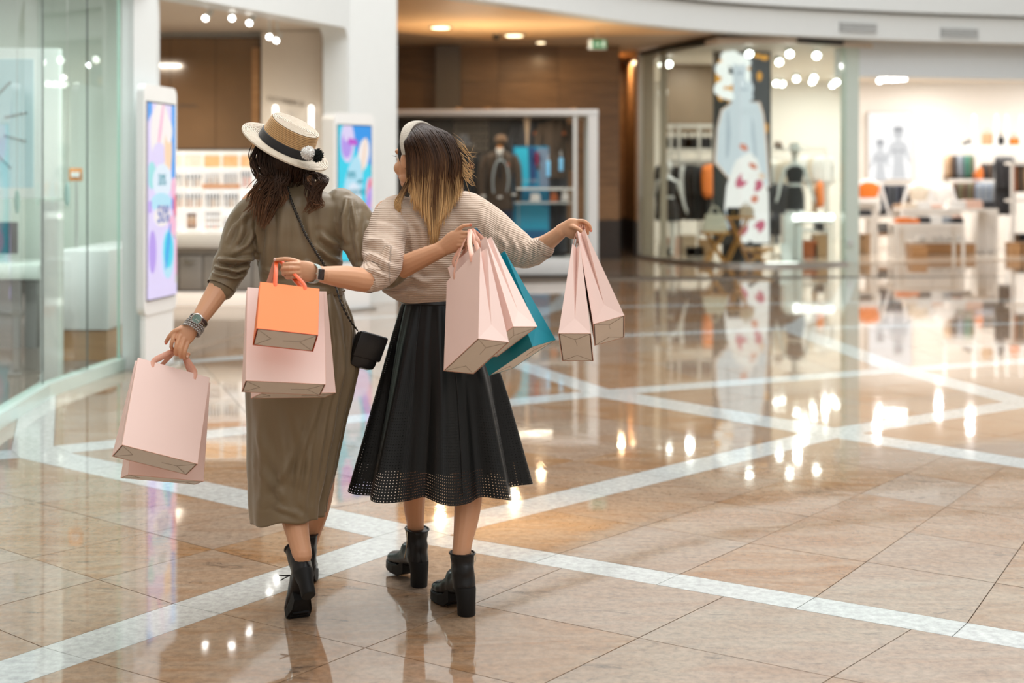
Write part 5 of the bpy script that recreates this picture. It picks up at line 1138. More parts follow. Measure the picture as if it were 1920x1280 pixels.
# wall shelf unit
Yw = 30.5
upright_rack('tall white wall rack with shelves in the right-hand shop', [1771, 1826, 1868, 1888, 1915, 1960], 215, 470, Yw, [(276, .09), (337, .05)], m_=LACQ)
for k, (px, col, nm) in enumerate([(1773, 'beige', 'beige'), (1779, 'tan', 'tan'), (1786, 'brown', 'brown'), (1793, 'charcoal', 'charcoal'), (1799, 'greydenim', 'grey'), (1805, 'slate', 'slate'), (1811, 'green', 'dark green'), (1817, 'green', 'green'), (1823, 'olive', 'olive')]):
    extra = ', the left green one' if nm == 'dark green' else (', the right green one' if nm == 'green' else '')
    garment('top', px, 291, Yw - .1, col, '%s top hanging under the white wall shelf%s' % (nm, extra), None, rz=1.2, s=.75)
for k, (px, py, col) in enumerate([(1837, 314, 'orange'), (1831, 322, 'rust')]): garment('top', px, py, Yw - .3, col, '%s scarf like top at the end of the row under the white wall shelf' % ('bright orange' if k == 0 else 'rust'), None, rz=.7, s=.4)
for k, px in enumerate((1842, 1849, 1856, 1862)): garment('top', px, 306, Yw - .05, 'black' if k % 2 else 'brown', 'dark top right of the orange scarf top', 'dark tops right of the orange scarf top', rz=1.2, s=.55)
railing('pale clothes rail in front of the white wall rack', 1778, 1866, 338, 29.6, SHW)
for k, px in enumerate(range(1792, 1832, 6)): garment('top', px, 342, 29.6, ('brown', 'tweed', 'olive')[k % 3], 'patterned brown top on the front rail of the right-hand shop', 'brown tops on the front rail', rz=1.0, s=.72)
for k, px in enumerate(range(1834, 1866, 6)): garment('top', px, 342, 29.6, ('denim', 'greydenim')[k % 2], 'grey denim top on the front rail of the right-hand shop', 'denim tops on the front rail', rz=1.0, s=.72)
for k, px in enumerate((1872, 1879, 1886, 1893)): garment('coat', px, 295, 28.9, ('black', 'charcoal')[k % 2], 'long black coat hanging left of the pale frame rack', 'long black coats beside the pale frame rack', rz=1.15, s=1.05)
railing('white clothes rail with long black coats', 1866, 1902, 292, 28.9, LACQ)
t = upright_rack('pale frame rack with brown clothes at the right edge of the picture', [1898, 1958], 305, 470, 27.6, [(306, .05), (376, .04), (462, .05)], m_=SHW)
for k, px in enumerate(range(1904, 1952, 7)):
    garment('top', px, 310, 27.8, ('rust', 'brown', 'tweed', 'tan')[k % 4], 'brown top in the pale frame rack at the right edge', 'brown tops in the pale frame rack', rz=1.1, s=.78)
    folded('dark folded knit on the lower board of the pale frame rack', px, 460, 27.8, ('brown', 'black', 'charcoal')[k % 3], .15, .22, group='folded knits in the pale frame rack', zb=zq(462, 27.6) + .026)
for px, l in ((1905, 'left'), (1925, 'right')):
    c = Q(px, 476, 26.8); t = thing('box', 'brown box before the pale frame rack at the right edge, %s one' % l, 'box', (c[0], 26.9, .012)); m = MB(); m.box((c[0], 26.9, .11), (.24, .3, .20)); m.build('base', WOODL, t, smooth=False); m = MB(); m.box((c[0], 26.9, .23), (.25, .31, .04)); m.build('lid', WOODL, t, smooth=False)
# things on the white wall shelf
zs_ = zq(276, Yw) + .046
for px, w, h, col, l in [(1855, .22, .26, 'tan', 'tan box bag standing on the white wall shelf'), (1906, .2, .16, 'orange', 'orange bag on the white wall shelf near the right edge')]:
    x = Q(px, 0, Yw)[0]; t = thing('handbag', l, 'bag', (x, Yw + .15, zs_)); m = MB(); m.box((x, Yw + .15, zs_ + h / 2), (w, .12, h), bev=.015); m.build('bag_body', fab(col, (.5,) * 3), t); m = MB(); a = np.linspace(0, math.pi, 10); m.tube(np.stack([x + w * .25 * np.cos(a), a * 0 + Yw + .15, zs_ + h + .08 * np.sin(a)], 1), .01, 6); m.build('handle', fab(col, (.5,) * 3), t)
x = Q(1815, 0, Yw)[0]; t = thing('shoe', 'dark heeled shoe on the white wall shelf', 'shoe', (x, Yw + .12, zs_)); m = MB(); m.tube(smoothline([(x - .10, Yw + .12, zs_ + .02), (x, Yw + .12, zs_ + .05), (x + .10, Yw + .12, zs_ + .11)], 8), [.01, .03, .035, .035, .035, .035, .035, .03], 10); m.build('upper', fab('black', (.5,) * 3), t); m = MB(); m.tube([(x + .10, Yw + .12, zs_ + .1), (x + .11, Yw + .12, zs_)], [.015, .006], 6); m.build('heel', BLACK, t)
x = Q(1880, 0, Yw)[0]; t = thing('handbag', 'black bag on the white wall shelf above the long black coats', 'bag', (x, Yw + .15, zs_)); z = zs_; m = MB(); m.box((x, Yw + .15, z + .09), (.16, .1, .18), bev=.02); m.build('bag_body', fab('black', (.5,) * 3), t); m = MB(); m.tube(smoothline([(x - .04, Yw + .15, z + .17), (x, Yw + .15, z + .28), (x + .04, Yw + .15, z + .17)], 8), .01, 6); m.build('handle', fab('black', (.5,) * 3), t)
# ================================================================== SHOPPING BAGS (held: things of their own)
PINK = mat('pink_paper', (0.845, 0.625, 0.555), 0.55, var=.025, scale=6, bump=.03, bscale=18)
PINKI = mat('pink_paper_edge', (0.70, 0.40, 0.29), 0.6, var=.03)
PAPB = mat('bare_card_bottom', (0.74, 0.69, 0.63), 0.7, var=.05, scale=14, bump=.05, bscale=30)
ORAN = mat('orange_paper', (0.88, 0.20, 0.028), 0.5, var=.03, scale=6, bump=.03, bscale=18)
ORAE = mat('orange_paper_edge', (0.72, 0.09, 0.015), 0.55)
TEAL = mat('teal_paper', (0.0, 0.225, 0.295), 0.45, var=.03, scale=6, bump=.03, bscale=18)
CREASE = mat('paper_crease', (0.40, 0.34, 0.29), 0.8)
def bag(name, label, rv, tr, dims, paper, edge, handle, ribbon_to, group=None, push=1.0, Tt=.026, spread=.075, rw=.0075, roll=0.0):
    R = np.array(Matrix.Rotation(np.linalg.norm(rv), 3, Vector(rv))); W_, H_, T_ = np.array(dims) * push; o = np.array([tr[0], tr[1], tr[2] - CAMH]) * push + np.array([0, 0, CAMH])
    def w(p): return R @ np.array(p, float) + o
    t = thing(name, label, 'shopping bag', tuple(w((0, 0, -H_))), group)
    hw_, tt, tb = W_ / 2, Tt / 2, T_ / 2
    # walls as thin folded card: outer shell, crease lines at T/2 above the bottom
    fold = T_ * .52
    def shell(s):           # s = inset for the inner skin
        V = {}
        for y, sy in ((-1, 'f'), (1, 'b')):
            for x, sx in ((-1, 'l'), (1, 'r')):
                V['b' + sy + sx] = (x * (hw_ - s), y * (tb - s), -H_ + s)
                fr = fold / H_; V['m' + sy + sx] = (x * (hw_ - s) , y * ((tb - s) * (1 - fr) + (tt - s * .5) * fr), -H_ + fold)
                V['t' + sy + sx] = (x * (hw_ - s), y * (tt - s * .5), 0)
        for x, sx in ((-1, 'l'), (1, 'r')):
            V['c' + sx] = (x * (hw_ - s) - x * .004, 0, -H_ + fold)         # apex of the triangle fold
            V['u' + sx] = (x * (hw_ - s - min(.035, T_ * .35)), 0, 0)        # gusset tucked in at the rim
            V['h' + sx] = (x * (hw_ - s - .018), 0, -H_ * .42)
        return V
    V = shell(0); K = list(V); I = {k: i for i, k in enumerate(K)}; P = [w(V[k]) for k in K]
    Fs = [[I[k] for k in f.split()] for f in ('bfl bfr mfr mfl', 'mfl mfr tfr tfl', 'bbr bbl mbl mbr', 'mbr mbl tbl tbr')]
    m = MB(); m.add(P, Fs)
    G_ = [[I[k] for k in f.split()] for x in 'lr' for f in ('bf%s cX bb%s'.replace('cX', 'c' + x) % (x, x), 'bf%s mf%s c%s' % (x, x, x), 'bb%s c%s mb%s' % (x, x, x), 'mf%s tf%s u%s h%s c%s' % (x, x, x, x, x), 'mb%s c%s h%s u%s tb%s' % (x, x, x, x, x))]
    m.add(P, G_)
    def solid(ob, th=.0009):
        md = ob.modifiers.new('card', 'SOLIDIFY'); md.thickness = th; md.offset = -1
        if edge is not None: ob.data.materials.append(edge); md.material_offset_rim = 1
    b = m.build('bag_walls', paper, t, smooth=False); solid(b)
    # printed-colour edge lines at the corners, the way folded card shows them
    m = MB()
    for a_, c_ in (('bfl', 'bfr'), ('bbl', 'bbr'), ('bfl', 'bbl'), ('bfr', 'bbr')): m.tube([w(V[a_]), w(V[c_])], .0011, 5)
    m.build('bottom_edge', edge, t)
    m = MB(); z = -H_ - .0006; g = .004
    m.add([w(p) for p in ((-hw_ + g, -tb + g, z), (hw_ - g, -tb + g, z), (hw_ - g, tb - g, z), (-hw_ + g, tb - g, z), (-hw_ + g, -tb + g, z + .0012), (hw_ - g, -tb + g, z + .0012), (hw_ - g, tb - g, z + .0012), (-hw_ + g, tb - g, z + .0012))], [(0, 3, 2, 1), (4, 5, 6, 7), (0, 1, 5, 4), (1, 2, 6, 5), (2, 3, 7, 6), (3, 0, 4, 7)])
    bt = m.build('bottom_panel', PAPB, t, smooth=False)
    m = MB(); z -= .0006
    for x in (-1, 1):
        for y in (-1, 1): m.tube([w((x * (hw_ - g), y * (tb - g), z)), w((x * (hw_ - tb), 0, z))], .0007, 4)
    m.tube([w((hw_ - tb, 0, z)), w((hw_ - tb - .05, .004, z))], .0006, 4); m.build('glued_flap_line', CREASE, bt)
    # ribbon handles, one per face, up to the hand
    tgt = [np.array(q) for q in ribbon_to]
    for y, q in ((-1, tgt[0]), (1, tgt[-1])):
        p0, p1 = w((-spread, y * (tt + .001), -.022)), w((spread, y * (tt + .001), -.022)); e0, e1 = w((-spread, y * (tt + .001), .006)), w((spread, y * (tt + .001), .006))
        ax = R[:, 0] * .010
        pts = smoothline([p0, e0, (e0 + (q - ax)) / 2 + R[:, 1] * y * .004, q - ax, q + np.array([0, 0, .008]), q + ax, (e1 + (q + ax)) / 2 + R[:, 1] * y * .004, e1, p1], 34)
        m = MB(); m.tube(pts, rw * .22, 8, r2=rw, up=R[:, 1]); m.build('ribbon_handle', handle, t)
    return t
RIBP = mat('pink_ribbon', (0.72, 0.36, 0.25), 0.35, var=.05, sheen=.3)
RIBO = mat('orange_ribbon', (0.85, 0.11, 0.01), 0.35, var=.05, sheen=.3)
RIBT = mat('teal_ribbon', (0.0, 0.20, 0.34), 0.35, var=.05, sheen=.3)
BG = 'pale pink shopping bags'
hA1 = Q(334, 656, 4.80); hA2 = Q(336, 657, 4.83)
bag('shopping_bag', 'pale pink paper bag hanging nearest from the left hand of the straw hat woman', [-0.5923, 0.1998, 0.5014], [-1.139, 4.7775, 0.8519], [0.2513, 0.3281, 0.1035], PINK, PINKI, RIBP, [hA1, hA2], BG, spread=.072)
bag('shopping_bag', 'pale pink paper bag behind the nearest one in the left hand of the hatted woman', [-0.3237, 0.1116, 0.4856], [-1.159, 4.8662, 0.8062], [0.2518, 0.3391, 0.1011], PINK, PINKI, RIBP, [hA1, hA2], BG, push=1.012, spread=.072)
hB = Q(524, 492, 4.47)
bag('shopping_bag', 'small orange paper bag held behind the back of the olive dress', [-0.6569, 0.0567, 0.2655], [-0.7122, 4.5483, 1.1441], [0.1883, 0.195, 0.0997], ORAN, ORAE, RIBO, [hB, hB + [.0, .006, 0]], None, push=.972, spread=.045, rw=.006)
bag('shopping_bag', 'pale pink paper bag right behind the small orange bag', [-0.5022, 0.0147, 0.2945], [-0.744, 4.6703, 1.1218], [0.2503, 0.3347, 0.1005], PINK, PINKI, RIBP, [hB + [-.006, .012, -.004], hB + [-.006, .018, -.004]], BG, push=.985, spread=.06)
bag('shopping_bag', 'pale pink paper bag farthest behind the small orange bag, against the olive dress', [-0.30, -0.0102, 0.52], [-0.744, 4.7495, 1.1157], [0.256, 0.3478, 0.097], PINK, PINKI, RIBP, [hB + [-.006, .024, -.006], hB + [-.006, .03, -.006]], BG, push=1.0, spread=.06)
hC = Q(882, 437, 4.708)
bag('shopping_bag', 'largest pale pink paper bag at the hip over the black skirt', [-0.4243, -0.3819, -1.0344], [-0.1491, 4.6791, 1.2068], [0.2516, 0.3267, 0.107], PINK, PINKI, RIBP, [hC + [-.006, -.012, 0], hC + [-.004, -.006, 0]], BG, push=.985, spread=.065)
bag('shopping_bag', 'pale pink paper bag between the large pink one and the teal one', [-0.2868, -0.5207, -0.7045], [-0.1413, 4.7044, 1.2473], [0.20, 0.3339, 0.1133], PINK, PINKI, RIBP, [hC + [.004, .006, 0], hC + [.006, .012, 0]], BG, push=.995, spread=.065)
bag('shopping_bag', 'teal paper bag behind the pink bags at the hip', [-0.0785, -0.517, -0.8121], [-0.1036, 4.7602, 1.1934], [0.2462, 0.332, 0.1086], TEAL, TEAL, RIBT, [hC + [.016, .02, .0], hC + [.02, .026, .0]], None, push=1.0, spread=.065)
hD = Q(1089, 430, 4.82)
bag('shopping_bag', 'pale pink paper bag hanging left in the outstretched right hand', [-0.4066, -0.38, -1.6265], [0.2211, 4.7808, 1.2213], [0.2392, 0.3168, 0.1031], PINK, PINKI, RIBP, [hD + [-.008, 0, 0], hD + [-.002, 0, 0]], BG, push=1.006, spread=.06)
bag('shopping_bag', 'pale pink paper bag hanging right in the outstretched right hand', [-0.1107, -0.541, -1.5498], [0.2351, 4.8026, 1.2759], [0.2373, 0.323, 0.1037], PINK, PINKI, RIBP, [hD + [.006, 0, .002], hD + [.012, 0, .002]], BG, push=1.01, spread=.06)
# ================================================================== THE TWO WOMEN
def skin_mat():
    m = mat('skin', (0.66, 0.345, 0.195), 0.42, var=.05, scale=14, bump=.02, bscale=90)
    b = m.node_tree.nodes['Principled BSDF']; b.inputs['Subsurface Weight'].default_value = .08; b.inputs['Subsurface Radius'].default_value = (.02, .008, .004); b.inputs['Subsurface Scale'].default_value = .3
    return m
SKIN = skin_mat()
OLIVE = mat('olive_satin', (0.205, 0.150, 0.082), 0.42, var=.06, scale=5, sheen=.25, bump=.05, bscale=220)
LEATHER = mat('black_boot_leather', (0.009, 0.009, 0.010), 0.30, var=.2, scale=30, bump=.10, bscale=50, spec=.35)
RUBBER = mat('black_rubber_sole', (0.007, 0.007, 0.007), 0.55, spec=.25)
ZIPM = mat('zip_metal', (0.62, 0.56, 0.45), 0.3, 1.0)

def knit_mat():
    m = mat('cream_rib_knit', (0.66, 0.50, 0.385), 0.9, var=.05, scale=10, sheen=.35)
    nt = m.node_tree; N = nt.nodes; L = nt.links; b = N['Principled BSDF']
    at = N.new('ShaderNodeAttribute'); at.attribute_name = 'rib'
    mu = N.new('ShaderNodeMath'); mu.operation = 'MULTIPLY'; mu.inputs[1].default_value = 2 * math.pi / .0066; L.new(at.outputs['Fac'], mu.inputs[0])
    si = N.new('ShaderNodeMath'); si.operation = 'SINE'; L.new(mu.outputs[0], si.inputs[0])
    bp = N.new('ShaderNodeBump'); bp.inputs['Strength'].default_value = .75; bp.inputs['Distance'].default_value = .0022; L.new(si.outputs[0], bp.inputs['Height']); L.new(bp.outputs[0], b.inputs['Normal'])
    return m
KNIT = knit_mat()
def hair_mat(name, root, mid, tip, p1, p2):
    m = bpy.data.materials.new(name); m.use_nodes = True; nt = m.node_tree; N = nt.nodes; L = nt.links; b = N['Principled BSDF']
    at = N.new('ShaderNodeAttribute'); at.attribute_name = 'along'; tn = N.new('ShaderNodeAttribute'); tn.attribute_name = 'tone'
    ad = N.new('ShaderNodeMath'); ad.operation = 'MULTIPLY_ADD'; ad.inputs[1].default_value = .32; L.new(tn.outputs['Fac'], ad.inputs[0]); L.new(at.outputs['Fac'], ad.inputs[2])
    rp = N.new('ShaderNodeValToRGB'); e = rp.color_ramp.elements; e[0].position = p1; e[0].color = (*root, 1); e[1].position = 1.15 if False else 1.0; e[1].color = (*tip, 1)
    k = e.new(p2); k.color = (*mid, 1); L.new(ad.outputs[0], rp.inputs[0]); L.new(rp.outputs[0], b.inputs['Base Color'])
    b.inputs['Roughness'].default_value = .42; b.inputs['Specular IOR Level'].default_value = .22
    return m

def ring(px, py, Y, rx, ry, n=30, dy=0.0, sq=2.25):
    c = Q(px, py, Y); a = np.linspace(0, 2 * math.pi, n, endpoint=False); ca, sa = np.cos(a), np.sin(a)
    return np.stack([c[0] + rx * np.sign(ca) * np.abs(ca) ** (2 / sq), c[1] + dy + ry * np.sign(sa) * np.abs(sa) ** (2 / sq), np.full(n, c[2])], 1)
def limb(mb, pts, n=14, k=14, flat=1.0):
    """pts: (px, py, Y, radius) joints of one tapering limb"""
    P = np.array([Q(p[0], p[1], p[2]) for p in pts]); R = np.array([p[3] for p in pts])
    S = smoothline(np.c_[P, R], k); mb.tube(S[:, :3], S[:, 3], n, r2=S[:, 3] * flat)
    e = S[-1]; mb.ball(e[:3], (e[3],) * 3, 10, 6); mb.ball(S[0][:3], (S[0][3],) * 3, 10, 6)
def palm(mb, pts, n=16, k=12):
    """pts: (px, py, Y, half width in the picture plane, half thickness)"""
    P = np.array([np.r_[Q(p[0], p[1], p[2]), p[3], p[4]] for p in pts]); S = smoothline(P, k)
    mb.tube(S[:, :3], S[:, 4], n, r2=S[:, 3], up=(0, 1, 0)); mb.ball(S[-1][:3], (S[-1][3] * .8, S[-1][4], S[-1][3] * .8), 10, 6)
def finger(mb, pts, r=.0082):
    P = np.array([Q(*p) for p in pts]); S = smoothline(P, 12); R = np.linspace(r, r * .78, 12)
    mb.tube(S, R, 10); mb.ball(S[-1], (R[-1],) * 3, 10, 6); mb.ball(S[0], (R[0],) * 3, 10, 6)
def nail(p, Y, d, parent, col):
    c = Q(p[0], p[1], Y); m = MB(); m.ball(c, (.0042, .003, .0055), 8, 6); return m.build('fingernail', col, parent)
def head(mb, c, fwd, tilt=0.0, s=1.0):
    f = np.array(fwd, float); f /= np.linalg.norm(f); r = np.cross(f, (0, 0, 1)); r /= np.linalg.norm(r); u = np.cross(r, f)
    r, u = r * math.cos(tilt) + u * math.sin(tilt), u * math.cos(tilt) - r * math.sin(tilt)
    M = np.stack([r, f, u], 1); c = np.array(c, float)
    def w(p): return c + M @ (np.array(p) * s)
    def b(p, q): mb.ball(w(p), np.array(q) * s, 16, 12, M=M)
    b((0, -.015, .02), (.073, .092, .100)); b((0, .035, -.022), (.058, .054, .088)); b((0, .048, -.082), (.034, .036, .030)); b((0, .075, .026), (.048, .020, .016))
    for k in (-1, 1): b((k * .036, .058, -.034), (.024, .026, .026)); b((k * .075, -.008, -.012), (.009, .020, .030)); b((k * .030, -.0 + .03, -.07), (.026, .03, .022)); b((k * .009, .092, -.030), (.008, .010, .007))
    mb.tube([w((0, .082, .012)), w((0, .098, -.012)), w((0, .110, -.028))], np.array([.007, .009, .010]) * s, 10); b((0, .108, -.028), (.010, .009, .008))
    b((0, .088, -.055), (.021, .011, .0055)); b((0, .086, -.064), (.018, .011, .006))
    return w, M
def folds(V, N, lst, side=(0, -1, 0)):
    """soft cloth folds: a raised ridge with hollows beside it, along straight or bent lines given on the cloth"""
    out = V.copy(); mask = np.clip((N @ np.array(side)) * 1.6 + .25, 0, 1)
    for pts, wd, hg in lst:
        P = np.array([Q(p[0], p[1], 4.9) for p in pts])[:, [0, 2]]; X = V[:, [0, 2]]; dmin = np.full(len(V), 9.0); tt = np.zeros(len(V)); seg = len(P) - 1
        for i in range(seg):
            a, b = P[i], P[i + 1]; ab = b - a; t = np.clip(((X - a) @ ab) / (ab @ ab), 0, 1); d = np.linalg.norm(X - a - t[:, None] * ab, axis=1)
            k = d < dmin; dmin[k] = d[k]; tt[k] = (i + t[k]) / seg
        env = np.sin(np.clip(tt, .04, .96) * math.pi) ** .6
        h = hg * (np.exp(-(dmin / wd) ** 2) - .55 * np.exp(-((dmin - 1.9 * wd) / (.9 * wd)) ** 2))
        out += N * (h * env * mask)[:, None]
    return out
def apply_folds(me, lst, rough=0.0, seed=0.0, nscale=14, gain=1.0):
    me.update(); V, N = mesh_arrays(me); V2 = folds(V, N, [(p_, w_, h_ * gain) for p_, w_, h_ in lst])
    if rough: V2 += N * (noise_arr(V, nscale, seed) * rough)[:, None]
    me.vertices.foreach_set('co', V2.ravel()); me.update(); return V2
def surf(V, x, z, r=.018):
    k = (np.abs(V[:, 0] - x) < r) & (np.abs(V[:, 2] - z) < r)
    return V[k, 1].min() if k.any() else None

def boot(parent, heel, yaw, pitch=0.0, lace=False, zip_side=-1, slim=1.0, name_label=None, pivot_ball=False, top=.205, sc=1.0):
    """ankle boot with block heel: local y points to the toe; heel = floor point under the heel (or ball of the foot)"""
    cy, sy = math.cos(yaw), math.sin(yaw); cp_, sp_ = math.cos(pitch), math.sin(pitch)
    Rz = np.array([[cy, -sy, 0], [sy, cy, 0], [0, 0, 1]]); Rx = np.array([[1, 0, 0], [0, cp_, -sp_], [0, sp_, cp_]]); Mx = Rz @ Rx * sc
    piv = np.array([0, .165, 0.0]) if pivot_ball else np.zeros(3); h0 = np.array(heel, float)
    def w(p): return h0 + Mx @ (np.array(p, float) - piv)
    m = MB()
    def rg(z, y, rx, ry, n=20): a = np.linspace(0, 2 * math.pi, n, endpoint=False); return np.array([w((rx * math.cos(q), y + ry * math.sin(q), z)) for q in a])
    m.loft([rg(.080, .012, .036, .044), rg(.105, .014, .038, .047), rg(.135, .020, .038, .045), rg(.165, .026, .038, .043), rg(top, .026, .042, .047)])
    P = [(0, -.012, .100, .030, .026), (0, .035, .098, .036, .036), (0, .085, .082, .037, .036), (0, .135, .060, .040, .030), (0, .175, .050, .041, .025), (0, .205, .046, .034, .021), (0, .222, .042, .016, .014)]
    S = smoothline(np.array(P), 16); pts = np.array([w(p[:3]) for p in S]); m.tube(pts, S[:, 4], 16, r2=S[:, 3], up=Mx[:, 2])
    m.ball(w((0, .012, .145)), (.036, .04, .05), 14, 10, M=Mx); m.ball(w((0, .075, .105)), (.034, .05, .034), 14, 10, M=Mx)
    me = remesh(m, .0055, 3); me.update(); V, N = mesh_arrays(me); me.vertices.foreach_set('co', (V + N * (noise_arr(V, 38, 3) * .0022)[:, None]).ravel())
    bt = finish('boot', me, LEATHER, parent)
    if name_label: bt['label'] = name_label
    m = MB(); rings = [rg(0, -.006, .029 * slim, .031), rg(.004, -.006, .031 * slim, .033), rg(.05, -.004, .032 * slim, .035), rg(.088, .004, .036, .042), rg(.096, .008, .037, .043)]; m.loft(rings); m.build('heel', RUBBER, bt)
    # platform with tread
    out = [(.0, .235), (.022, .228), (.036, .205), (.043, .175), (.042, .14), (.036, .105), (.030, .075), (-.030, .075), (-.036, .105), (-.042, .14), (-.043, .175), (-.036, .205), (-.022, .228)]
    m = MB(); n = len(out); V = [w((x, y, max(0.006, (.1 - y) * 1.05) if y < .11 else .006)) for x, y in out] + [w((x * 1.0, y, .034 + (max(0, .12 - y) * .9))) for x, y in out]
    m.add(V, [tuple(range(n - 1, -1, -1)), tuple(range(n, 2 * n))] + [(i, (i + 1) % n, n + (i + 1) % n, n + i) for i in range(n)])
    for k in range(6): m.loft([[w((-.038 + .004 * abs(k - 2), .125 + k * .018, z)), w((.038 - .004 * abs(k - 2), .125 + k * .018, z)), w((.038 - .004 * abs(k - 2), .134 + k * .018, z)), w((-.038 + .004 * abs(k - 2), .134 + k * .018, z))] for z in (0, .008)])
    m.build('platform_sole', RUBBER, bt, smooth=False)
    m = MB(); m.tube([w((.0425 * math.cos(q), .026 + .0475 * math.sin(q), top - .001)) for q in np.linspace(0, 2 * math.pi, 24, endpoint=False)], .0032, 6, closed=True, up=Mx[:, 2]); m.build('collar_edge', LEATHER, bt)
    if lace:
        m = MB(); q = w((-.02, .10, .135)); m.tube(smoothline([q, q + [-.02, -.01, .002], q + [-.035, -.02, .006]], 6), .002, 5); m.tube(smoothline([q, q + [-.018, -.012, -.006], q + [-.03, -.02, -.012]], 6), .002, 5); m.build('lace', RUBBER, bt)
    else:
        x = zip_side * .0405; m = MB(); m.tube(smoothline([w((x * 1.06, .022, top - .004)), w((x * .98, .022, .165)), w((x * .98, .03, .125)), w((x * 1.02, .038, .095))], 14), .0022, 6); z = m.build('zip', ZIPM, bt)
        m = MB(); m.tube(smoothline([w((x * 1.06, .018, top - .006)), w((x * 1.12, .014, top - .022)), w((x * 1.06, .014, top - .036))], 6), .0018, 5); m.build('zip_pull', ZIPM, z)
    return w

def strand_obj(name, strands, m, parent, n=5):
    """strands: list of (points, radius, tone, along0, along1)"""
    V = []; Fc = []; AL = []; TN = []; k = 0
    for pts, r, tone, a0, a1 in strands:
        mb = MB(); q = len(pts); rr_ = r * np.sin(np.clip(np.linspace(.18, .985, q), 0, 1) * math.pi) ** .45
        mb.tube(pts, rr_, n, cap=True); v = np.concatenate(mb.v); V.append(v); Fc += [tuple(i + k for i in f) for f in mb.f]; k += len(v)
        AL.append(np.repeat(np.linspace(a0, a1, q), n)); TN.append(np.full(len(v), tone))
    me = bpy.data.meshes.new(name); V = np.concatenate(V); org = np.array(ORG[parent.name]); me.from_pydata((V - org).tolist(), [], Fc)
    fattr(me, 'along', np.concatenate(AL)); fattr(me, 'tone', np.concatenate(TN)); me.materials.append(m); me.shade_smooth()
    return link(name, me, parent, org)

# ------------------------------------------------------------------ WOMAN IN THE STRAW HAT AND OLIVE DRESS
YA = 5.0
wA = thing('person', 'woman seen from behind in olive dress, straw boater hat and black ankle boots', 'person', (Q(560, 600, YA)[0], YA, 0))
b = MB()
headA, MA = head(b, Q(536, 305, 5.0), (-.12, 1, -.02), -.18, .93)
limb(b, [(541, 320, 5.0, .048), (548, 345, 5.0, .050), (549, 372, 5.0, .055)], k=8)
b.loft([ring(*q) for q in [(549, 352, 5, .06, .05), (551, 366, 5, .12, .07), (554, 392, 5, .165, .085), (558, 450, 5, .145, .09), (562, 500, 5, .125, .085), (566, 545, 5, .115, .085), (566, 600, 5, .155, .11), (566, 660, 5, .165, .115), (562, 700, 5, .13, .09)]])
limb(b, [(480, 385, 5.0, .055), (452, 440, 4.97, .048), (429, 500, 4.93, .036), (411, 540, 4.90, .040), (388, 577, 4.85, .033), (368, 606, 4.81, .0255)], k=20)
limb(b, [(640, 385, 5.0, .055), (680, 445, 4.96, .048), (706, 512, 4.90, .042), (745, 504, 4.86, .040), (790, 484, 4.80, .034), (829, 467, 4.755, .0265)], k=24)
limb(b, [(545, 640, 5.0, .085), (548, 820, 5.02, .057), (549, 905, 4.965, .053), (551, 958, 4.915, .050), (558, 1000, 4.86, .040), (567, 1040, 4.80, .033)], k=18)
limb(b, [(588, 640, 5.02, .085), (600, 810, 5.10, .056), (602, 890, 5.14, .052), (597, 945, 5.17, .046), (584, 1000, 5.19, .034), (576, 1035, 5.20, .030)], k=18)
# left hand, seen from its back, fingers closed over the ribbon handles
palm(b, [(371, 602, 4.812, .026, .021), (361, 613, 4.80, .026, .018), (351, 623, 4.790, .034, .0155), (343, 630, 4.786, .036, .0135), (340, 633, 4.786, .033, .010)])
finger(b, [(329, 623, 4.778), (322.5, 640, 4.764), (321.5, 652, 4.776), (329, 655, 4.802), (337, 650, 4.815)], .0074)
finger(b, [(337, 630, 4.774), (330, 651, 4.758), (329.5, 663, 4.772), (336, 664, 4.802), (342, 657, 4.815)], .0076)
finger(b, [(345, 636, 4.774), (338.5, 657, 4.759), (338.5, 668.5, 4.773), (344, 668, 4.802), (349, 661, 4.814)], .0073)
finger(b, [(353, 642, 4.779), (347, 660, 4.766), (347, 670, 4.779), (351.5, 669, 4.803), (355, 663, 4.813)], .0066)
finger(b, [(349, 615, 4.79), (330, 619, 4.776), (318, 630, 4.776), (311.5, 641, 4.785)], .0088)
# right hand, thumb up, fingers closed round three bags' ribbons
palm(b, [(822, 470, 4.762, .027, .021), (836, 462, 4.745, .029, .019), (852, 453, 4.728, .037, .0165), (864, 449.5, 4.717, .034, .0135), (869, 448.5, 4.714, .030, .010)])
finger(b, [(846, 444, 4.730), (859, 430, 4.714), (870, 423, 4.706), (880, 421.5, 4.706)], .0074)
for i, (y0, dy, r) in enumerate(((437, 0, .0072), (444.8, .5, .0074), (452.6, 1, .0070), (460, 0, .0064))):
    finger(b, [(862 - i * .8, y0, 4.712), (876, y0 - 1 + dy, 4.700), (886.5 - i * .8, y0 + 1 + dy, 4.710), (885 - i, y0 + 4, 4.734), (877, y0 + 4, 4.745)], r)
hc = Q(535.5, 274, 4.98); ax = np.array([.458, -.235, .857]); ax /= np.linalg.norm(ax)
def under_hat(P):
    """hair and scalp stay inside the crown or below the brim"""
    P = np.array(P, float); d = P - hc; h = d @ ax; rad = d - np.outer(h, ax); r = np.linalg.norm(rad, axis=1)
    k = (h > -.009) & (r > .088); P[k] -= np.outer(h[k] + .009, ax)
    k = (h > .070) & (r <= .088); P[k] -= np.outer(h[k] - .070, ax)
    return P
meA = remesh(b, .0030, 2); V_, _n = mesh_arrays(meA); top_ = V_[:, 2] > 1.5; V_[top_] = under_hat(V_[top_]); meA.vertices.foreach_set('co', V_.ravel()); bodyA = finish('body', meA, SKIN, wA)
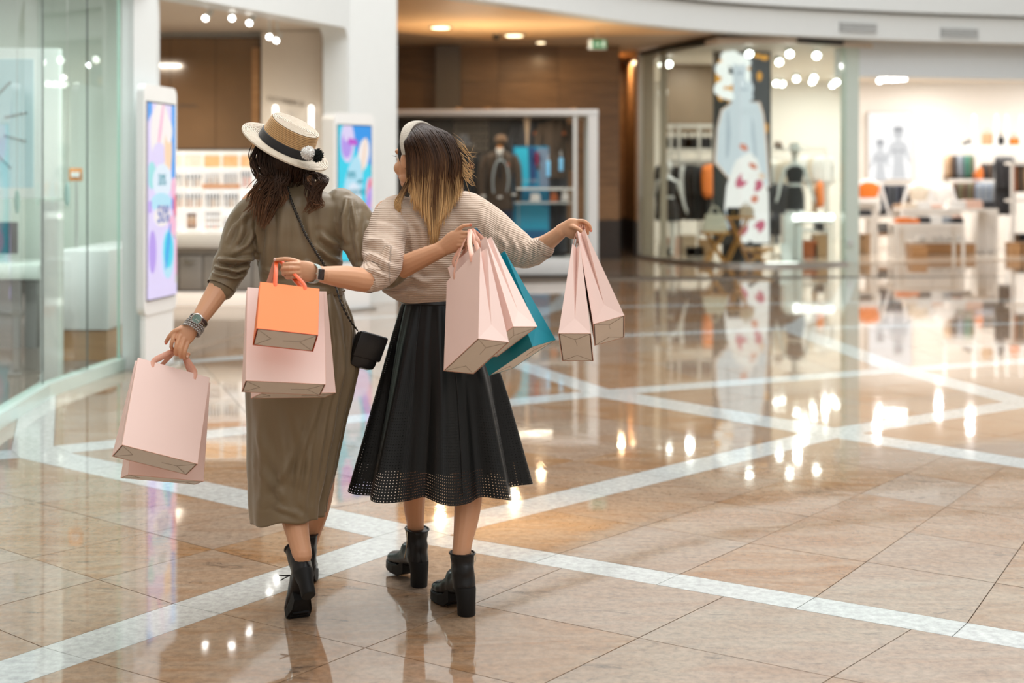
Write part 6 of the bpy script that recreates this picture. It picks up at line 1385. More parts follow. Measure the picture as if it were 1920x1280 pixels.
for k in (-1, 1):
    m = MB(); m.ball(headA((k * .030, .0735, .002)), (.0125,) * 3, 10, 8); e = m.build('eye', mat('eye_white', (.8, .78, .75), .2), wA); m = MB(); m.ball(headA((k * .030, .0842, .002)), (.0042,) * 3, 8, 6); m.build('iris', mat('iris_brown', (.06, .03, .015), .1), e)
NAILA = mat('nail_coral', (.62, .20, .12), .2)
nail((311, 643), 4.776, None, wA, NAILA); nail((882.5, 421.5), 4.699, None, wA, NAILA)

# dress bodice with rolled sleeves
b = MB()
b.loft([ring(*q) for q in [(549, 338, 5, .058, .056), (549, 348, 5, .068, .062), (550, 358, 5, .108, .078), (552, 368, 5, .150, .092), (555, 385, 5, .180, .105), (558, 420, 5, .172, .112), (560, 460, 5, .156, .112), (563, 500, 5, .149, .110), (567, 530, 5, .147, .108), (570, 552, 5, .142, .106)]])
limb(b, [(487, 390, 5.0, .066), (464, 418, 4.985, .070), (449, 452, 4.965, .068), (440, 482, 4.945, .061)], k=12)
limb(b, [(440, 482, 4.945, .060), (432, 500, 4.935, .0655), (424, 517, 4.922, .058), (416, 536, 4.905, .050)], k=10)
limb(b, [(640, 388, 5.0, .070), (662, 415, 4.985, .076), (678, 452, 4.96, .071), (694, 492, 4.93, .062), (712, 516, 4.895, .056), (736, 509, 4.868, .050), (750, 502, 4.855, .043)], k=22)
me = remesh(b, .0062, 5)
FA = [([(648, 372), (644, 410), (646, 455)], .007, .010), ([(655, 372), (662, 400), (668, 430)], .006, .005), ([(650, 470), (620, 455), (600, 440)], .010, .006), ([(645, 500), (612, 480), (596, 462)], .009, .007), ([(640, 522), (600, 510), (575, 492)], .008, .006), ([(638, 538), (600, 528), (560, 522)], .007, .005),
      ([(480, 378), (484, 420), (482, 470)], .007, .008), ([(500, 370), (506, 420), (500, 500)], .012, .004), ([(530, 380), (528, 440), (524, 520)], .014, .004), ([(575, 380), (582, 430), (596, 500)], .012, .005), ([(490, 505), (520, 515), (560, 512)], .008, .004),
      ([(474, 485), (448, 490), (412, 486)], .0075, .013), ([(470, 498), (445, 507), (406, 500)], .0070, .013), ([(462, 512), (440, 520), (402, 512)], .0065, .011), ([(455, 400), (450, 440), (440, 470)], .010, .005), ([(478, 430), (460, 460), (440, 475)], .008, .006), ([(468, 395), (438, 425), (428, 450)], .009, .005),
      ([(690, 420), (694, 450), (700, 480)], .008, .006), ([(672, 400), (668, 450), (680, 500)], .010, .005), ([(710, 490), (690, 500), (670, 496)], .008, .008), ([(742, 486), (738, 505), (744, 524)], .006, .006)]
VdA = apply_folds(me, FA, .005, 1.0, 17, 2.1)
dressA = finish('dress', me, OLIVE, wA)
# turned-back cuff band of the left sleeve
m = MB(); P = np.array([Q(*p) for p in ((428, 513, 4.925), (421, 525, 4.913), (414.5, 538, 4.902))]); m.tube(P, [.0535, .0525, .0515], 26, cap=False); m.tube(P[::-1], [.0475, .0485, .0495], 26, cap=False)
m.build('sleeve_cuff', OLIVE, dressA)
# collar stand
m = MB(); a = np.linspace(0, 2 * math.pi, 40, endpoint=False); R = []
for z, r in ((352, .066), (339, .061), (338, .058), (352, .062)): c = Q(549, z, 5.0); R.append(np.stack([c[0] + np.cos(a) * r, c[1] + np.sin(a) * r * .98, a * 0 + c[2]], 1))
m.loft(R, cap=False, wrap=True); m.build('collar', OLIVE, dressA)
# skirt of the dress
def drape(levels, nr, nc, ripple, hem, front_open=None):
    lv = np.array(levels, float); ts = np.linspace(0, 1, nr); z = np.interp(ts, np.linspace(0, 1, len(lv)), lv[:, 0])
    f = lambda c: np.interp(z, lv[::-1, 0] if lv[0, 0] > lv[-1, 0] else lv[:, 0], lv[::-1, c] if lv[0, 0] > lv[-1, 0] else lv[:, c])
    cx, cy, rx, ry = f(1), f(2), f(3), f(4); a = np.linspace(0, 2 * math.pi, nc, endpoint=False); R = []
    for i in range(nr):
        d = ripple(a, ts[i]); R.append(np.stack([cx[i] + np.cos(a) * (rx[i] + d), cy[i] + np.sin(a) * (ry[i] + d), z[i] + hem(a) * ts[i] ** 3], 1))
    return R
def px_levels(rows, Yc):
    out = []
    for py, l, r, ry, dy in rows: c = Q((l + r) / 2, py, Yc); out.append((c[2], c[0], Yc + dy, (r - l) / 2 * Yc / F, ry))
    return out
lvA = px_levels([(543, 496, 644, .106, 0), (556, 494, 646, .112, 0), (600, 480, 659, .150, 0), (645, 468, 667, .172, 0), (690, 463, 668, .182, 0), (760, 463, 650, .178, 0), (850, 466, 631, .166, -.01), (930, 471, 613, .160, -.02), (962, 474, 608, .158, -.025)], 5.0)
def ripA(a, t):
    d = .0055 * np.sin(a * 23 + .6) * np.exp(-t * 4) + .0030 * np.sin(a * 9 + 1.2 + t * 1.2) * min(1, t * 2)
    for c, wd, h in ((5.55, .14, .020), (5.90, .10, .016), (5.20, .16, .008), (4.35, .25, .007), (3.9, .2, .005), (6.15, .1, .012)):
        q = np.angle(np.exp(1j * (a - c - .12 * t))); d = d + h * (np.exp(-(q / wd) ** 2) - .6 * np.exp(-((q - 1.6 * wd) / (.8 * wd)) ** 2)) * min(1, t * 2.2 + .12)
    return d
hemA = lambda a: .012 * np.cos(a) + .006 * np.sin(a * 3) + .004 * np.sin(a * 7) 
R = drape(lvA, 64, 220, ripA, hemA); m = MB(); m.loft(R, cap=False); sk = m.build('dress_skirt', OLIVE, dressA, fix=False)
V, N = mesh_arrays(sk.data); org = np.array(ORG[wA.name]); N = N * np.sign(((V - V.mean(0)) * N)[:, :2].sum(1).mean()); V2 = folds(V + org, N, [([(500, 840), (540, 880), (590, 900)], .012, .006), ([(510, 900), (550, 920), (590, 950)], .010, .005), ([(480, 800), (520, 850), (560, 870)], .014, .004), ([(560, 780), (585, 860), (575, 930)], .012, .006), ([(625, 720), (600, 850), (588, 960)], .008, .010), ([(640, 560), (655, 620), (650, 720)], .007, .008), ([(615, 560), (628, 640), (625, 740)], .009, .012), ([(470, 860), (520, 900), (560, 950)], .010, .009), ([(475, 930), (520, 935), (570, 960)], .008, .008), ([(530, 770), (540, 850), (535, 940)], .016, .008), ([(490, 780), (500, 870), (495, 950)], .014, .007), ([(560, 840), (530, 890), (500, 910)], .010, .009), ([(600, 760), (570, 840), (560, 920)], .009, .010)]) - org
V2 += N * (noise_arr(V2, 9, 4.0) * .007)[:, None]; sk.data.vertices.foreach_set('co', V2.ravel()); sk.data.update()
md = sk.modifiers.new('cloth', 'SOLIDIFY'); md.thickness = .0015
m = MB(); m.tube([r_ for r_ in np.array(R[1])[::4]], .0045, 6, closed=True, up=(0, 0, 1)); m.build('waist_seam', OLIVE, dressA)

# boots
bA = Q(557, 1160, F * CAMH / (1160 - HZ)); boot(wA, (bA[0] + .004, F * CAMH / (1158 - HZ) + .0, 0), .42, -.72, slim=.80, sc=.95, pivot_ball=True, lace=True, name_label='black leather boot with its heel lifted off the floor')
boot(wA, (Q(574, 1108, 5.14)[0], 5.14, 0), .12, 0.0, slim=.85, sc=.98, lace=True)

# hat
hx = np.cross((0, 1, 0), ax); hx /= np.linalg.norm(hx); hy = np.cross(ax, hx); HM = np.stack([hx, hy, ax], 1)
def straw_mat():
    m = mat('plaited_straw', (.52, .28, .10), .55, var=.22, scale=40, col2=(.68, .44, .22), bump=.2, bscale=160)
    return m
STRAW = straw_mat(); STRAWP = mat('pale_plaited_straw', (.56, .46, .33), .55, scale=60, col2=(.74, .66, .54), bump=.2, bscale=160)
prof = []
for k in range(13):                       # the brim is sewn from rows of plait: every row stands proud of the next
    r0, r1 = .098 + k * .0051, .098 + (k + 1) * .0051; z = .0035 * math.sin(k / 13 * 3.0) - .002
    prof += [(r0, z), (r0 + .0008, z + .0028), (r1 - .0009, z + .0026), (r1, z)]
under = [(.1643, -.004), (.14, -.004), (.099, -.003)]
GROOVE_SHADE = mat('straw_groove_shade', (.20, .12, .055), .7, var=.2, scale=60)  # shade in the grooves between plait rows, painted on as a darker straw colour
def rows(prof_, nm, mt, par, first, every=4):
    mb = MB(); mb.lathe(prof_, hc, 72, M=HM); fr = 0
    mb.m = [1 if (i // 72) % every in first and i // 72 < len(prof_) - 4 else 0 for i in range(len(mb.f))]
    return mb.build(nm, [mt, GROOVE_SHADE], par)
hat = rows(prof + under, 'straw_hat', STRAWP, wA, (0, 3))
hat['label'] = 'straw boater hat with black band and two pompoms'
pc = [(.1005, -.002)]
for k in range(14):
    z0, z1 = .002 + k * .0058, .002 + (k + 1) * .0058; r = .100 - .0125 * (z0 / .083)
    pc += [(r, z0), (r + .0016, z0 + .0013), (r + .0016, z1 - .0013), (r - .0004, z1)]
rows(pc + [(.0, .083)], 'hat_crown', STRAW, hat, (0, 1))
pt_ = [(.0885, .080)]
for k in range(15): r0, r1 = .0885 * (1 - k / 15), .0885 * (1 - (k + 1) / 15); pt_ += [(r0, .0835 + .0015 * k / 15), (r0 - .0012, .0858 + .0015 * k / 15), (r1 + .0012, .0858 + .0015 * k / 15), (max(r1, .0003), .0835 + .0015 * k / 15)]
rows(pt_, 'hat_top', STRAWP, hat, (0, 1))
m = MB(); m.lathe([(.1020, .001), (.1035, .003), (.1005, .031), (.0985, .032)], hc, 72, M=HM); m.build('hat_band', mat('black_ribbon', (.008, .008, .010), .55, var=.2, sheen=.3, bump=.1, bscale=120), hat)
def pompom(c, r, m_, seed):
    rn = random.Random(seed); mb = MB(); mb.ball(c, (r * .72,) * 3, 14, 10)
    for k in range(420):
        d = np.array([rn.gauss(0, 1), rn.gauss(0, 1), rn.gauss(0, 1)]); d /= np.linalg.norm(d); q = np.array([rn.gauss(0, 1), rn.gauss(0, 1), rn.gauss(0, 1)]) * .12
        p0 = c + d * r * .6; p1 = c + (d + q * .5) * r * (.92 + .12 * rn.random()); mb.tube([p0, p1], [.0016, .0011], 4)
    return mb.build('pompom', m_, hat)
def on_hat(px, py, Y): return Q(px, py, Y)
pompom(on_hat(577.5, 287, 4.865), .0245, mat('white_wool', (.86, .85, .82), .9, var=.03), 1)
pompom(on_hat(594, 291, 4.88), .0235, mat('black_wool', (.006, .010, .008), .9), 2)

# hair: dark, wavy, from under the brim
HAIRA = hair_mat('dark_wavy_hair', (.020, .010, .006), (.055, .025, .012), (.16, .075, .035), .15, .75)
HCAP = mat('hair_cap_dark', (.022, .011, .007), .6, spec=.15, var=.3, scale=60, stretch=(6, 6, 1))
m = MB(); cA = Q(542, 297, 4.97); m.ball(cA, (.088, .093, .090), 22, 16); m.ball(Q(550, 318, 4.955), (.072, .065, .045), 18, 12); m.ball(Q(507, 305, 4.95), (.026, .05, .055), 14, 10)
meh = remesh(m, .006, 3); V_, _n = mesh_arrays(meh); meh.vertices.foreach_set('co', under_hat(V_).ravel()); capA = finish('hair', meh, HCAP, wA); capA['label'] = 'dark brown wavy hair'
rn = random.Random(11); S = []
GA = [([(484, 268), (473, 297), (480, 322), (491, 340), (470, 362), (462, 382)], 38, .010), ([(490, 272), (486, 305), (501, 330), (483, 354), (473, 384), (456, 401)], 40, .011), ([(505, 284), (510, 322), (520, 350), (494, 372), (489, 406), (486, 428)], 46, .012), ([(518, 288), (522, 328), (520, 362), (508, 388), (499, 412), (494, 432)], 46, .012),
      ([(528, 292), (530, 331), (509, 352), (502, 384), (487, 420)], 40, .011), ([(497, 280), (494, 315), (508, 338), (488, 362), (480, 392), (476, 418)], 40, .011), ([(540, 300), (536, 330), (528, 352), (532, 372), (518, 396)], 26, .010),
      ([(582, 325), (597, 327), (603, 338), (592, 347), (580, 337), (583, 326)], 34, .007), ([(588, 327), (606, 341), (592, 356), (586, 377), (598, 382), (570, 405)], 40, .010), ([(580, 328), (584, 345), (581, 366), (590, 384), (580, 402)], 34, .010), ([(594, 326), (611, 337), (600, 353), (597, 370), (604, 384), (588, 398)], 26, .009), ([(572, 326), (575, 346), (588, 362), (580, 385), (566, 402)], 26, .009)]
for g, cnt, sp in GA:
    gp_ = smoothline(np.array(g, float), 26)
    for _ in range(cnt):
        ox, oz = rn.gauss(0, sp * .75), rn.gauss(0, sp * .5); oy = rn.uniform(-.012, .012); ph, am = rn.random() * 6.3, rn.uniform(.0, .004); ln = rn.randint(19, 26); pts = []
        for i in range(ln):
            t = i / 25; base = Q(gp_[i][0], gp_[i][1], 4.87); sY = surf(VdA, base[0], base[2], .016); y = 4.895 - .02 * t if gp_[i][1] < 335 else 4.872
            if sY is not None: y = min(y, sY - .012)
            conv = .55 + .6 * math.sin(t * math.pi) if t > .15 else .9
            pts.append([base[0] + ox * conv + am * math.sin(ph + t * 9), y + oy - .006, base[2] + oz * conv])
        pts = smoothline(np.array(pts)[::2], ln); d_ = pts - hc; h_ = d_ @ ax; r_ = np.linalg.norm(d_ - np.outer(h_, ax), axis=1); bad = np.where((h_ > -.011) & (r_ < .172))[0]
        if len(bad): pts = pts[bad[-1] + 1:]
        if len(pts) < 7: continue
        S.append((pts, rn.uniform(.0011, .0022), rn.random() * .8, .05, .25 + .75 * ln / 26))
for k in range(340):       # the mass hanging from the crown to the nape
    th = rn.uniform(-1.75, 1.45); x0 = math.sin(th); y0 = -math.cos(th); pts = []; e = rn.uniform(.6, 1.05); ph = rn.random() * 6.3
    for i in range(14):
        t = i / 13; zz = .055 - .155 * t * e; rr_ = math.sqrt(max(.05, 1 - (zz / .115) ** 2)) * (1.0 if t < .75 else 1 - (t - .75) * .7); pts.append(cA + np.array([x0 * .099 * rr_ + .003 * math.sin(ph + t * 7), y0 * .103 * rr_, zz]))
    S.append((under_hat(np.array(pts)[3:]), rn.uniform(.0013, .0024), rn.random() * .55, 0, .55))
strand_obj('hair_locks', S, HAIRA, capA)

# watch, beads
WM = mat('watch_steel', (.60, .60, .58), .22, 1.0); LS = mat('dark_strap', (.05, .025, .02), .5)
wr0, wr1 = Q(388, 577, 4.85), Q(361, 613, 4.80); wd = (wr1 - wr0) / np.linalg.norm(wr1 - wr0)
def band(c, r, d, halfw, th, m_, name, parent, n=30):
    u = np.cross(d, (0, 1, 0)); u /= np.linalg.norm(u); v = np.cross(d, u); a = np.linspace(0, 2 * math.pi, n, endpoint=False); R = []
    for s, rr_ in ((-halfw, r), (halfw, r * .97), (halfw, r * .97 + th), (-halfw, r + th)): R.append(c + d * s + np.outer(np.cos(a) * rr_ * 1.06, u) + np.outer(np.sin(a) * rr_, v))
    mb = MB(); mb.loft(R, cap=False, wrap=True); return mb.build(name, m_, parent)
wc = Q(371.5, 602, 4.815); wt = band(wc, .0285, wd, .0085, .0025, WM, 'wrist_watch', wA); wt['label'] = 'round steel wristwatch with a green grey dial'
fd = np.array([.10, -.93, .25]); fd /= np.linalg.norm(fd); fx = np.cross(fd, (0, 0, 1)); fx /= np.linalg.norm(fx); FM = np.stack([fx, np.cross(fd, fx), fd], 1)
fc = wc + fd * .027 + np.array([-.001, 0, .002])
m = MB(); m.lathe([(.0, 0), (.0175, 0), (.0195, .003), (.0195, .008), (.0165, .0105), (.0150, .0090)], fc, 28, M=FM); m.build('watch_case', WM, wt)
m = MB(); m.lathe([(.0, .0085), (.0150, .0085), (.0150, .0092), (.0, .0092)], fc, 24, M=FM); dl = m.build('watch_dial', mat('dial_green', (.16, .25, .21), .2, var=.3, scale=120), wt)
m = MB()
for ang, l in ((.6, .008), (2.2, .011)): m.tube([fc + fd * .0096, fc + fd * .0096 + (fx * math.cos(ang) + np.cross(fd, fx) * math.sin(ang)) * l], .0007, 5)
for k in range(12): q = k * math.pi / 6; m.ball(fc + fd * .0094 + (fx * math.cos(q) + np.cross(fd, fx) * math.sin(q)) * .0128, (.0009,) * 3, 6, 4)
m.build('watch_hands', mat('hand_pale', (.75, .78, .72), .3), wt)
band(wc + wd * -.0005, .0300, wd, .0045, .0022, LS, 'watch_strap', wt)
BEAD = mat('grey_pearl_bead', (.36, .335, .31), .25, .35, var=.2, scale=90)
u = np.cross(wd, (0, 1, 0)); u /= np.linalg.norm(u); v = np.cross(wd, u)
for k in range(4):
    c = wc + wd * (.0165 + k * .0082); r = .0295 + (.001 if k % 2 else 0); mb = MB(); nb = 25
    for i in range(nb): q = 2 * math.pi * (i + .5 * (k % 2)) / nb; mb.ball(c + u * math.cos(q) * r * 1.08 + v * math.sin(q) * r, (.0040,) * 3, 10, 7)
    mb.build('bead_bracelet', BEAD, wA)

# black crossbody bag with a chain strap
cb = Q(685, 657, 4.97)
t = thing('crossbody_bag', 'black leather crossbody bag at the right hip of the olive dress', 'bag', tuple(cb))
M_ = np.array(Matrix.Rotation(.35, 3, 'Y') @ Matrix.Rotation(.5, 3, 'Z'))
BLK = mat('black_bag_leather', (.010, .010, .011), .38, var=.2, scale=40, bump=.08, bscale=90)
m = MB(); m.box(cb, (.105, .060, .128), M=M_, bev=.024); m.build('bag_body', BLK, t)
m = MB(); m.box(cb + M_ @ np.array([0, -.026, .022]), (.110, .018, .092), M=M_, bev=.008); m.build('flap', BLK, t)
sp = [(531, 341), (537, 357), (545, 376), (553, 396), (562, 415), (571, 436), (583, 458), (596, 480), (609, 502), (624, 528), (640, 560), (655, 592), (668, 622)]
P = []
for x, y in sp:
    q = Q(x, y, 4.88); s_ = surf(VdA, q[0], q[2], .014) if y < 545 else None; P.append([q[0], (s_ - .004) if s_ is not None else (4.875 if y < 400 else (4.84 if y < 600 else 4.92)), q[2]])
P = smoothline(np.array(P), 100); m = MB(); m.tube(P, .0026, 6); cs = m.build('chain_strap', BLK, t)
m = MB(); T = np.gradient(P, axis=0)
for i in range(0, 98):
    d = T[i] / np.linalg.norm(T[i]); s_ = np.cross(d, (0, 1, 0)); s_ /= np.linalg.norm(s_); o2 = np.cross(d, s_); e2 = s_ if i % 2 else (s_ * .55 + o2 * .83); a = np.linspace(0, 2 * math.pi, 8, endpoint=False)
    m.tube(P[i] + np.outer(np.cos(a) * .0050, d) + np.outer(np.sin(a) * .0042, e2), .0012, 4, closed=True, up=np.cross(d, e2))
m.build('chain_links', mat('dark_chain_metal', (.20, .19, .17), .25, 1.0), cs)

# ------------------------------------------------------------------ WOMAN IN THE CREAM SWEATER AND BLACK SKIRT
YB = 5.05
wB = thing('person', 'woman seen from behind in cream ribbed sweater and black skirt, looking left, long ombre hair', 'person', (Q(824, 600, YB)[0], YB, 0))
b = MB()
headB, MBH = head(b, Q(786, 297, 5.03), (-.70, .71, -.03), -.05)
limb(b, [(798, 320, 5.05, .048), (803, 360, 5.05, .048), (808, 392, 5.05, .054)], k=8)
b.loft([ring(*q) for q in [(808, 372, 5.05, .06, .05), (810, 388, 5.05, .13, .07), (812, 410, 5.05, .16, .085), (815, 460, 5.05, .14, .09), (820, 520, 5.05, .115, .085), (822, 560, 5.05, .112, .085), (823, 610, 5.05, .122, .095), (823, 660, 5.05, .14, .105), (823, 700, 5.05, .12, .09)]])
limb(b, [(728, 400, 5.04, .052), (712, 450, 4.93, .046), (712, 502, 4.77, .041), (690, 524, 4.69, .0405), (645, 519, 4.60, .037), (604, 514.5, 4.515, .0262)], k=24)
limb(b, [(885, 398, 5.04, .052), (928, 436, 5.0, .045), (975, 468, 4.96, .040), (1012, 462, 4.92, .034), (1036, 447, 4.88, .0275), (1053, 433, 4.855, .0235)], k=24)
limb(b, [(795, 640, 5.05, .085), (783, 850, 5.15, .054), (777, 915, 5.19, .0445), (777, 955, 5.215, .038), (779, 985, 5.228, .0315), (780, 1012, 5.232, .0325)], k=18)
limb(b, [(850, 640, 5.05, .085), (873, 850, 5.0, .057), (878, 925, 4.965, .0505), (874, 975, 4.935, .043), (867, 1020, 4.905, .0335), (864, 1052, 4.893, .034)], k=18)
# left hand: a fist seen from the back, ribbons over the index finger and under the thumb
palm(b, [(607, 514.5, 4.52, .0262, .021), (596, 513, 4.505, .027, .019), (578, 509.5, 4.486, .033, .0165), (564, 507, 4.470, .0325, .0135), (558, 506.5, 4.466, .029, .010)])
finger(b, [(560, 494.5, 4.461), (545, 494, 4.446), (533, 495.5, 4.456), (531, 499.5, 4.480), (540, 501, 4.494)], .0071)
finger(b, [(559, 502.8, 4.457), (543.5, 502.6, 4.440), (530.5, 503.4, 4.451), (530, 506.8, 4.477), (539, 508, 4.491)], .0073)
finger(b, [(560, 511.2, 4.458), (544, 511.2, 4.443), (532.5, 511.6, 4.453), (532, 514.6, 4.478), (541, 515, 4.491)], .0071)
finger(b, [(563, 519, 4.464), (548.5, 519.4, 4.451), (538, 519, 4.460), (538, 521, 4.480), (546, 521, 4.491)], .0064)
finger(b, [(573, 497, 4.482), (553, 488.5, 4.472), (536, 485.5, 4.464), (522, 486.5, 4.464), (516, 487.2, 4.467)], .0080)
# right hand stretched out, hanging ribbons
palm(b, [(1050, 434, 4.858, .0237, .020), (1058, 430, 4.85, .0255, .020), (1070, 429, 4.84, .037, .019), (1079, 428, 4.832, .036, .017), (1084, 428, 4.83, .031, .014)])
for (x0, y0), (x1, y1), (x2, y2), (x3, y3), r, dY in (((1078, 415), (1093, 414), (1104, 421), (1108, 431), .0086, 0), ((1080, 422), (1093, 422), (1101, 429), (1102, 438), .0086, .013), ((1079, 432), (1089, 434), (1095, 441), (1093, 447), .0082, .024), ((1075, 442), (1083, 446), (1086, 451), (1083, 454), .0074, .034)):
    finger(b, [(x0, y0, 4.826 + dY * .6), (x1, y1, 4.816 + dY), (x2, y2, 4.818 + dY), (x3, y3, 4.826 + dY)], r * .86)
finger(b, [(1068, 424, 4.83), (1078, 426, 4.808), (1088, 432, 4.80), (1093, 438, 4.803)], .0092)
meB = remesh(b, .0030, 2); bodyB = finish('body', meB, SKIN, wB)
for k in (-1, 1):
    m = MB(); m.ball(headB((k * .030, .0735, .002)), (.0125,) * 3, 10, 8); e = m.build('eye', mat('eye_white', (.8, .78, .75), .2), wB); m = MB(); m.ball(headB((k * .030, .0842, .002)), (.0042,) * 3, 8, 6); m.build('iris', mat('iris_blue', (.05, .12, .2), .1), e)
    m = MB()
    for i in range(9): q = (i - 4) * .0028; p0 = headB((k * .030 + q,   .0845 - abs(q) * .3, .008)); m.tube([p0, headB((k * .030 + q * 1.5, .093, .011))], [.0008, .0003], 4)
    m.build('eyelashes', RUBBER, e)
    m = MB(); m.tube(smoothline([headB((k * .014, .091, .026)), headB((k * .032, .087, .030)), headB((k * .048, .072, .024))], 8), [.002, .003, .003, .003, .003, .0025, .002, .001], 6); m.build('eyebrow', HCAP, wB)
m = MB(); m.ball(headB((0, .0975, -.0555)), np.array([.019, .005, .0045]), 12, 8, M=MBH); m.ball(headB((0, .0955, -.0645)), np.array([.016, .005, .005]), 12, 8, M=MBH); m.build('lips', mat('lip_rose', (.45, .14, .11), .35), wB)
nail((1108, 432), 4.817, None, wB, NAILA); nail((515, 486.5), 4.46, None, wB, mat('nail_pale', (.75, .5, .42), .2))

# sweater
b = MB()
b.loft([ring(*q) for q in [(806, 366, 5.05, .062, .060), (807, 374, 5.05, .078, .070), (808, 384, 5.05, .125, .088), (810, 396, 5.05, .165, .105), (812, 425, 5.05, .182, .120), (813, 465, 5.05, .178, .126), (812, 505, 5.05, .180, .128), (810, 530, 5.05, .186, .130), (811, 545, 5.05, .180, .128), (815, 558, 5.05, .150, .112), (820, 566, 5.05, .132, .102)]])
limb(b, [(745, 405, 5.03, .076), (726, 432, 4.97, .078), (719, 466, 4.88, .075), (718, 495, 4.785, .068), (708, 510, 4.735, .062), (697, 519, 4.705, .052), (687, 524.5, 4.685, .0455)], k=26)
limb(b, [(872, 402, 5.03, .085), (910, 428, 5.0, .086), (950, 456, 4.97, .074), (982, 472, 4.945, .060), (1003, 471, 4.925, .047), (1021, 464, 4.90, .038)], k=24)
me = remesh(b, .0060, 5)
FB = [([(690, 448), (722, 452), (756, 476)], .010, .016), ([(684, 474), (712, 476), (750, 498)], .010, .016), ([(700, 420), (735, 425), (768, 448)], .010, .010), ([(688, 500), (708, 498), (738, 512)], .008, .012), ([(740, 405), (770, 440), (775, 480)], .010, .012), ([(765, 395), (790, 430), (790, 470)], .012, .006),
      ([(735, 540), (770, 520), (810, 535)], .009, .009), ([(728, 556), (765, 545), (800, 552)], .008, .008), ([(760, 500), (790, 530), (830, 520)], .010, .007), ([(800, 480), (840, 500), (860, 540)], .012, .006),
      ([(935, 440), (950, 462), (945, 500)], .009, .012), ([(958, 446), (972, 470), (965, 498)], .008, .012), ([(980, 455), (990, 475), (985, 492)], .007, .010), ([(900, 400), (920, 440), (915, 490)], .014, .006), ([(1000, 452), (1004, 470), (998, 488)], .006, .006)]
VdB = apply_folds(me, FB, .0025, 2.0)
# rib direction: level rows on the body, along the arm on the outstretched sleeve and the cuffs
z = VdB[:, 2].copy(); a0, a1 = Q(890, 410, 5.0), Q(1021, 464, 4.9); d = (a1 - a0); dd = np.array([d[0], d[2]]) / np.hypot(d[0], d[2]); perp = np.array([-dd[1], dd[0]])
tR = np.clip((VdB[:, 0] - a0[0]) / (a1[0] - a0[0]), 0, 1); rel = VdB[:, [0, 2]] - np.array([a0[0], a0[2]]); rib = z * (1 - tR * 0) ; ribR = rel @ perp + a0[2]; w_ = np.clip(tR * 3, 0, 1); rib = z * (1 - w_) + ribR * w_
xl = VdB[:, 0] < Q(735, 0, 4.8)[0]; cuff = xl & (VdB[:, 1] < 4.745); b0 = Q(687, 524, 4.69); rib[cuff] = (VdB[cuff][:, [0, 2]] - b0[[0, 2]]) @ np.array([.35, .94]) + b0[2]
fattr(me, 'rib', rib)
swB = finish('sweater', me, KNIT, wB); swB['label'] = 'cream ribbed knit sweater with wide sleeves'
# neckline rib and cuffs
m = MB(); a = np.linspace(0, 2 * math.pi, 40, endpoint=False); R = []
for zz, r in ((375, .080), (364, .070), (364, .065), (375, .074)): c = Q(806, zz, 5.05); R.append(np.stack([c[0] + np.cos(a) * r, c[1] + np.sin(a) * r * .92, c[2] - .015 * np.sin(a) * 0], 1) if False else np.stack([c[0] + np.cos(a) * r, c[1] + np.sin(a) * r * .92, a * 0 + c[2]], 1))
m.loft(R, cap=False, wrap=True); nk = m.build('neckband', KNIT, swB); V, _ = mesh_arrays(nk.data); fattr(nk.data, 'rib', np.arctan2(V[:, 1], V[:, 0]) * .07)
for pts, rs in ((((699, 518, 4.71), (690, 523, 4.693), (685, 526, 4.683)), (.053, .0475, .0450)), (((1000, 472.5, 4.928), (1013, 467.5, 4.912), (1023, 463, 4.897)), (.049, .0415, .0385))):
    m = MB(); P = np.array([Q(*p) for p in pts]); m.tube(P, rs, 40, cap=False); m.tube(P[::-1], np.array(rs)[::-1] - .004, 40, cap=False); cf = m.build('cuff', KNIT, swB); V, _ = mesh_arrays(cf.data); c = P[1] - np.array(ORG[wB.name]); fattr(cf.data, 'rib', np.unwrap(np.arctan2(V[:, 2] - c[2], V[:, 1] - c[1])) * .042 if False else (V - c) @ np.array([.3, -.3, .9]))

# skirt: perforated faux leather over a shorter dark lining
def perf_mat():
    m = bpy.data.materials.new('perforated_black_leather'); m.use_nodes = True; nt = m.node_tree; N = nt.nodes; L = nt.links; b = N['Principled BSDF']
    b.inputs['Base Color'].default_value = (.009, .010, .0105, 1); b.inputs['Roughness'].default_value = .33; b.inputs['Specular IOR Level'].default_value = .28
    au = N.new('ShaderNodeAttribute'); au.attribute_name = 'hole_u'; av = N.new('ShaderNodeAttribute'); av.attribute_name = 'hole_v'; sq = []
    for x in (au, av):
        f = N.new('ShaderNodeMath'); f.operation = 'FRACT'; L.new(x.outputs['Fac'], f.inputs[0]); s = N.new('ShaderNodeMath'); s.operation = 'SUBTRACT'; s.inputs[1].default_value = .5; L.new(f.outputs[0], s.inputs[0]); p = N.new('ShaderNodeMath'); p.operation = 'MULTIPLY'; L.new(s.outputs[0], p.inputs[0]); L.new(s.outputs[0], p.inputs[1]); sq.append(p)
    ad = N.new('ShaderNodeMath'); ad.operation = 'ADD'; L.new(sq[0].outputs[0], ad.inputs[0]); L.new(sq[1].outputs[0], ad.inputs[1])
    lt = N.new('ShaderNodeMath'); lt.operation = 'LESS_THAN'; lt.inputs[1].default_value = .020; L.new(ad.outputs[0], lt.inputs[0])
    tr = N.new('ShaderNodeBsdfTransparent'); mx = N.new('ShaderNodeMixShader'); L.new(lt.outputs[0], mx.inputs[0]); L.new(b.outputs[0], mx.inputs[1]); L.new(tr.outputs[0], mx.inputs[2]); L.new(mx.outputs[0], N['Material Output'].inputs[0])
    return m
PERF = perf_mat(); LINING = mat('dark_lining', (.008, .008, .008), .7)
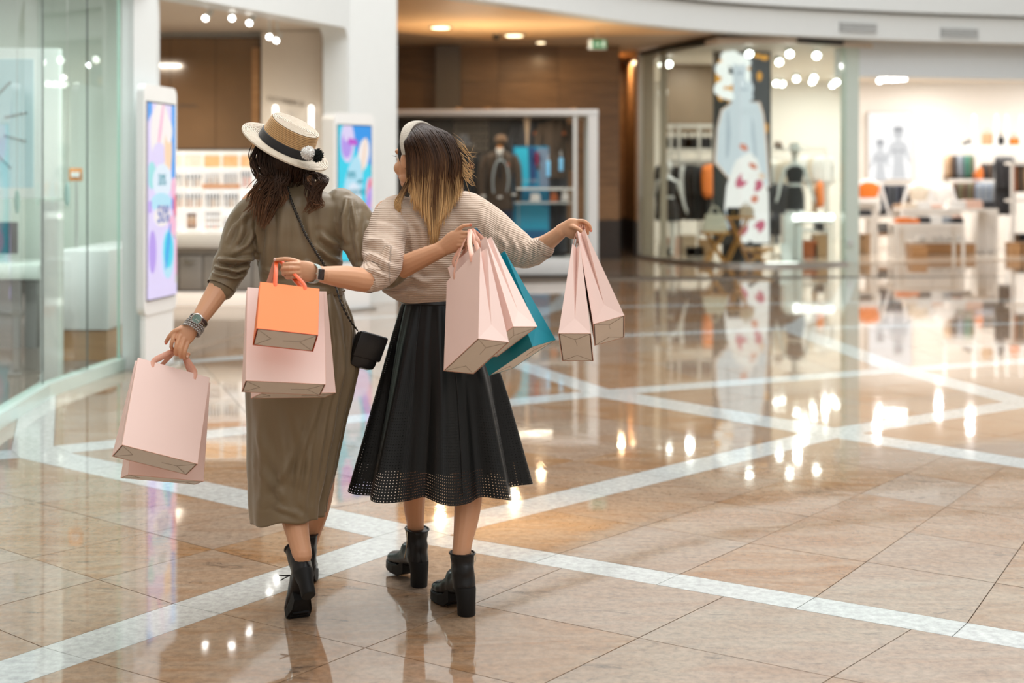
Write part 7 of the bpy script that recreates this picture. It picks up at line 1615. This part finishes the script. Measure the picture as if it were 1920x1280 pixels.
lvB = px_levels([(552, 760, 888, .098, 0), (575, 752, 894, .112, 0), (640, 735, 912, .150, 0), (700, 722, 930, .180, 0), (750, 711, 942, .200, 0), (830, 692, 960, .232, 0), (912, 672, 978, .262, 0)], YB)
def ripB(a, t):
    s = np.sin(a * 8 + .9 + .25 * np.sin(a * 2)); d = (.034 * t ** 1.4) * (np.sign(s) * np.abs(s) ** .8) + .010 * t * np.sin(a * 17 + 2.0) + .004 * np.sin(a * 5 + 1)* t
    return d - .006 * np.exp(-t * 30)
hemB = lambda a: .010 * np.sin(a * 8 + 2.4) + .006 * np.sin(a * 3 + .5)
R = drape(lvB, 70, 360, ripB, hemB); m = MB(); m.loft(R, cap=False); sk = m.build('skirt', PERF, wB, fix=False); sk['label'] = 'black perforated leather look midi skirt'
uu = np.tile(np.arange(360) / 360 * 270, 70).astype(float); vv = np.repeat(np.linspace(0, 1, 70) * 96, 360)
wrapu = uu.copy(); fattr(sk.data, 'hole_u', np.where(np.tile(np.arange(360) == 0, 70), 0, wrapu)); fattr(sk.data, 'hole_v', vv)
R2 = drape(lvB, 30, 120, lambda a, t: ripB(a, t) * .8 - .012, lambda a: a * 0)[:27]; m = MB(); m.loft(R2, cap=False); m.build('skirt_lining', LINING, sk, fix=False)
m = MB(); Rw = [ring(824, y, YB, rx, ry, 60, sq=2.0) for y, rx, ry in ((568, .136, .108), (566, .139, .111), (549, .130, .103), (547, .126, .099))]; m.loft(Rw, cap=False); m.build('waistband', mat('black_waistband', (.010, .010, .011), .32), sk)
m = MB()
for th in (4.25, 5.05, 3.5):
    k = int(th / 6.2832 * 360); P = np.array([np.array(R[i])[k] + np.array([math.cos(th), math.sin(th), 0]) * .0012 for i in range(1, 70, 3)]); m.tube(P, .0014, 5)
m.build('seams', mat('seam_black', (.004, .004, .004), .4), sk)
# boots
boot(wB, (Q(784, 1097, 5.215)[0], 5.215, .0), .52, .08, zip_side=-1)
boot(wB, (Q(873, 1151, 4.872)[0], 4.872, .0), .50, 0.0, zip_side=1)
# headband
HB = mat('cream_knit_headband', (.62, .56, .47), .9, var=.12, scale=160, sheen=.3, bump=.5, bscale=240)
th = np.linspace(-1.62, 2.25, 40); P = np.array([headB((math.sin(t) * .092, -.040 + .050 * math.cos(t), .012 + math.cos(t) * .115)) for t in th]); m = MB()
Rr = []
for i, t in enumerate(th):
    o_ = P[i] - headB((0, .005, .0)); o_ /= np.linalg.norm(o_); f_ = MBH[:, 1]; hwid = .026
    Rr.append([P[i] + f_ * (s * hwid) + o_ * (.0055 * (1 - (abs(s)) ** 3)) for s in np.linspace(-1, 1, 9)] + [P[i] + f_ * (s * hwid) - o_ * .006 for s in np.linspace(1, -1, 5)])
m.loft(Rr); m.build('headband', HB, wB)
m = MB()
for k in range(13):
    s = -1 + 2 * (k + .5) / 13; pts = []
    for i in range(40): o_ = P[i] - headB((0, .005, 0)); o_ /= np.linalg.norm(o_); pts.append(P[i] + MBH[:, 1] * s * .026 + o_ * (.0058 * (1 - abs(s) ** 3)))
    m.tube(pts, .0021, 5)
m.build('headband_ribs', HB, bpy.data.objects['headband'])
# long straight hair, dark at the roots and blond at the tips
HAIRB = hair_mat('ombre_hair', (.030, .014, .008), (.095, .043, .018), (.70, .44, .20), .28, .60)
capc = Q(806, 294, 5.005); m = MB(); m.ball(headB((0, -.026, .018)), (.080, .088, .096), 22, 16, M=MBH); m.ball(headB((0, .004, .028)), (.0745, .075, .096), 22, 16, M=MBH); m.ball(Q(818, 320, 4.985), (.085, .070, .075), 18, 12); m.ball(Q(812, 372, 4.955), (.060, .030, .062), 16, 12)
capB = finish('hair', remesh(m, .006, 4), HCAP, wB); capB['label'] = 'long straight hair, dark brown fading to blond tips'
rn = random.Random(21); S = []
def tipy(u): return np.interp(u, [0, .08, .18, .28, .38, .48, .58, .70, .85, 1], [345, 378, 398, 405, 430, 470, 462, 420, 385, 368])
for k in range(1500):
    u = rn.random(); lay = rn.random(); ta = -1.25 + 1.75 * u + rn.gauss(0, .08); top = headB((math.sin(ta) * .088, -.055 + .045 * math.cos(ta), .014 + math.cos(ta) * .112))
    xm = 764 + 104 * u + rn.gauss(0, 1.5); depth = max(.104 if u < .35 else 0, .112 * math.sqrt(max(0.02, 1 - ((u - .45) / .60) ** 2))); ty = tipy(u) - rn.random() ** 2 * 75 * (.4 + lay) + rn.gauss(0, 5)
    xe = 767 + 98 * u if u > .75 or ty < 400 else 767 + 98 * u + (808 - (767 + 98 * u)) * min(1, (ty - 380) / 110) * .9
    xe += rn.gauss(0, 3); Ym = 5.03 - depth - .012 * lay; j = lay * .012
    pts = [top, top * .45 + np.array(Q(xm, 285, Ym)) * .55 + np.array([(u - .45) * .02, -.022 - j, .018]), np.array(Q(xm, 290 + 8 * u, Ym - .004)), np.array(Q(xm + (xe - xm) * .3, 330, Ym - .003)), ]
    for t in (.4, .7, 1.0):
        yy = 330 + (ty - 330) * t; xx = xm + (xe - xm) * (.3 + .7 * t) + 2.5 * math.sin(t * 3 + u * 9); q = Q(xx, yy, 4.93); s_ = surf(VdB, q[0], q[2], .016); y = min(Ym + .01 * t, (s_ - .010 - j) if s_ is not None else 9); pts.append(np.array([q[0], y, q[2]]))
    if ty < 345: pts = pts[:6]
    pts = smoothline(np.array(pts), 17); tone = rn.random(); a1 = np.interp(ty, [330, 400, 470], [.55, .95, .80]) if .2 < u < .9 else np.interp(ty, [330, 390], [.6, 1.0])
    if rn.random() < .16: a1 = min(1, a1 + .2); tone = min(1, tone + .3)
    S.append((pts, rn.uniform(.0012, .0025), tone * .8, 0, a1))
for k in range(40):      # wisps blown to the right
    y0 = rn.uniform(262, 330); pts = [Q(848, y0 - 14, 4.98), Q(862 + rn.random() * 6, y0, 4.96), Q(872 + rn.random() * 10, y0 + 10 + rn.random() * 10, 4.95), Q(880 + rn.random() * 16, y0 + 20 + rn.gauss(0, 12), 4.95)]
    S.append((smoothline(np.array(pts), 12), rn.uniform(.0006, .0011), .5 + .5 * rn.random(), .45, .95))
for k in range(90):      # the lock falling in front of the left shoulder
    o1, o2 = rn.gauss(0, 3), rn.gauss(0, 2); pts = [Q(778 + o2, 318, 4.97), Q(766 + o1, 340, 4.955), Q(755 + o1, 360, 4.95), Q(746 + o1 * 1.3, 378 + o2, 4.95), Q(748 + o1, 392 + o2 * 3, 4.945)]
    S.append((smoothline(np.array(pts), 14), rn.uniform(.001, .0018), rn.random(), .2, .85))
strand_obj('hair_strands', S, HAIRB, capB)
# square wristwatch
dW_ = Q(645, 519, 4.60) - Q(604, 514.5, 4.515); dW_ /= np.linalg.norm(dW_); c = Q(587.5, 512.5, 4.494)
sw = band(c, .0278, dW_, .0095, .0022, mat('mint_watch_strap', (.42, .52, .50), .4), 'wrist_watch', wB); sw['label'] = 'square black faced wristwatch'
m = MB(); fx_ = dW_; fz = np.array([0, 0, 1.0]); fz = fz - fx_ * (fz @ fx_); fz /= np.linalg.norm(fz); fn = np.cross(fx_, fz); fn = fn if fn[1] < 0 else -fn; WMx = np.stack([fx_, fn, fz], 1)
fc = c + fn * .0295 + fz * -.002; m.box(fc, (.0305, .0095, .0375), M=WMx, bev=.004); m.build('watch_case', mat('pale_gold_case', (.70, .58, .50), .25, .9), sw)
m = MB(); m.box(fc + fn * .0044, (.0265, .0022, .0335), M=WMx, bev=.001); m.build('watch_face', mat('black_glass_face', (.008, .008, .010), .08, coat=.6), sw)
m = MB(); m.cyl(fc - fx_ * .017, .0028, .004, 10); m.build('crown', ZIPM, sw)

# ------------------------------------------------------------------ look-alikes in a row: say which one, counted from the left
ORD = ['first', 'second', 'third', 'fourth', 'fifth', 'sixth', 'seventh', 'eighth', 'ninth', 'tenth', 'eleventh', 'twelfth', 'thirteenth', 'fourteenth', 'fifteenth', 'sixteenth', 'seventeenth']
same = {}
bpy.context.view_layer.update()
for o in bpy.data.objects:
    if o.parent is None and o.get('label') and not o.get('kind'): same.setdefault(o['label'], []).append(o)
for lab, obs in same.items():
    if len(obs) < 2 or len(obs) > 17: continue
    px = lambda o: 960 + o.location.x * F / o.location.y
    cols = []
    for o in sorted(obs, key=px):
        if cols and abs(px(cols[-1][-1]) - px(o)) < 1.0: cols[-1].append(o)
        else: cols.append([o])
    for i, c in enumerate(cols):
        for k, o in enumerate(sorted(c, key=lambda q: q.location.z)):
            o['label'] = lab + ', %s from left' % ORD[i] + (', %s from bottom' % ORD[k] if len(c) > 1 else '')
